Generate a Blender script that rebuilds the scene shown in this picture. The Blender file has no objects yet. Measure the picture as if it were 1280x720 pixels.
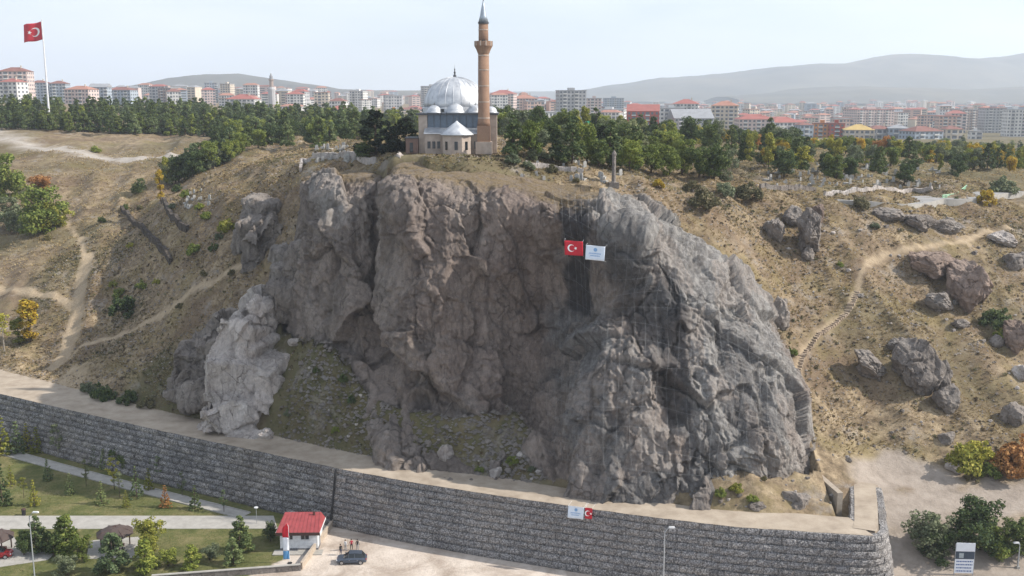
import bpy, bmesh, math, random
import numpy as np
from mathutils import Vector, Matrix

random.seed(7)
rng = np.random.default_rng(7)
scene = bpy.context.scene
COL = scene.collection
R = math.radians

# ------------------------------------------------------------------ camera
F_PX, HORIZ, CAM_Z = 1300.0, 120.0, 66.0          # focal length in px of the 1280x720 photograph
TH = math.atan((360 - HORIZ) / F_PX)
cam_d = bpy.data.cameras.new('camera')
cam = bpy.data.objects.new('camera', cam_d)
COL.objects.link(cam)
cam_d.sensor_width = 36.0
cam_d.lens = 36.0 * F_PX / 1280.0
cam_d.clip_start = 1.0
cam_d.clip_end = 40000.0
cam.location = (0, 0, CAM_Z)
cam.rotation_euler = (math.pi / 2 - TH, 0, 0)
scene.camera = cam

# ------------------------------------------------------------------ world, sun, exposure
SUN_EL = R(38)
SUN_VEC = Vector((0.998, -0.06, 0)).normalized()     # horizontal direction towards the sun
SUN_AZ = math.atan2(SUN_VEC.x, SUN_VEC.y)          # clockwise from +Y
world = bpy.data.worlds.new('World')
scene.world = world
world.use_nodes = True
wn, wl = world.node_tree.nodes, world.node_tree.links
wn.clear()
w_out = wn.new('ShaderNodeOutputWorld')
w_bg = wn.new('ShaderNodeBackground')
w_bg.inputs['Strength'].default_value = 0.107
w_sky = wn.new('ShaderNodeTexSky')
w_sky.sky_type = 'NISHITA'
w_sky.sun_disc = False
w_sky.sun_elevation = SUN_EL
w_sky.sun_rotation = SUN_AZ
w_sky.altitude = 1200
w_sky.air_density = 1.0
w_sky.dust_density = 2.0
w_sky.ozone_density = 1.2
# thin, broken high cloud over the whole sky
w_tc = wn.new('ShaderNodeTexCoord')
w_map = wn.new('ShaderNodeMapping')
w_map.inputs['Scale'].default_value = (1.6, 1.6, 7.0)
w_noise = wn.new('ShaderNodeTexNoise')
w_noise.inputs['Scale'].default_value = 1.7
w_noise.inputs['Detail'].default_value = 6.0
w_noise.inputs['Roughness'].default_value = 0.55
w_ramp = wn.new('ShaderNodeValToRGB')
w_ramp.color_ramp.elements[0].position = 0.30
w_ramp.color_ramp.elements[0].color = (0.35, 0.35, 0.35, 1)
w_ramp.color_ramp.elements[1].position = 0.72
w_ramp.color_ramp.elements[1].color = (1.0, 1.0, 1.0, 1)
w_mix = wn.new('ShaderNodeMix')
w_mix.data_type = 'RGBA'
w_mix.inputs['B'].default_value = (7.35, 7.9, 8.75, 1)
wl.new(w_tc.outputs['Generated'], w_map.inputs['Vector'])
wl.new(w_map.outputs['Vector'], w_noise.inputs['Vector'])
wl.new(w_noise.outputs['Fac'], w_ramp.inputs['Fac'])
wl.new(w_ramp.outputs['Color'], w_mix.inputs['Factor'])
wl.new(w_sky.outputs['Color'], w_mix.inputs['A'])
wl.new(w_mix.outputs['Result'], w_bg.inputs['Color'])
wl.new(w_bg.outputs['Background'], w_out.inputs['Surface'])

sun_d = bpy.data.lights.new('sun', 'SUN')
sun_d.energy = 5.0
sun_d.angle = R(0.6)
sun_d.color = (1.0, 0.93, 0.83)
sun = bpy.data.objects.new('sun', sun_d)
COL.objects.link(sun)
sdir = Vector((SUN_VEC.x * math.cos(SUN_EL), SUN_VEC.y * math.cos(SUN_EL), math.sin(SUN_EL)))
sun.rotation_euler = sdir.to_track_quat('Z', 'Y').to_euler()
sun.location = (200, 200, 300)

scene.render.engine = 'CYCLES'
scene.view_settings.view_transform = 'Standard'
scene.view_settings.look = 'None'
scene.view_settings.exposure = 0.42
scene.view_settings.gamma = 1.0
scene.view_settings.use_curve_mapping = False
scene.cycles.volume_bounces = 2
scene.cycles.max_bounces = 6

# ------------------------------------------------------------------ projection helpers (photo pixel -> place)
CT, ST = math.cos(TH), math.sin(TH)
def ray(px, py):
    a, b = (px - 640) / F_PX, (360 - py) / F_PX
    return a, CT + b * ST, -ST + b * CT
def at_y(px, py, Y):
    d = ray(px, py); t = Y / d[1]
    return Vector((d[0] * t, Y, CAM_Z + d[2] * t))
def at_z(px, py, z):
    d = ray(px, py); t = (z - CAM_Z) / d[2]
    return Vector((d[0] * t, d[1] * t, z))

# ------------------------------------------------------------------ numpy noise
def _h(ix, iy, iz, seed):
    n = (ix.astype(np.int64) * 374761393 + iy.astype(np.int64) * 668265263 + iz.astype(np.int64) * 2147483647 + seed * 974634777) & 0xFFFFFFFF
    n = ((n ^ (n >> 13)) * 1274126177) & 0xFFFFFFFF
    n = ((n ^ (n >> 16)) * 2246822519) & 0xFFFFFFFF
    n = n ^ (n >> 15)
    return (n & 0xFFFFFF) / float(0xFFFFFF)
def vnoise(p, seed=0):
    i = np.floor(p).astype(np.int64); f = p - i
    u = f * f * f * (f * (f * 6 - 15) + 10)
    r = 0
    for dx in (0, 1):
        for dy in (0, 1):
            for dz in (0, 1):
                w = (u[:, 0] if dx else 1 - u[:, 0]) * (u[:, 1] if dy else 1 - u[:, 1]) * (u[:, 2] if dz else 1 - u[:, 2])
                r = r + w * _h(i[:, 0] + dx, i[:, 1] + dy, i[:, 2] + dz, seed)
    return r * 2 - 1
def fbm(p, octv=4, seed=0, gain=0.5, ridged=False):
    a, s, r = 1.0, 0.0, 0
    q = p.copy()
    for k in range(octv):
        n = vnoise(q, seed + k * 17)
        if ridged: n = 1 - 2 * np.abs(n)
        r = r + a * n; s += a
        a *= gain; q = q * 2.03 + 11.7
    return r / s
def voro(p, seed=0):
    """F1, F2-F1 and a random value of the nearest cell"""
    i = np.floor(p).astype(np.int64)
    f1 = np.full(len(p), 9.0); f2 = np.full(len(p), 9.0); cid = np.zeros(len(p)); cx = np.zeros((len(p), 3))
    for dx in (-1, 0, 1):
        for dy in (-1, 0, 1):
            for dz in (-1, 0, 1):
                a, b, c = i[:, 0] + dx, i[:, 1] + dy, i[:, 2] + dz
                q = np.stack([a + _h(a, b, c, seed), b + _h(a, b, c, seed + 1), c + _h(a, b, c, seed + 2)], 1)
                d = np.sqrt(((p - q) ** 2).sum(1))
                m = d < f1
                f2 = np.where(m, f1, np.minimum(f2, d))
                cid = np.where(m, _h(a, b, c, seed + 3), cid)
                cx = np.where(m[:, None], q, cx)
                f1 = np.where(m, d, f1)
    return f1, f2 - f1, cid, cx
def sstep(a, b, x):
    t = np.clip((x - a) / (b - a), 0, 1)
    return t * t * (3 - 2 * t)
def seg_dist(P, line):
    """distance of points P (n,2) to a polyline"""
    d = np.full(len(P), 1e9)
    for (a, b) in zip(line[:-1], line[1:]):
        a = np.array(a[:2], float); b = np.array(b[:2], float); ab = b - a
        t = np.clip(((P - a) @ ab) / max(ab @ ab, 1e-9), 0, 1)
        d = np.minimum(d, np.sqrt(((P - (a + t[:, None] * ab)) ** 2).sum(1)))
    return d

# ------------------------------------------------------------------ object helpers
def tag(o, label=None, cat=None, group=None, kind=None):
    if label: o['label'] = label
    if cat: o['category'] = cat
    if group: o['group'] = group
    if kind: o['kind'] = kind
    return o
def empty(name, loc=(0, 0, 0), rz=0.0, label=None, cat=None, group=None):
    o = bpy.data.objects.new(name, None)
    o.empty_display_size = 0.3
    COL.objects.link(o)
    o.location = loc; o.rotation_euler = (0, 0, rz)
    return tag(o, label, cat, group)
def link(name, me, mat=None, parent=None, smooth=False):
    o = bpy.data.objects.new(name, me)
    COL.objects.link(o)
    if mat is not None and len(me.materials) == 0:
        for m in (mat if isinstance(mat, (list, tuple)) else [mat]): me.materials.append(m)
    if parent is not None: o.parent = parent
    if smooth: me.polygons.foreach_set('use_smooth', [True] * len(me.polygons))
    return o
class MB:
    """collects shapes into one mesh"""
    def __init__(s): s.v = []; s.f = []; s.m = []; s.mi = 0
    def add(s, vs, fs):
        n = len(s.v); s.v += [tuple(v) for v in vs]; s.f += [tuple(i + n for i in f) for f in fs]; s.m += [s.mi] * len(fs); return s
    def box(s, x0, x1, y0, y1, z0, z1, M=None):
        vs = [(x, y, z) for z in (z0, z1) for y in (y0, y1) for x in (x0, x1)]
        if M is not None: vs = [tuple(M @ Vector(v)) for v in vs]
        return s.add(vs, [(0, 2, 3, 1), (4, 5, 7, 6), (0, 1, 5, 4), (2, 6, 7, 3), (0, 4, 6, 2), (1, 3, 7, 5)])
    def lathe(s, prof, n=16, M=None, cx=0, cy=0, a0=0.0, cap=True):
        vs = []
        for (r, z) in prof:
            for k in range(n):
                a = a0 + 2 * math.pi * k / n
                vs.append((cx + r * math.cos(a), cy + r * math.sin(a), z))
        fs = [(j * n + k, j * n + (k + 1) % n, (j + 1) * n + (k + 1) % n, (j + 1) * n + k) for j in range(len(prof) - 1) for k in range(n)]
        if cap:
            fs.append(tuple(range(n))[::-1]); fs.append(tuple((len(prof) - 1) * n + k for k in range(n)))
        if M is not None: vs = [tuple(M @ Vector(v)) for v in vs]
        return s.add(vs, fs)
    def tube(s, pts, rads, n=6):
        pts = [Vector(p) for p in pts]
        if not isinstance(rads, (list, tuple)): rads = [rads] * len(pts)
        vs = []
        for i, p in enumerate(pts):
            d = (pts[min(i + 1, len(pts) - 1)] - pts[max(i - 1, 0)]).normalized()
            a = d.cross(Vector((0, 0, 1)))
            if a.length < 1e-3: a = Vector((1, 0, 0))
            a.normalize(); b = d.cross(a)
            for k in range(n):
                t = 2 * math.pi * k / n
                vs.append(p + (a * math.cos(t) + b * math.sin(t)) * rads[i])
        fs = [(j * n + k, j * n + (k + 1) % n, (j + 1) * n + (k + 1) % n, (j + 1) * n + k) for j in range(len(pts) - 1) for k in range(n)]
        fs.append(tuple(range(n))); fs.append(tuple((len(pts) - 1) * n + k for k in range(n))[::-1])
        return s.add(vs, fs)
    def prism(s, poly, y0, y1, M=None):
        """polygon in xz, extruded along y"""
        n = len(poly)
        vs = [(x, y0, z) for x, z in poly] + [(x, y1, z) for x, z in poly]
        if M is not None: vs = [tuple(M @ Vector(v)) for v in vs]
        return s.add(vs, [tuple(range(n)), tuple(range(n, 2 * n))[::-1]] + [(i + n, (i + 1) % n + n, (i + 1) % n, i) for i in range(n)])
    def mesh(s, name='m'):
        me = bpy.data.meshes.new(name)
        me.from_pydata(s.v, [], s.f)
        if any(s.m): me.polygons.foreach_set('material_index', s.m)
        bm = bmesh.new(); bm.from_mesh(me); bmesh.ops.recalc_face_normals(bm, faces=bm.faces); bm.to_mesh(me); bm.free()
        return me
    def build(s, name, mat, parent=None, smooth=False):
        return link(name, s.mesh(name), mat, parent, smooth)
def fast_mesh(name, V, Fq):
    """big mesh from numpy arrays; Fq has equal-sized faces"""
    me = bpy.data.meshes.new(name)
    k = Fq.shape[1]
    me.vertices.add(len(V)); me.vertices.foreach_set('co', np.ascontiguousarray(V, np.float32).ravel())
    me.loops.add(Fq.size); me.loops.foreach_set('vertex_index', np.ascontiguousarray(Fq, np.int32).ravel())
    me.polygons.add(len(Fq))
    me.polygons.foreach_set('loop_start', np.arange(0, Fq.size, k, dtype=np.int32))
    me.update(calc_edges=True); me.validate()
    return me
def grid_faces(nu, nv):
    i = np.arange(nu * nv).reshape(nu, nv)
    return np.stack([i[:-1, :-1], i[1:, :-1], i[1:, 1:], i[:-1, 1:]], -1).reshape(-1, 4)
def set_attr(me, name, arr):
    a = me.attributes.new(name, 'FLOAT', 'POINT')
    a.data.foreach_set('value', np.ascontiguousarray(arr, np.float32))
def copy_tree(o, parent=None):
    c = o.copy(); COL.objects.link(c); c.parent = parent
    for ch in o.children: copy_tree(ch, c)
    return c

# ------------------------------------------------------------------ material helpers
class NT:
    def __init__(s, name):
        s.mat = bpy.data.materials.new(name); s.mat.use_nodes = True
        s.t = s.mat.node_tree; s.n = s.t.nodes; s.l = s.t.links
        s.b = s.n['Principled BSDF']
        s._pos = None
    def node(s, ty, **kw):
        o = s.n.new(ty)
        for k, v in kw.items():
            if k in o.inputs: s.set(o.inputs[k], v)
            else: setattr(o, k, v)
        return o
    def set(s, sock, v):
        if hasattr(v, 'is_linked') or hasattr(v, 'links'): s.l.new(v, sock)
        elif isinstance(v, tuple) and len(v) == 3 and sock.type == 'RGBA': sock.default_value = (*v, 1)
        else: sock.default_value = v
    def pos(s, scale=None):
        g = s.node('ShaderNodeNewGeometry').outputs['Position']
        if scale is None: return g
        m = s.node('ShaderNodeMapping'); s.l.new(g, m.inputs['Vector']); m.inputs['Scale'].default_value = scale
        return m.outputs['Vector']
    def objpos(s, scale=(1, 1, 1)):
        g = s.node('ShaderNodeTexCoord').outputs['Object']
        m = s.node('ShaderNodeMapping'); s.l.new(g, m.inputs['Vector']); m.inputs['Scale'].default_value = scale
        return m.outputs['Vector']
    def noise(s, scale, detail=5, rough=0.6, vec=None, dist=0.0):
        o = s.node('ShaderNodeTexNoise', Scale=scale, Detail=detail, Roughness=rough, Distortion=dist)
        s.l.new(vec if vec is not None else s.pos(), o.inputs['Vector'])
        return o.outputs['Fac']
    def voro(s, scale, feature='F1', vec=None, out='Distance'):
        o = s.node('ShaderNodeTexVoronoi', feature=feature)
        o.inputs['Scale'].default_value = scale
        s.l.new(vec if vec is not None else s.pos(), o.inputs['Vector'])
        return o.outputs[out]
    def ramp(s, fac, stops):
        o = s.node('ShaderNodeValToRGB'); cr = o.color_ramp
        while len(cr.elements) < len(stops): cr.elements.new(0.5)
        for e, (p, c) in zip(cr.elements, stops):
            e.position = p
            e.color = (*c, 1) if isinstance(c, tuple) else (c, c, c, 1)
        s.l.new(fac, o.inputs['Fac'])
        return o.outputs['Color']
    def mix(s, fac, a, b, mode='MIX'):
        o = s.node('ShaderNodeMix', data_type='RGBA', blend_type=mode)
        s.set(o.inputs['Factor'], fac); s.set(o.inputs['A'], a); s.set(o.inputs['B'], b)
        return o.outputs['Result']
    def math(s, op, a, b=0.0):
        o = s.node('ShaderNodeMath', operation=op)
        s.set(o.inputs[0], a); s.set(o.inputs[1], b)
        return o.outputs[0]
    def attr(s, name):
        return s.node('ShaderNodeAttribute', attribute_name=name).outputs['Fac']
    def orand(s): return s.node('ShaderNodeObjectInfo').outputs['Random']
    def irand(s): return s.node('ShaderNodeNewGeometry').outputs['Random Per Island']
    def bump(s, h, dist=0.1, strength=1.0, prev=None):
        o = s.node('ShaderNodeBump'); o.inputs['Distance'].default_value = dist; o.inputs['Strength'].default_value = strength
        s.l.new(h, o.inputs['Height'])
        if prev is not None: s.l.new(prev, o.inputs['Normal'])
        return o.outputs['Normal']
    def done(s, color=None, rough=0.85, metal=0.0, normal=None, spec=0.3):
        if color is not None: s.set(s.b.inputs['Base Color'], color)
        s.set(s.b.inputs['Roughness'], rough); s.b.inputs['Metallic'].default_value = metal
        s.b.inputs['Specular IOR Level'].default_value = spec
        if normal is not None: s.l.new(normal, s.b.inputs['Normal'])
        return s.mat
MAT = {}
def plain(name, c, rough=0.6, metal=0.0, var=0.25, scale=2.0, spec=0.4):
    """paint-like material with a little dirt and unevenness"""
    if name in MAT: return MAT[name]
    t = NT(name)
    n = t.noise(scale, 6, 0.65, vec=t.objpos())
    lo = tuple(x * (1 - var) for x in c); hi = tuple(min(1, x * (1 + var * 0.5)) for x in c)
    col = t.ramp(n, [(0.3, lo), (0.7, hi)])
    MAT[name] = t.done(col, rough, metal, t.bump(n, 0.01, 0.3), spec)
    return MAT[name]

# ================================================================== TERRAIN
WALL_H = 9.0
WALL_TOP = [(-140, 221), (-118, 207), (-99.7, 195.3), (-78.8, 182.9), (-61, 172.6), (-40.3, 161.3), (-26.7, 153.8), (-14.4, 147.8), (-4.7, 143.8), (9, 138.6), (17.7, 135.4), (30.1, 131.6), (48.6, 128.0)]
WALK_W = [10.5, 10.5, 10, 9, 8, 7.2, 6.6, 6.2, 5.8, 5.2, 4.8, 4.5, 4.3]
WX = np.array([p[0] for p in WALL_TOP]); WY = np.array([p[1] for p in WALL_TOP])
def wall_y(x): return np.interp(x, WX, WY)
def walk_w(x): return np.interp(x, WX, WALK_W) * 1.14       # walkway width measured along y

CP = [  # (px, py, Y): points read off the photograph with their distance along y
 # right slope
 (1100,590,155),(1100,500,166),(1100,400,182),(1100,300,202),(1100,247,216),(1100,228,255),(1100,200,330),
 (1250,615,148),(1250,560,158),(1250,480,172),(1250,400,190),(1250,320,212),(1250,270,232),(1250,240,260),(1250,215,330),
 (1160,600,151),(1180,550,160),(1180,450,175),(1180,350,198),(1180,245,240),
 (1020,480,166),(1000,420,176),(980,350,189),(960,290,198),(940,247,208),(940,228,235),(1010,240,225),
 (1030,560,152),(1040,600,147),(960,612,140.6),(1000,598,143.8),(925,622,138.6),(1400,600,150),(1400,480,176),(1400,300,225),(1400,215,330),
 # top of the bluff
 (880,250,192),(850,235,206),(850,216,250),(905,300,182),(750,236,184),(750,215,206),(760,200,260),(690,222,186),
 (600,200,184),(570,190,195),(520,192,195),(620,189,195),(560,207,179),(640,205,186),(500,200,186),(480,206,192),(440,206,207),(400,206,226),(440,191,242),(570,178,240),
 (375,216,216),(340,236,224),(300,216,262),
 # gully and talus left of the cliff
 (330,330,207),(260,330,212),(250,250,252),(200,300,238),(355,345,196),(345,430,183),(400,500,168.5),(500,557,158.5),(450,522,165),(560,580,154),(620,565,156),(655,575,154),(590,592,150.5),(700,608,147),
 (270,470,184),(230,500,183),(300,420,190),(330,380,192),
 # left hillside
 (0,440,222),(0,360,257),(0,250,322),(0,166,432),(150,200,382),(300,190,342),(100,300,284),(90,440,217),(150,470,201),(200,420,208),(170,360,235),(-150,440,228),(-150,300,300),(-150,165,440),(60,185,405),(230,200,352),
 # plateau and rise behind
 (100,170,440),(300,166,455),(450,170,400),(50,140,620),(300,150,620),(450,152,620),(700,178,420),(1000,192,420),(1250,203,420),(700,180,640),(1000,190,640),(1250,190,640),(-150,140,620),(1450,207,420),(1450,192,640),
]
cp = np.array([tuple(at_y(*c)) for c in CP])
# level shelf behind the walkway, the hollow by the wall corner
shelf = [(x, float(wall_y(x) + walk_w(x) * k), WALL_H) for x in np.arange(-135, 44, 9.0) for k in (0.35, 0.98)]
extra = shelf + [(42.5, 137.5, 6.6), (45.5, 141.0, 7.0), (60, 141, 7.6), (75, 146, 7.6), (90, 140, 6.4), (110, 135, 5)]
cp = np.vstack([cp, np.array(extra)])
COLS = [
 [(340,470,186.5),(342,430,190),(350,400,191),(360,350,193),(368,300,193),(374,262,194),(374,240,196),(376,226,200),(378,219,212)],
 [(382,505,179),(378,470,181),(374,420,184),(374,360,185.5),(378,305,186),(382,265,187),(388,240,189),(392,226,194),(395,217,206)],
 [(408,520,174),(405,480,176.5),(400,430,178),(394,375,179),(394,315,181),(400,270,182),(406,240,184),(411,224,190),(416,214,202)],
 [(450,535,166),(446,490,169.5),(442,440,172),(440,385,174.5),(444,330,177),(450,280,178),(455,244,180),(458,224,186),(462,212,198)],
 [(478,550,160),(474,510,164),(468,455,170),(469,400,174),(472,340,177.5),(476,290,180),(479,248,182),(480,226,187),(484,210,198)],
 [(505,572,155),(505,525,158.5),(500,470,162.5),(498,410,164.5),(498,350,166),(497,295,167),(493,250,168),(491,226,173.5),(498,200,187)],
 [(553,590,153),(549,535,157.5),(546,480,160),(547,420,161.5),(549,360,162.5),(550,300,163.5),(551,252,165),(552,228,171.5),(556,202,187)],
 [(605,600,152),(602,540,158),(599,485,162.5),(600,430,165),(601,370,166),(603,310,166),(604,256,165.2),(605,232,171),(606,207,187)],
 [(655,608,149.5),(655,545,157.5),(655,495,164.5),(655,440,168),(655,380,169.5),(655,320,168.3),(654,266,164.8),(653,240,170.5),(650,213,187)],
 [(692,613,146.8),(692,560,151.5),(694,510,157),(702,455,163),(710,400,165.5),(710,340,164),(705,284,159.5),(701,254,164.5),(694,228,184)],
 [(740,620,143),(736,570,145.3),(735,520,147),(738,465,149.5),(752,415,155.8),(758,365,157.6),(756,310,155.8),(751,268,157.5),(750,240,176)],
 [(800,628,140.5),(796,580,142.5),(794,520,144.5),(798,465,147),(803,405,152.1),(806,360,154.5),(806,315,154.1),(801,282,157),(795,250,176)],
 [(850,636,139.3),(850,585,141),(850,525,144),(850,465,147.5),(852,412,149.9),(852,368,152.2),(848,332,154.7),(843,304,159.5),(834,268,177)],
 [(900,641,138.8),(901,592,140.2),(904,540,143),(906,488,146.5),(903,440,150),(897,396,153.6),(889,358,157.5),(880,330,162),(864,294,178)],
 [(945,642,142.2),(947,600,142.5),(950,556,143.5),(950,512,146.5),(947,470,150.3),(942,434,154),(935,400,158.6),(926,370,164),(908,330,180)],
 [(985,646,144.6),(990,612,144.9),(993,575,146),(994,540,148),(991,506,151),(986,474,155),(978,446,159.6),(968,420,165),(950,380,180)],
 [(1038,640,146.6),(1038,618,148.3),(1034,596,150.3),(1028,574,153),(1020,552,155.6),(1012,526,159),(1004,500,163),(995,472,168),(975,430,180)],
]
def _phi(d2): return np.sqrt(d2 + 25.0)
def rbf_fit(P, z, lam=2.5):
    n = len(P)
    A = np.zeros((n + 3, n + 3))
    d2 = ((P[:, None] - P[None]) ** 2).sum(-1)
    A[:n, :n] = -_phi(d2) + lam * np.eye(n)
    A[:n, n] = 1; A[:n, n + 1:n + 3] = P; A[n:, :n] = A[:n, n:].T
    return np.linalg.solve(A, np.concatenate([z, np.zeros(3)]))
_w = rbf_fit(cp[:, :2], cp[:, 2])
def rbf_eval(Q):
    out = np.empty(len(Q))
    for s in range(0, len(Q), 40000):
        q = Q[s:s + 40000]
        d2 = ((q[:, None, 0] - cp[None, :, 0]) ** 2 + (q[:, None, 1] - cp[None, :, 1]) ** 2)
        out[s:s + 40000] = -_phi(d2) @ _w[:-3] + _w[-3] + q @ _w[-2:]
    return out
K = np.array([[tuple(at_y(*p)) for p in c] for c in COLS])          # (columns, rows, 3)
K = np.concatenate([K[:, :1] + np.array([0, -0.6, -5.5]), K], 1)    # the foot goes on below the ground
def cubic(A, n):
    """Catmull-Rom resampling along axis 0, spaced by arc length"""
    m = len(A)
    seg = np.sqrt(((A[1:] - A[:-1]) ** 2).sum(-1)).mean(axis=tuple(range(1, A.ndim - 1))) if A.ndim > 2 else np.sqrt(((A[1:] - A[:-1]) ** 2).sum(-1))
    s = np.concatenate([[0], np.cumsum(seg)])
    x = np.interp(np.linspace(0, s[-1], n), s, np.arange(m))
    i = np.clip(x.astype(int), 0, m - 2); u = (x - i).reshape((-1,) + (1,) * (A.ndim - 1))
    a, b, c, d = A[np.clip(i - 1, 0, m - 1)], A[i], A[i + 1], A[np.clip(i + 2, 0, m - 1)]
    return 0.5 * (2 * b + (c - a) * u + (2 * a - 5 * b + 4 * c - d) * u ** 2 + (3 * b - a - 3 * c + d) * u ** 3)
NU, NV = 860, 450
G = cubic(K, NU)
G = cubic(G.transpose(1, 0, 2), NV).transpose(1, 0, 2)
def normals(G):
    du = np.gradient(G, axis=0); dv = np.gradient(G, axis=1)
    n = np.cross(du, dv); return n / np.maximum(np.linalg.norm(n, axis=2, keepdims=True), 1e-9)
def blur(G, k):
    for _ in range(k):
        G = np.concatenate([G[:1], (G[:-2] + 2 * G[1:-1] + G[2:]) / 4, G[-1:]], 0)
        G = np.concatenate([G[:, :1], (G[:, :-2] + 2 * G[:, 1:-1] + G[:, 2:]) / 4, G[:, -1:]], 1)
    return G
Nrm = normals(blur(G, 6))
# the ground sheet dives under the cliff: lowest allowed height, on a 0.5 m raster of the cliff's footprint
CX0, CY0, CN = -90.0, 125.0, 0.5
CARVE = np.full((300, 200), 1e3)
for s_ in (0.5, 1.5, 2.5, 3.5, 4.5, 5.5):
    q_ = (G - Nrm * s_)[8:-40, int(NV * 0.20):int(NV * 0.85)].reshape(-1, 3)
    i_ = ((q_[:, 0] - CX0) / CN).astype(int); j_ = ((q_[:, 1] - CY0) / CN).astype(int)
    ok = (i_ >= 0) & (i_ < 300) & (j_ >= 0) & (j_ < 200)
    np.minimum.at(CARVE, (i_[ok], j_[ok]), q_[ok, 2] - 0.8)
for _ in range(2):
    pd = np.pad(CARVE, 1, constant_values=1e3)
    CARVE = np.minimum.reduce([pd[1 + i:301 + i, 1 + j:201 + j] for i in (-1, 0, 1) for j in (-1, 0, 1)])
def carve(x, y, h):
    i_ = ((x - CX0) / CN).astype(int); j_ = ((y - CY0) / CN).astype(int)
    ok = (i_ >= 0) & (i_ < 300) & (j_ >= 0) & (j_ < 200)
    c = np.full(len(x), 1e3); c[ok] = CARVE[i_[ok], j_[ok]]
    return np.minimum(h, np.maximum(c, 5.0))
def city_z(x): return 44 + 12 * sstep(-130, -430, x) - 18 * sstep(0, 260, x)
def height(Q):
    """ground height at points Q (n,2)"""
    x, y = Q[:, 0], Q[:, 1]
    q = np.stack([np.clip(x, -420, 420), np.clip(y, 110, 760)], 1)
    h = np.clip(rbf_eval(q), 0, 62)
    # level strip under the walkway
    yw = wall_y(x); ww = walk_w(x)
    strip = (1 - sstep(ww * 0.98, ww * 1.05 + 2.0, y - yw)) * (x < 46)
    h = h * (1 - strip) + WALL_H * strip
    h = h - 0.25 * strip
    # foot of the wall / open slope to the right of its corner
    k = sstep(46.2, 54.5, x)
    ya = (yw + 0.8) * (1 - k) + 118 * k
    yb = (yw + 2.6) * (1 - k) + 152 * k
    h = h * sstep(ya, yb, y)
    h = carve(x, y, h)
    pad = sstep(-27, -21, x) * sstep(5, -1, x) * sstep(176, 188, y) * sstep(224, 214, y)
    h = h * (1 - pad) + 55.25 * pad
    far = sstep(640, 1000, y)
    return h * (1 - far) + city_z(x) * far
def relief(Q, h):
    """small bumps of the hillside, none on levelled ground"""
    x, y = Q[:, 0], Q[:, 1]
    P = np.stack([x, y, h * 0], 1)
    yw = wall_y(x); ww = walk_w(x)
    m = np.where(x < 46, sstep(ww * 0.95, ww + 6, y - yw), sstep(0, 1, 0 * x + 1) * sstep(150, 160, y))
    m = m * (1 - 0.8 * sstep(380, 700, y))
    m = m * (1 - 0.9 * np.exp(-((x + 10) / 20) ** 2 - ((y - 196) / 20) ** 2))
    gul = fbm(np.stack([(x + 0.25 * y) / 11, y / 46, x * 0], 1), 3, 14, ridged=True)
    return m * (gul * 1.7 + fbm(P / 17, 3, 5) * 1.6 + fbm(P / 5.0, 4, 9) * 1.0 + fbm(P / 1.4, 2, 21) * 0.16)
def H1(x, y):
    q = np.array([[x, y]], float); h = height(q)
    return float((h + relief(q, h))[0])
_T = np.concatenate([np.arange(90, 420, 1.5), np.arange(420, 1500, 4.0)])
def hit(px, py):
    """where the line of sight through a photo pixel meets the ground"""
    d = ray(px, py)
    q = np.stack([d[0] / d[1] * _T, _T], 1)
    i = np.where(CAM_Z + d[2] / d[1] * _T <= height(q) + 1.3)[0]
    y0 = _T[max(i[0] - 1, 0)] if len(i) else 1490.0
    T = np.arange(y0, y0 + 26, 0.3)
    q = np.stack([d[0] / d[1] * T, T], 1)
    h = height(q); h = h + relief(q, h)
    i = np.where(CAM_Z + d[2] / d[1] * T <= h)[0]
    j = i[0] if len(i) else len(T) - 1
    return Vector((q[j, 0], q[j, 1], h[j]))
def line_px(pts): return [hit(*p) for p in pts]

def axis(a, b, fine0, fine1, step, grow):
    mid = list(np.arange(fine0, fine1, step))
    lo, s, x = [], step, fine0
    while x > a: s *= grow; x -= s; lo.append(x)
    hi, s, x = [], step, mid[-1]
    while x < b: s *= grow; x += s; hi.append(x)
    return np.array(lo[::-1] + mid + hi)
gx = axis(-7500, 7500, -122, 112, 0.62, 1.10)
gy = axis(20, 11800, 116, 262, 0.62, 1.022)
gy = gy[gy > -20]
GX, GY = np.meshgrid(gx, gy, indexing='ij')
Q = np.stack([GX.ravel(), GY.ravel()], 1)
HZ = height(Q)
HZ = HZ + relief(Q, HZ)
HZ = np.where(np.abs(HZ) < 1e-6, 0, HZ)
V = np.stack([Q[:, 0], Q[:, 1], HZ], 1)
ground_me = fast_mesh('ground', V, grid_faces(len(gx), len(gy)))
ground_me.polygons.foreach_set('use_smooth', [True] * len(ground_me.polygons))

# masks of what the surface is made of (bare tracks, gravel, lawn, soil patches)
Pn = np.stack([Q[:, 0], Q[:, 1], Q[:, 0] * 0], 1)
wob = fbm(Pn / 4.0, 3, 40)
def track(pts, w):
    d = seg_dist(Q, pts)
    return 1 - sstep(w * 0.35, w * 0.75, d + wob * w * 0.35)
L_TRAILS = [([(112, 318), (102, 350), (98, 385), (92, 415), (84, 440), (66, 462)], 3.4), ([(0, 361), (40, 366), (75, 374), (97, 384)], 2.2), ([(100, 300), (108, 330)], 1.6), ([(20, 240), (70, 262), (110, 300)], 1.2), ([(85, 450), (125, 425), (200, 395), (270, 352), (330, 322)], 1.5)]
tr = np.zeros(len(Q))
for pts, w in L_TRAILS: tr = np.maximum(tr, track(line_px(pts), w))
ROAD_L = line_px([(-60, 150), (-10, 165), (25, 176), (60, 187), (110, 194), (170, 198), (220, 198), (262, 193), (296, 184)])
road = track(ROAD_L, 7.0)
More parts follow.
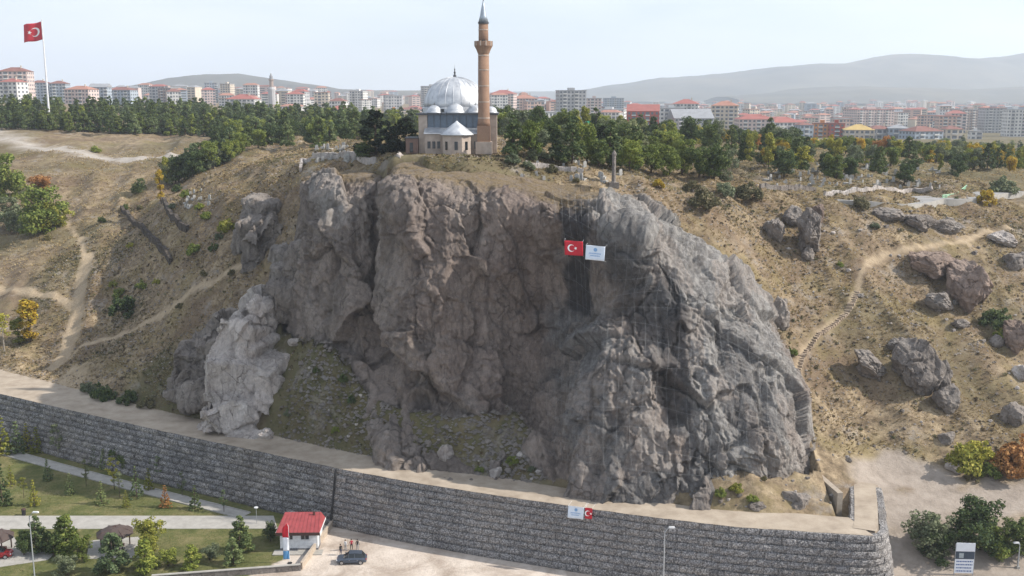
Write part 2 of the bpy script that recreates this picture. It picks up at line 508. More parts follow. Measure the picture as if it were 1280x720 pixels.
STEPS = line_px([(993, 548), (992, 520), (993, 490), (997, 462), (1006, 438), (1022, 418), (1046, 402), (1062, 385), (1072, 362), (1076, 343), (1086, 327), (1110, 317), (1150, 309), (1200, 303), (1228, 291), (1262, 285)])
tr = np.maximum(tr, track(STEPS, 0.9) * 0.8)
grav = np.maximum(track(line_px([(1085, 598), (1120, 592), (1180, 606)]), 6.5), track(line_px([(1120, 640), (1180, 625), (1290, 622), (1400, 640)]), 7))
dirt_l = track(line_px([(-60, 465), (10, 470), (60, 478), (100, 497)]), 10)
tr = np.maximum(tr, dirt_l)
court = track(line_px([(1010, 247), (1060, 248), (1120, 250), (1180, 246), (1225, 240), (1290, 250)]), 6.5)
front = Q[:, 1] < wall_y(Q[:, 0]) + 2.4
front &= Q[:, 0] < 51
LOT = [(-30.5, 152), (-33.6, 140.5), (-40, 133)]
lot_edge = np.interp(Q[:, 1], [120, 133, 140.5, 152, 170], [-50, -39, -33.4, -29.8, -29.5])
lawn = (front & (Q[:, 0] < lot_edge)).astype(float)
lot = (front & (Q[:, 0] >= lot_edge)).astype(float)
low_r = (Q[:, 0] >= 51) * (1 - sstep(138, 146, Q[:, 1]))
green = sstep(-0.1, 0.5, fbm(Pn / 22, 4, 77)) * 0.6
tal = track([at_y(345, 440, 181), at_y(400, 505, 168), at_y(470, 540, 162), at_y(560, 585, 153), at_y(660, 585, 153)], 14)
tal = np.maximum(tal, track([at_y(190, 500, 189), at_y(250, 490, 184)], 14))
green = np.maximum(green, tal)
topg = track([at_y(480, 200, 192), at_y(560, 205, 182), at_y(660, 210, 190), at_y(740, 215, 205)], 16)
green = np.maximum(green, topg * 0.7)
park = sstep(225, 290, Q[:, 1]) * sstep(-60, 0, Q[:, 0])
green = np.maximum(green, park * 0.8)
for nm, arr in (('track', tr), ('road', road), ('gravel', np.maximum(grav, low_r)), ('lawn', lawn), ('lot', lot), ('green', green)):
    set_attr(ground_me, nm, arr)

t = NT('ground')
pos = t.pos()
n1 = t.noise(0.055, 7, 0.62); n2 = t.noise(0.45, 6, 0.7); n3 = t.noise(2.6, 5, 0.75)
straw = t.ramp(n2, [(0.30, (0.09, 0.067, 0.044)), (0.45, (0.20, 0.152, 0.10)), (0.58, (0.32, 0.25, 0.165)), (0.75, (0.42, 0.34, 0.235))])
rusty = t.ramp(n3, [(0.3, (0.08, 0.056, 0.04)), (0.7, (0.22, 0.155, 0.105))])
base = t.mix(t.ramp(n1, [(0.44, 0.0), (0.62, 0.75)]), straw, rusty)
base = t.mix(t.ramp(n3, [(0.50, 0.0), (0.66, 0.6)]), base, (0.06, 0.053, 0.036))
base = t.mix(t.ramp(t.noise(0.10, 6, 0.65), [(0.50, 0.0), (0.64, 0.55)]), base, t.ramp(n3, [(0.3, (0.10, 0.085, 0.035)), (0.7, (0.29, 0.235, 0.11))]))
olive = t.ramp(n3, [(0.25, (0.032, 0.036, 0.018)), (0.55, (0.085, 0.085, 0.038)), (0.8, (0.15, 0.13, 0.07))])
gm = t.math('MULTIPLY', t.attr('green'), t.ramp(n2, [(0.30, 0.35), (0.65, 1.0)]))
base = t.mix(gm, base, olive)
# stony ground shows where the slope is thin
st = t.noise(0.16, 6, 0.7)
base = t.mix(t.ramp(st, [(0.55, 0.0), (0.66, 0.6)]), base, t.ramp(n3, [(0.3, (0.16, 0.14, 0.125)), (0.7, (0.36, 0.33, 0.30))]))
trk = t.ramp(n3, [(0.25, (0.27, 0.205, 0.135)), (0.75, (0.46, 0.37, 0.26))])
base = t.mix(t.math('MULTIPLY', t.attr('track'), t.ramp(n2, [(0.25, 0.6), (0.6, 1.0)])), base, trk)
base = t.mix(t.attr('road'), base, t.ramp(n2, [(0.3, (0.30, 0.27, 0.24)), (0.7, (0.42, 0.385, 0.345))]))
base = t.mix(t.attr('gravel'), base, t.ramp(n2, [(0.25, (0.20, 0.168, 0.140)), (0.5, (0.31, 0.265, 0.225)), (0.75, (0.38, 0.33, 0.285))]))
lw = t.ramp(t.noise(0.22, 7, 0.75), [(0.30, (0.06, 0.078, 0.026)), (0.48, (0.125, 0.13, 0.05)), (0.60, (0.20, 0.175, 0.085)), (0.72, (0.27, 0.215, 0.125))])
base = t.mix(t.attr('lawn'), base, t.mix(t.ramp(n3, [(0.4, 0.0), (0.75, 0.6)]), lw, (0.06, 0.075, 0.025)))
lt = t.ramp(t.noise(0.16, 8, 0.68, dist=0.6), [(0.30, (0.27, 0.215, 0.175)), (0.46, (0.42, 0.355, 0.30)), (0.62, (0.60, 0.53, 0.465))])
lt = t.mix(t.ramp(n3, [(0.5, 0.0), (0.8, 0.35)]), lt, (0.24, 0.19, 0.15))
base = t.mix(t.attr('lot'), base, lt)
nb = t.bump(t.noise(1.3, 8, 0.75), 0.5, 0.55)
t.done(base, 0.95, normal=nb, spec=0.1)
MAT['ground'] = t.mat
ground = link('ground', ground_me, MAT['ground'])
tag(ground, 'dry hillside, plateau and flat lot as one ground sheet', None, None, 'structure')

# ================================================================== CLIFF (lofted from columns, then weathered)
def rock_disp(P, amp=1.0, seed=0, tilt=0.25):
    """weathered, fractured rock: bulges, blocks with joints, spalls, grit"""
    Wp = P + 0.8 * np.stack([fbm(P / 5.0, 3, seed + 1), fbm(P / 5.0, 3, seed + 2), fbm(P / 5.0, 3, seed + 3)], 1)
    d = fbm(P / np.array([12, 12, 18.0]), 3, seed + 5) * 2.0
    # upright ribs and clefts
    d += fbm(Wp / np.array([4.2, 4.2, 15.0]), 4, seed + 6, gain=0.55, ridged=True) * 0.7
    S = Wp + 0.4 * np.stack([fbm(P / 1.9, 3, seed + 81), fbm(P / 1.9, 3, seed + 82), fbm(P / 1.9, 3, seed + 83)], 1)
    S[:, 0] += tilt * Wp[:, 2]
    # blocks: every cell is a plane tilted its own way, so faces meet in broken edges rather than round cells
    def blocks(Sc, size, sd, off, tl):
        q = Sc / size
        f1, e, c, cx = voro(q, sd)
        k = np.floor(cx * 7.31).astype(np.int64)
        g = np.stack([_h(k[:, 0], k[:, 1], k[:, 2], sd + j) - 0.5 for j in (5, 6, 7)], 1)
        return (c - 0.5) * off + ((q - cx) * g).sum(1) * tl, e
    a, e = blocks(S, np.array([8.5, 8.5, 14.0]), seed + 20, 1.6, 5.6)
    m1 = sstep(-0.25, 0.35, fbm(P / 8.0, 3, seed + 71))
    d += a - (1 - sstep(0.0, 0.06, e)) * 0.6 * m1
    a, e = blocks(S, np.array([3.0, 3.0, 5.0]), seed + 30, 0.55, 1.9)
    m2 = sstep(-0.05, 0.4, fbm(P / 4.5, 3, seed + 72))
    d += a * (0.35 + 0.65 * m2) - (1 - sstep(0.0, 0.08, e)) * 0.25 * m2
    a, e = blocks(S, np.array([0.95, 0.95, 1.4]), seed + 50, 0.40, 1.1)
    d += a * (0.35 + 0.65 * m1)
    # grit and small spalls
    d += fbm(P / 1.3, 5, seed + 60, gain=0.64, ridged=True) * 0.28
    return d * amp
P0 = G.reshape(-1, 3)
# deep joints seen in the photograph, as lines on the face (px, py) turned into world x, z
def face_line(pts): 
    out = []
    for (px, py) in pts:
        # nearest point of the undisplaced face to that line of sight
        dv = np.array(ray(px, py)); dv /= np.linalg.norm(dv)
        rel = P0[::7] - np.array([0, 0, CAM_Z]); al = rel @ dv
        k = np.argmin(((rel - al[:, None] * dv) ** 2).sum(1)); out.append(P0[::7][k])
    return out
disp = rock_disp(P0, 1.0, 3)
XZ = P0[:, [0, 2]]
wx = np.stack([XZ[:, 0] + fbm(P0 / 3.0, 3, 91) * 0.9, XZ[:, 1]], 1)
def groove(pts, w, depth):
    global disp
    L = [(p[0], p[2]) for p in face_line(pts)]
    d = seg_dist(wx, L)
    disp = disp - depth * (1 - sstep(0, w, d)) 
groove([(482, 225), (476, 300), (470, 380), (478, 460), (486, 530)], 2.0, 1.6)
groove([(610, 230), (612, 300), (600, 360), (592, 420), (575, 490)], 1.2, 1.0)
groove([(700, 265), (690, 320), (668, 390)], 1.4, 0.9)
groove([(716, 255), (722, 320), (724, 400)], 2.0, 0.7)
groove([(690, 440), (740, 405), (790, 385)], 1.3, 1.1)
groove([(640, 500), (680, 480), (705, 450)], 1.6, 1.4)
groove([(822, 400), (838, 450), (838, 520)], 2.6, 1.3)
groove([(905, 390), (900, 430), (905, 450)], 1.6, 1.2)
groove([(870, 470), (890, 540), (900, 600)], 1.4, 1.0)
groove([(505, 480), (530, 470), (560, 500)], 1.2, 0.9)
groove([(425, 260), (420, 330), (405, 400)], 1.2, 0.9)
groove([(775, 480), (770, 540), (745, 600)], 1.3, 1.0)
groove([(945, 470), (955, 530), (965, 600)], 1.3, 0.9)
# small cave at the foot of the central massif
cv = face_line([(520, 505)])[0]
dc = np.sqrt(((P0 - cv) ** 2 * np.array([1, 0.2, 1.2])).sum(1))
disp -= 2.6 * (1 - sstep(0.3, 3.0, dc))
Ui, Vi = np.meshgrid(np.linspace(0, 1, NU), np.linspace(0, 1, NV), indexing='ij')
edge = sstep(0, 0.05, Ui) * sstep(1, 0.93, Ui) * (sstep(0.83, 0.75, Vi) * sstep(0.66, 0.55, Ui) + sstep(1.0, 0.86, Vi) * sstep(0.55, 0.66, Ui))
dd = disp.reshape(NU, NV) * (0.22 + 0.78 * edge)
C = G + Nrm * dd[..., None]
Pc = C.reshape(-1, 3)
cliff_me = fast_mesh('cliff', Pc, grid_faces(NU, NV))
# kinds of rock: brown-red recess, grey right flank, pale patches, soil on the brow, dark patches along clefts and at the cave
SPOT_N = fbm(P0 / 4.0, 4, 123)
def spot(pts, w, soft=0.6):
    L = [(p[0], p[2]) for p in face_line(pts)]
    d = seg_dist(XZ, L)
    return 1 - sstep(w * (1 - soft), w, d + SPOT_N * w * 0.45)
brown = np.maximum.reduce([spot([(650, 290), (660, 380), (640, 460)], 11), spot([(585, 330), (570, 400), (600, 460)], 8) * 0.8, spot([(540, 270), (540, 330), (545, 400)], 7) * 0.65, spot([(470, 400), (480, 470)], 6) * 0.5, spot([(700, 540), (680, 575)], 6) * 0.4])
grey = np.maximum.reduce([spot([(740, 450), (760, 530), (780, 600)], 9), spot([(880, 380), (910, 470), (920, 580)], 14), spot([(800, 300), (850, 330), (900, 400)], 9)])
pale = np.maximum.reduce([spot([(760, 260), (820, 290), (880, 340), (940, 400), (975, 470)], 5), spot([(780, 455), (800, 500), (830, 580)], 3.2) * 0.7, spot([(870, 350), (880, 440), (890, 520), (930, 590)], 3.5), spot([(1010, 560), (1030, 600), (985, 590)], 7), spot([(405, 240), (415, 265)], 4) * 0.7])
soil = sstep(0.745, 0.79, Vi).ravel() * sstep(0.66, 0.55, Ui).ravel() + sstep(0.84, 0.93, Vi).ravel() * sstep(0.55, 0.66, Ui).ravel()
soil = np.maximum(np.clip(soil, 0, 1), sstep(0.965, 0.995, Ui).ravel() * 0.8)
dark_tone = np.maximum.reduce([spot([(718, 268), (720, 330), (722, 378)], 2.6, 0.35), spot([(838, 360), (842, 440), (845, 500)], 2.8, 0.5) * 0.7, spot([(775, 300), (790, 350), (800, 395)], 4) * 0.6, spot([(520, 500), (522, 512)], 2.6) * 0.5])  # last spot paints the cave's shade into the rock colour
for nm, arr in (('brown', brown), ('grey', grey), ('pale', pale), ('soil', soil), ('dark_tone', dark_tone)): set_attr(cliff_me, nm, arr * (0.62 if nm == 'brown' else 1.0))

def rock_mat(name, masks=True, tone=(1, 1, 1)):
    t = NT(name)
    sp = t.pos((1.0, 1.0, 0.45))
    n1 = t.noise(0.11, 8, 0.65, vec=sp, dist=0.8); n2 = t.noise(0.8, 7, 0.7, vec=sp); n3 = t.noise(4.0, 5, 0.7)
    def k(c): return tuple(min(1, a * b) for a, b in zip(c, tone))
    base = t.ramp(n1, [(0.28, k((0.13, 0.115, 0.105))), (0.45, k((0.205, 0.182, 0.165))), (0.58, k((0.28, 0.255, 0.235))), (0.75, k((0.37, 0.35, 0.33)))])
    if masks:
        br = t.ramp(n2, [(0.25, (0.135, 0.097, 0.08)), (0.5, (0.215, 0.16, 0.135)), (0.78, (0.295, 0.23, 0.195))])
        base = t.mix(t.math('MULTIPLY', t.attr('brown'), t.ramp(n1, [(0.25, 0.55), (0.6, 1.0)])), base, br)
        gr = t.ramp(n2, [(0.25, (0.10, 0.098, 0.098)), (0.5, (0.172, 0.169, 0.168)), (0.75, (0.26, 0.255, 0.25))])
        base = t.mix(t.math('MULTIPLY', t.attr('grey'), 0.9), base, gr)
        base = t.mix(t.math('MULTIPLY', t.attr('pale'), t.ramp(n2, [(0.3, 0.25), (0.6, 1.0)])), base, (0.33, 0.318, 0.303))
    base = t.mix(t.ramp(n2, [(0.40, 0.55), (0.56, 0.0)]), base, t.mix(0.5, base, k((0.07, 0.062, 0.06))))
    base = t.mix(t.ramp(n3, [(0.55, 0.0), (0.75, 0.35)]), base, k((0.46, 0.43, 0.40)))
    mt_ = t.noise(1.5, 8, 0.78, vec=t.pos((1, 1, 0.6)), dist=0.5)
    base = t.mix(1.0, base, t.ramp(mt_, [(0.30, (0.70, 0.69, 0.69)), (0.48, (0.98, 0.98, 0.98)), (0.68, (1.25, 1.24, 1.22))]), 'MULTIPLY')
    # seepage streaks run down the face
    strk = t.noise(0.55, 5, 0.6, vec=t.pos((1.0, 1.0, 0.10)))
    base = t.mix(t.ramp(strk, [(0.56, 0.0), (0.72, 0.5)]), base, k((0.09, 0.083, 0.08)))
    # lichen
    base = t.mix(t.ramp(t.noise(1.7, 6, 0.75), [(0.62, 0.0), (0.72, 0.35)]), base, (0.15, 0.135, 0.07))
    # pale dusty facets
    pf_ = t.voro(0.20, 'F1', vec=t.pos((1, 1, 0.6)), out='Color'); sp_ = t.node('ShaderNodeSeparateColor'); t.l.new(pf_, sp_.inputs[0])
    base = t.mix(t.math('MULTIPLY', t.ramp(sp_.outputs[1], [(0.62, 0.0), (0.70, 0.45)]), t.ramp(mt_, [(0.35, 0.2), (0.6, 1.0)])), base, k((0.36, 0.315, 0.28)))
    # joints
    cr = t.voro(0.42, 'DISTANCE_TO_EDGE', vec=t.mix(0.35, sp, t.node('ShaderNodeTexNoise', Scale=0.9, Detail=4).outputs['Color'], 'ADD'))
    cr2 = t.voro(1.15, 'DISTANCE_TO_EDGE', vec=t.mix(0.3, t.pos((1, 1, 0.6)), t.node('ShaderNodeTexNoise', Scale=1.6, Detail=5).outputs['Color'], 'ADD'))
    base = t.mix(t.math('MULTIPLY', t.ramp(cr2, [(0.0, 0.55), (0.035, 0.0)]), t.ramp(t.noise(0.35, 4, 0.6), [(0.46, 0.0), (0.6, 1.0)])), base, (0.055, 0.048, 0.045))
    crm = t.math('MULTIPLY', t.ramp(cr, [(0.0, 0.75), (0.022, 0.0)]), t.ramp(t.noise(0.25, 3, 0.5), [(0.5, 0.0), (0.62, 1.0)]))
    base = t.mix(crm, base, (0.06, 0.052, 0.05))
    if masks:
        base = t.mix(t.math('MULTIPLY', t.attr('dark_tone'), 0.8), base, (0.035, 0.036, 0.042))
        so = t.ramp(n3, [(0.25, (0.08, 0.062, 0.036)), (0.5, (0.20, 0.15, 0.088)), (0.75, (0.32, 0.25, 0.155))])
        base = t.mix(t.math('MULTIPLY', t.attr('soil'), t.ramp(n2, [(0.36, 0.25), (0.55, 1.0)])), base, so)
    b = t.bump(t.math('ADD', t.noise(1.1, 9, 0.78, vec=sp), t.math('MULTIPLY', crm, -0.3)), 0.6, 1.0)
    b = t.bump(t.noise(4.0, 7, 0.82), 0.16, 0.8, b)
    MAT[name] = t.done(base, 0.93, normal=b, spec=0.15)
    return MAT[name]
rock_mat('cliff_rock', True, (1.0, 0.955, 0.93))
rock_mat('pale_rock', False, (2.0, 2.03, 2.08))
rock_mat('grey_rock', False, (1.05, 1.04, 1.03))
rock_mat('red_rock', False, (1.12, 0.95, 0.86))
cliff = link('cliff', cliff_me, MAT['cliff_rock'])
tag(cliff, 'tall rugged grey and brown rock cliff above the walled terrace', None, None, 'structure')

# ================================================================== GABION WALL AND WALKWAY
t = NT('gabion_stone')
isl = t.irand()
vec = t.pos((1, 1, 1))
vd = t.voro(5.0, 'F1', vec); vc = t.voro(5.0, 'F1', vec, 'Color')
sep = t.node('ShaderNodeSeparateColor'); t.l.new(vc, sep.inputs[0])
stone = t.ramp(sep.outputs[0], [(0.0, (0.19, 0.188, 0.189)), (0.45, (0.25, 0.246, 0.244)), (0.8, (0.31, 0.302, 0.297)), (1.0, (0.40, 0.387, 0.373))])
stone = t.mix(t.ramp(vd, [(0.44, 0.0), (0.68, 0.75)]), stone, (0.06, 0.06, 0.062))
tint = t.ramp(isl, [(0.0, (0.72, 0.71, 0.72)), (0.5, (0.95, 0.95, 0.97)), (1.0, (1.18, 1.14, 1.10))])
stone = t.mix(1.0, stone, tint, 'MULTIPLY')
stone = t.mix(t.ramp(t.noise(0.08, 5, 0.6), [(0.48, 0.0), (0.68, 0.25)]), stone, (0.20, 0.165, 0.13))
stone = t.mix(1.0, stone, t.ramp(t.noise(0.22, 6, 0.7, vec=t.pos((1, 1, 0.35))), [(0.32, (0.72, 0.71, 0.70)), (0.5, (1.0, 1.0, 1.0)), (0.7, (1.18, 1.16, 1.13))]), 'MULTIPLY')
MAT['gabion'] = t.done(stone, 0.9, normal=t.bump(vd, -0.10, 0.8), spec=0.15)
t = NT('walkway_dirt')
n1 = t.noise(0.35, 7, 0.65); n3 = t.noise(3.0, 6, 0.75)
c = t.ramp(n1, [(0.28, (0.25, 0.205, 0.16)), (0.5, (0.35, 0.295, 0.235)), (0.72, (0.43, 0.37, 0.30))])
c = t.mix(t.ramp(n3, [(0.52, 0.0), (0.75, 0.5)]), c, (0.27, 0.235, 0.195))
MAT['walkway'] = t.done(c, 0.95, normal=t.bump(n3, 0.06, 0.6), spec=0.1)
t = NT('concrete')
n1 = t.noise(0.6, 8, 0.7); n3 = t.noise(6, 4, 0.7)
c = t.ramp(n1, [(0.3, (0.27, 0.26, 0.24)), (0.55, (0.36, 0.345, 0.32)), (0.75, (0.43, 0.41, 0.385))])
c = t.mix(t.ramp(n3, [(0.5, 0.0), (0.8, 0.3)]), c, (0.25, 0.24, 0.22))
MAT['concrete'] = t.done(c, 0.9, normal=t.bump(n3, 0.02, 0.4), spec=0.2)
rock_mat('rubble', False, (0.9, 0.9, 0.92))
rock_mat('dark_rubble', False, (0.42, 0.40, 0.38))
rock_mat('path_stone', False, (1.7, 1.5, 1.25))

def resample(line, step):
    L = [np.array(p, float) for p in line]
    d = np.concatenate([[0], np.cumsum([np.linalg.norm(b - a) for a, b in zip(L[:-1], L[1:])])])
    s = np.arange(0, d[-1], step)
    A = np.array(L)
    return np.stack([np.interp(s, d, A[:, k]) for k in range(A.shape[1])], 1), d[-1]
def offset_line(line, off):
    """shift a plan polyline sideways (positive = to the right of its direction)"""
    A = np.array([p[:2] for p in line], float)
    d = np.gradient(A, axis=0); d /= np.linalg.norm(d, axis=1, keepdims=True)
    return A + np.stack([d[:, 1], -d[:, 0]], 1) * off
CORNER, LEG_END = (48.0, 128.7), (55.2, 147.5)
wall_line = [p for p in WALL_TOP[:-1]] + [CORNER]
leg_line = [(49.4, 129.8), (50.5, 132.5), (53.1, 140.5), LEG_END]
wall = empty('gabion_wall', (0, 140, 0), 0, 'long dark grey gabion retaining wall of wire baskets below the cliff', 'wall')
def basket_mesh(seed, L=2.0, D=0.9, Hh=0.985):
    r = random.Random(seed); nx, nz = 5, 3
    vs, fs = [], []
    for j in range(nz + 1):
        for i in range(nx + 1):
            e = (i in (0, nx)) or (j in (0, nz))
            vs.append((-L / 2 + 0.02 + (L - 0.04) * i / nx, (0.10 if e else -r.uniform(0.0, 0.12)), Hh * j / nz))
    for j in range(nz):
        for i in range(nx):
            a = j * (nx + 1) + i; fs.append((a, a + 1, a + nx + 2, a + nx + 1))
    n = len(vs)
    vs += [(-L / 2 + 0.02, D, 0), (L / 2 - 0.02, D, 0), (L / 2 - 0.02, D, Hh), (-L / 2 + 0.02, D, Hh)]
    top = [nz * (nx + 1) + i for i in range(nx + 1)]; bot = list(range(nx + 1))
    fs.append(tuple(top + [n + 2, n + 3])); fs.append(tuple(bot[::-1] + [n, n + 1]))
    fs.append(tuple([j * (nx + 1) for j in range(nz + 1)][::-1] + [n + 3 - 0, n][::1])); fs.append(tuple([j * (nx + 1) + nx for j in range(nz + 1)] + [n + 2, n + 1]))
    return vs, fs
basket_data = [basket_mesh(k) for k in range(6)]
basket_me = []
for vs, fs in basket_data:
    me = bpy.data.meshes.new('basket'); me.from_pydata(vs, [], fs); me.materials.append(MAT['gabion']); basket_me.append(me)
slots = []
def run(line, batter, courses, z0=0.0, flip=1, gap_x=None):
    for k in range(courses):
        ol = offset_line(line, flip * batter * (courses - 1 - k))
        pts, L = resample(ol, 0.25)
        s = (0.0 if k % 2 else 1.0) + random.uniform(0, 0.2)
        while s + 1.0 < L:
            i = min(int(s / 0.25), len(pts) - 2)
            p = pts[i]; d = pts[min(i + 3, len(pts) - 1)] - pts[max(i - 3, 0)]
            ang = math.atan2(d[1], d[0])
            if flip < 0: ang += math.pi
            if gap_x is None or abs(p[0] - gap_x) > 1.25:
                jit = random.gauss(0, 0.045)
                slots.append((p[0] - math.sin(ang) * -jit, p[1] + math.cos(ang) * -jit, z0 + k * 1.0, ang + random.gauss(0, 0.006)))
            s += 2.0
run(wall_line[:-1] + [(40, 129.6), (45.6, 128.5), (47.6, 128.5), (49.0, 129.2), (50.0, 130.5), (50.6, 132.3), (52.0, 137), (53.6, 142), LEG_END], 0.21, 9)
run(offset_line(leg_line, -4.6).tolist(), 0.05, 4, z0=5.0, flip=-1)
inview = [q for q in slots if q[0] > -106]
inview.sort(key=lambda q: q[0] ** 2 + q[1] ** 2 + (q[2] - CAM_Z) ** 2 - (0 if abs(q[0] / (q[1] * 0.983 + 10)) < 0.5 else -1e6))
def frame_ok(q):
    dz = q[2] - CAM_Z; d = q[1] * CT - dz * ST; v = q[1] * ST + dz * CT
    return abs(640 + 1300 * q[0] / d - 640) < 640 and 360 - 1300 * v / d < 715
near = [q for q in inview if frame_ok(q)]
single = set(near[:300])
big = MB()
for q in slots:
    k = random.randrange(6)
    if q in single:
        o = bpy.data.objects.new('basket', basket_me[k]); COL.objects.link(o)
        o.parent = wall; o.location = (q[0], q[1] - 140, q[2]); o.rotation_euler = (0, 0, q[3])
    else:
        M = Matrix.Translation((q[0], q[1] - 140, q[2])) @ Matrix.Rotation(q[3], 4, 'Z')
        big.add([M @ Vector(v) for v in basket_data[k][0]], basket_data[k][1])
me = bpy.data.meshes.new('far_baskets'); me.from_pydata(big.v, [], big.f)
tag(link('far_baskets', me, MAT['gabion'], wall), kind='stuff')
# earth fill behind the baskets, under the walkway
def strip_mesh(lineA, lineB, z0, z1, name, mat, parent=None, dy=0, noise=0.0):
    n = len(lineA); vs = []
    for (a, b) in zip(lineA, lineB):
        vs += [(a[0], a[1] - dy, z0), (b[0], b[1] - dy, z0), (b[0], b[1] - dy, z1), (a[0], a[1] - dy, z1)]
    fs = []
    for i in range(n - 1):
        p, q = 4 * i, 4 * (i + 1)
        for k in range(4): fs.append((p + k, p + (k + 1) % 4, q + (k + 1) % 4, q + k))
    fs += [(0, 1, 2, 3), tuple(4 * (n - 1) + k for k in (3, 2, 1, 0))]
    return MB().add(vs, fs).build(name, mat, parent)
fA = offset_line(wall_line, -0.5); fB = np.array([(x, wall_y(x) + walk_w(x) * 0.97) for x in [p[0] for p in wall_line]])
fB[-1] = (46.6, 133.2)
strip_mesh(fA, fB, -0.6, 8.80, 'fill', MAT['walkway'], wall, 140)
strip_mesh(offset_line(leg_line, -0.5), offset_line(leg_line, -4.2), -0.6, 8.82, 'fill', MAT['walkway'], wall, 140)
# dark tube added in place of the dark gap at the wall joint
pj = Vector((-27.3, float(wall_y(-27.3)), 0))
MB().tube([(pj.x - 0.95, pj.y - 140 - 1.75, 0.0), (pj.x - 0.12, pj.y - 140 - 0.28, 8.9)], 0.17, 8).build('joint_tube', plain('dark_plastic', (0.02, 0.02, 0.022)), wall)
wk_pts, _ = resample([(*a, *b) for a, b in zip(offset_line(wall_line, -0.05).tolist(), (fB + np.array([0, 1.6])).tolist())], 0.8)
nW = 9
WV = np.array([[(1 - v) * r[:2] + v * r[2:] for v in np.linspace(0, 1, nW)] for r in wk_pts])
wv = WV.reshape(-1, 2)
wz = 9.03 + fbm(np.stack([wv[:, 0] / 2, wv[:, 1] / 2, wv[:, 0] * 0], 1), 3, 55) * 0.07
me = fast_mesh('walkway', np.column_stack([wv, wz]), grid_faces(len(wk_pts), nW)[:, ::-1])
tag(link('walkway', me, MAT['walkway'], smooth=True), 'bare dirt walkway along the top of the gabion wall', kind='structure')
lg, _ = resample([(*a, *b) for a, b in zip(offset_line(leg_line, -0.9).tolist(), offset_line(leg_line, -4.0).tolist())], 0.8)
LV = np.array([[(1 - v) * r[:2] + v * r[2:] for v in np.linspace(0, 1, 6)] for r in lg]).reshape(-1, 2)
lz = 9.06 + fbm(np.stack([LV[:, 0] / 2, LV[:, 1] / 2, LV[:, 0] * 0], 1), 3, 56) * 0.06
me = fast_mesh('walkway_return', np.column_stack([LV, lz]), grid_faces(len(lg), 6)[:, ::-1])
tag(link('walkway_return', me, MAT['walkway'], smooth=True), 'short dirt return of the walkway behind the wall corner', kind='structure')

# concrete culvert wall by the hollow
cu = empty('culvert_wall', at_z(1047, 648, 6.6), 0.12, 'short concrete culvert wall standing in the hollow beside the cliff foot', 'wall')
MB().box(-0.4, 0.4, -0.4, 11.0, -1.0, 4.0).build('stem', plain('culvert_concrete', (0.34, 0.29, 0.235), 0.9), cu)
MB().box(-2.6, -0.41, 10.0, 10.9, -1.0, 4.2).build('head_wall', MAT['concrete'], cu)

# ================================================================== GARDEN IN FRONT OF THE WALL
def sheet(name, pts, z, mat, label, thick=0.12):
    n = len(pts)
    vs = [(p[0], p[1], z) for p in pts] + [(p[0], p[1], z - thick) for p in pts]
    m = MB().add(vs, [tuple(range(n))] + [(i, i + n, (i + 1) % n + n, (i + 1) % n) for i in range(n)])
    return tag(m.build(name, mat), label, kind='structure')
def zpts(l, z=0.0): return [at_z(px, py, z) for px, py in l]
sheet('garden_path', zpts([(-60, 645), (342, 645), (347, 661), (-60, 661.5)]), 0.05, MAT['concrete'], 'straight pale concrete garden path')
sheet('gazebo_paving', zpts([(112, 676), (176, 671), (176, 697), (108, 699)]), 0.06, MAT['concrete'], 'pale paving under the round shelter')
sheet('side_paving', zpts([(-40, 661.6), (12, 661.6), (28, 690), (70, 690), (60, 700), (-40, 715)]), 0.064, MAT['concrete'], 'pale paving at the left edge')
bl = offset_line(wall_line, 0.20 * 8 + 2.2)
al = offset_line(wall_line, 0.20 * 8 + 4.4)
sel = [i for i, p in enumerate(wall_line) if p[0] < -30]
sheet('service_path', [tuple(bl[i]) for i in sel] + [tuple(al[i]) for i in sel[::-1]], 0.055, MAT['concrete'], 'narrow concrete path along the foot of the gabion wall')
for nm, off in (('path_kerb', 4.45), ('path_kerb', 2.0)):
    a = offset_line(wall_line, 1.6 + off); b = offset_line(wall_line, 1.6 + off + 0.18)
    o = strip_mesh([a[i] for i in sel], [b[i] for i in sel], -0.05, 0.16, nm, MAT['concrete']); tag(o, 'low concrete kerb beside the wall path', kind='structure')

# low walls between garden and lot
def low_wall(name, a, b, h, w, mat, label, cap=None):
    d = (b - a); L = d.length; ang = math.atan2(d.y, d.x)
    e = empty(name, a, ang, label, 'wall')
    n = max(2, int(L / 1.6)); bw = L / n
    me_ = [MB().box(0.01, bw - 0.01, -w / 2 + q, w / 2 + q, -0.1, h) .mesh('panel') for q in (-0.01, 0.012)]
    for m_ in me_: m_.materials.append(mat)
    for i in range(n):
        o = bpy.data.objects.new('panel', me_[i % 2]); COL.objects.link(o); o.parent = e; o.location = (i * bw, 0, random.uniform(-0.02, 0.02))
    if cap: MB().box(0, L, -w / 2 - 0.06, w / 2 + 0.06, h + 0.024, h + 0.12).build('coping', cap, e)
    return e
beige = plain('beige_wall', (0.42, 0.35, 0.28), 0.9)
fA_, fB_ = at_z(416, 657, 0), at_z(377, 712, 0)
low_wall('boundary_wall', fB_, fA_, 0.95, 0.25, beige, 'beige boundary wall running from the hut corner towards the gabion wall', beige)
low_wall('stone_wall', at_z(190, 727, 0), at_z(376, 713, 0), 0.85, 0.35, MAT['rubble'], 'low grey stone garden wall in front of the hut', MAT['concrete'])

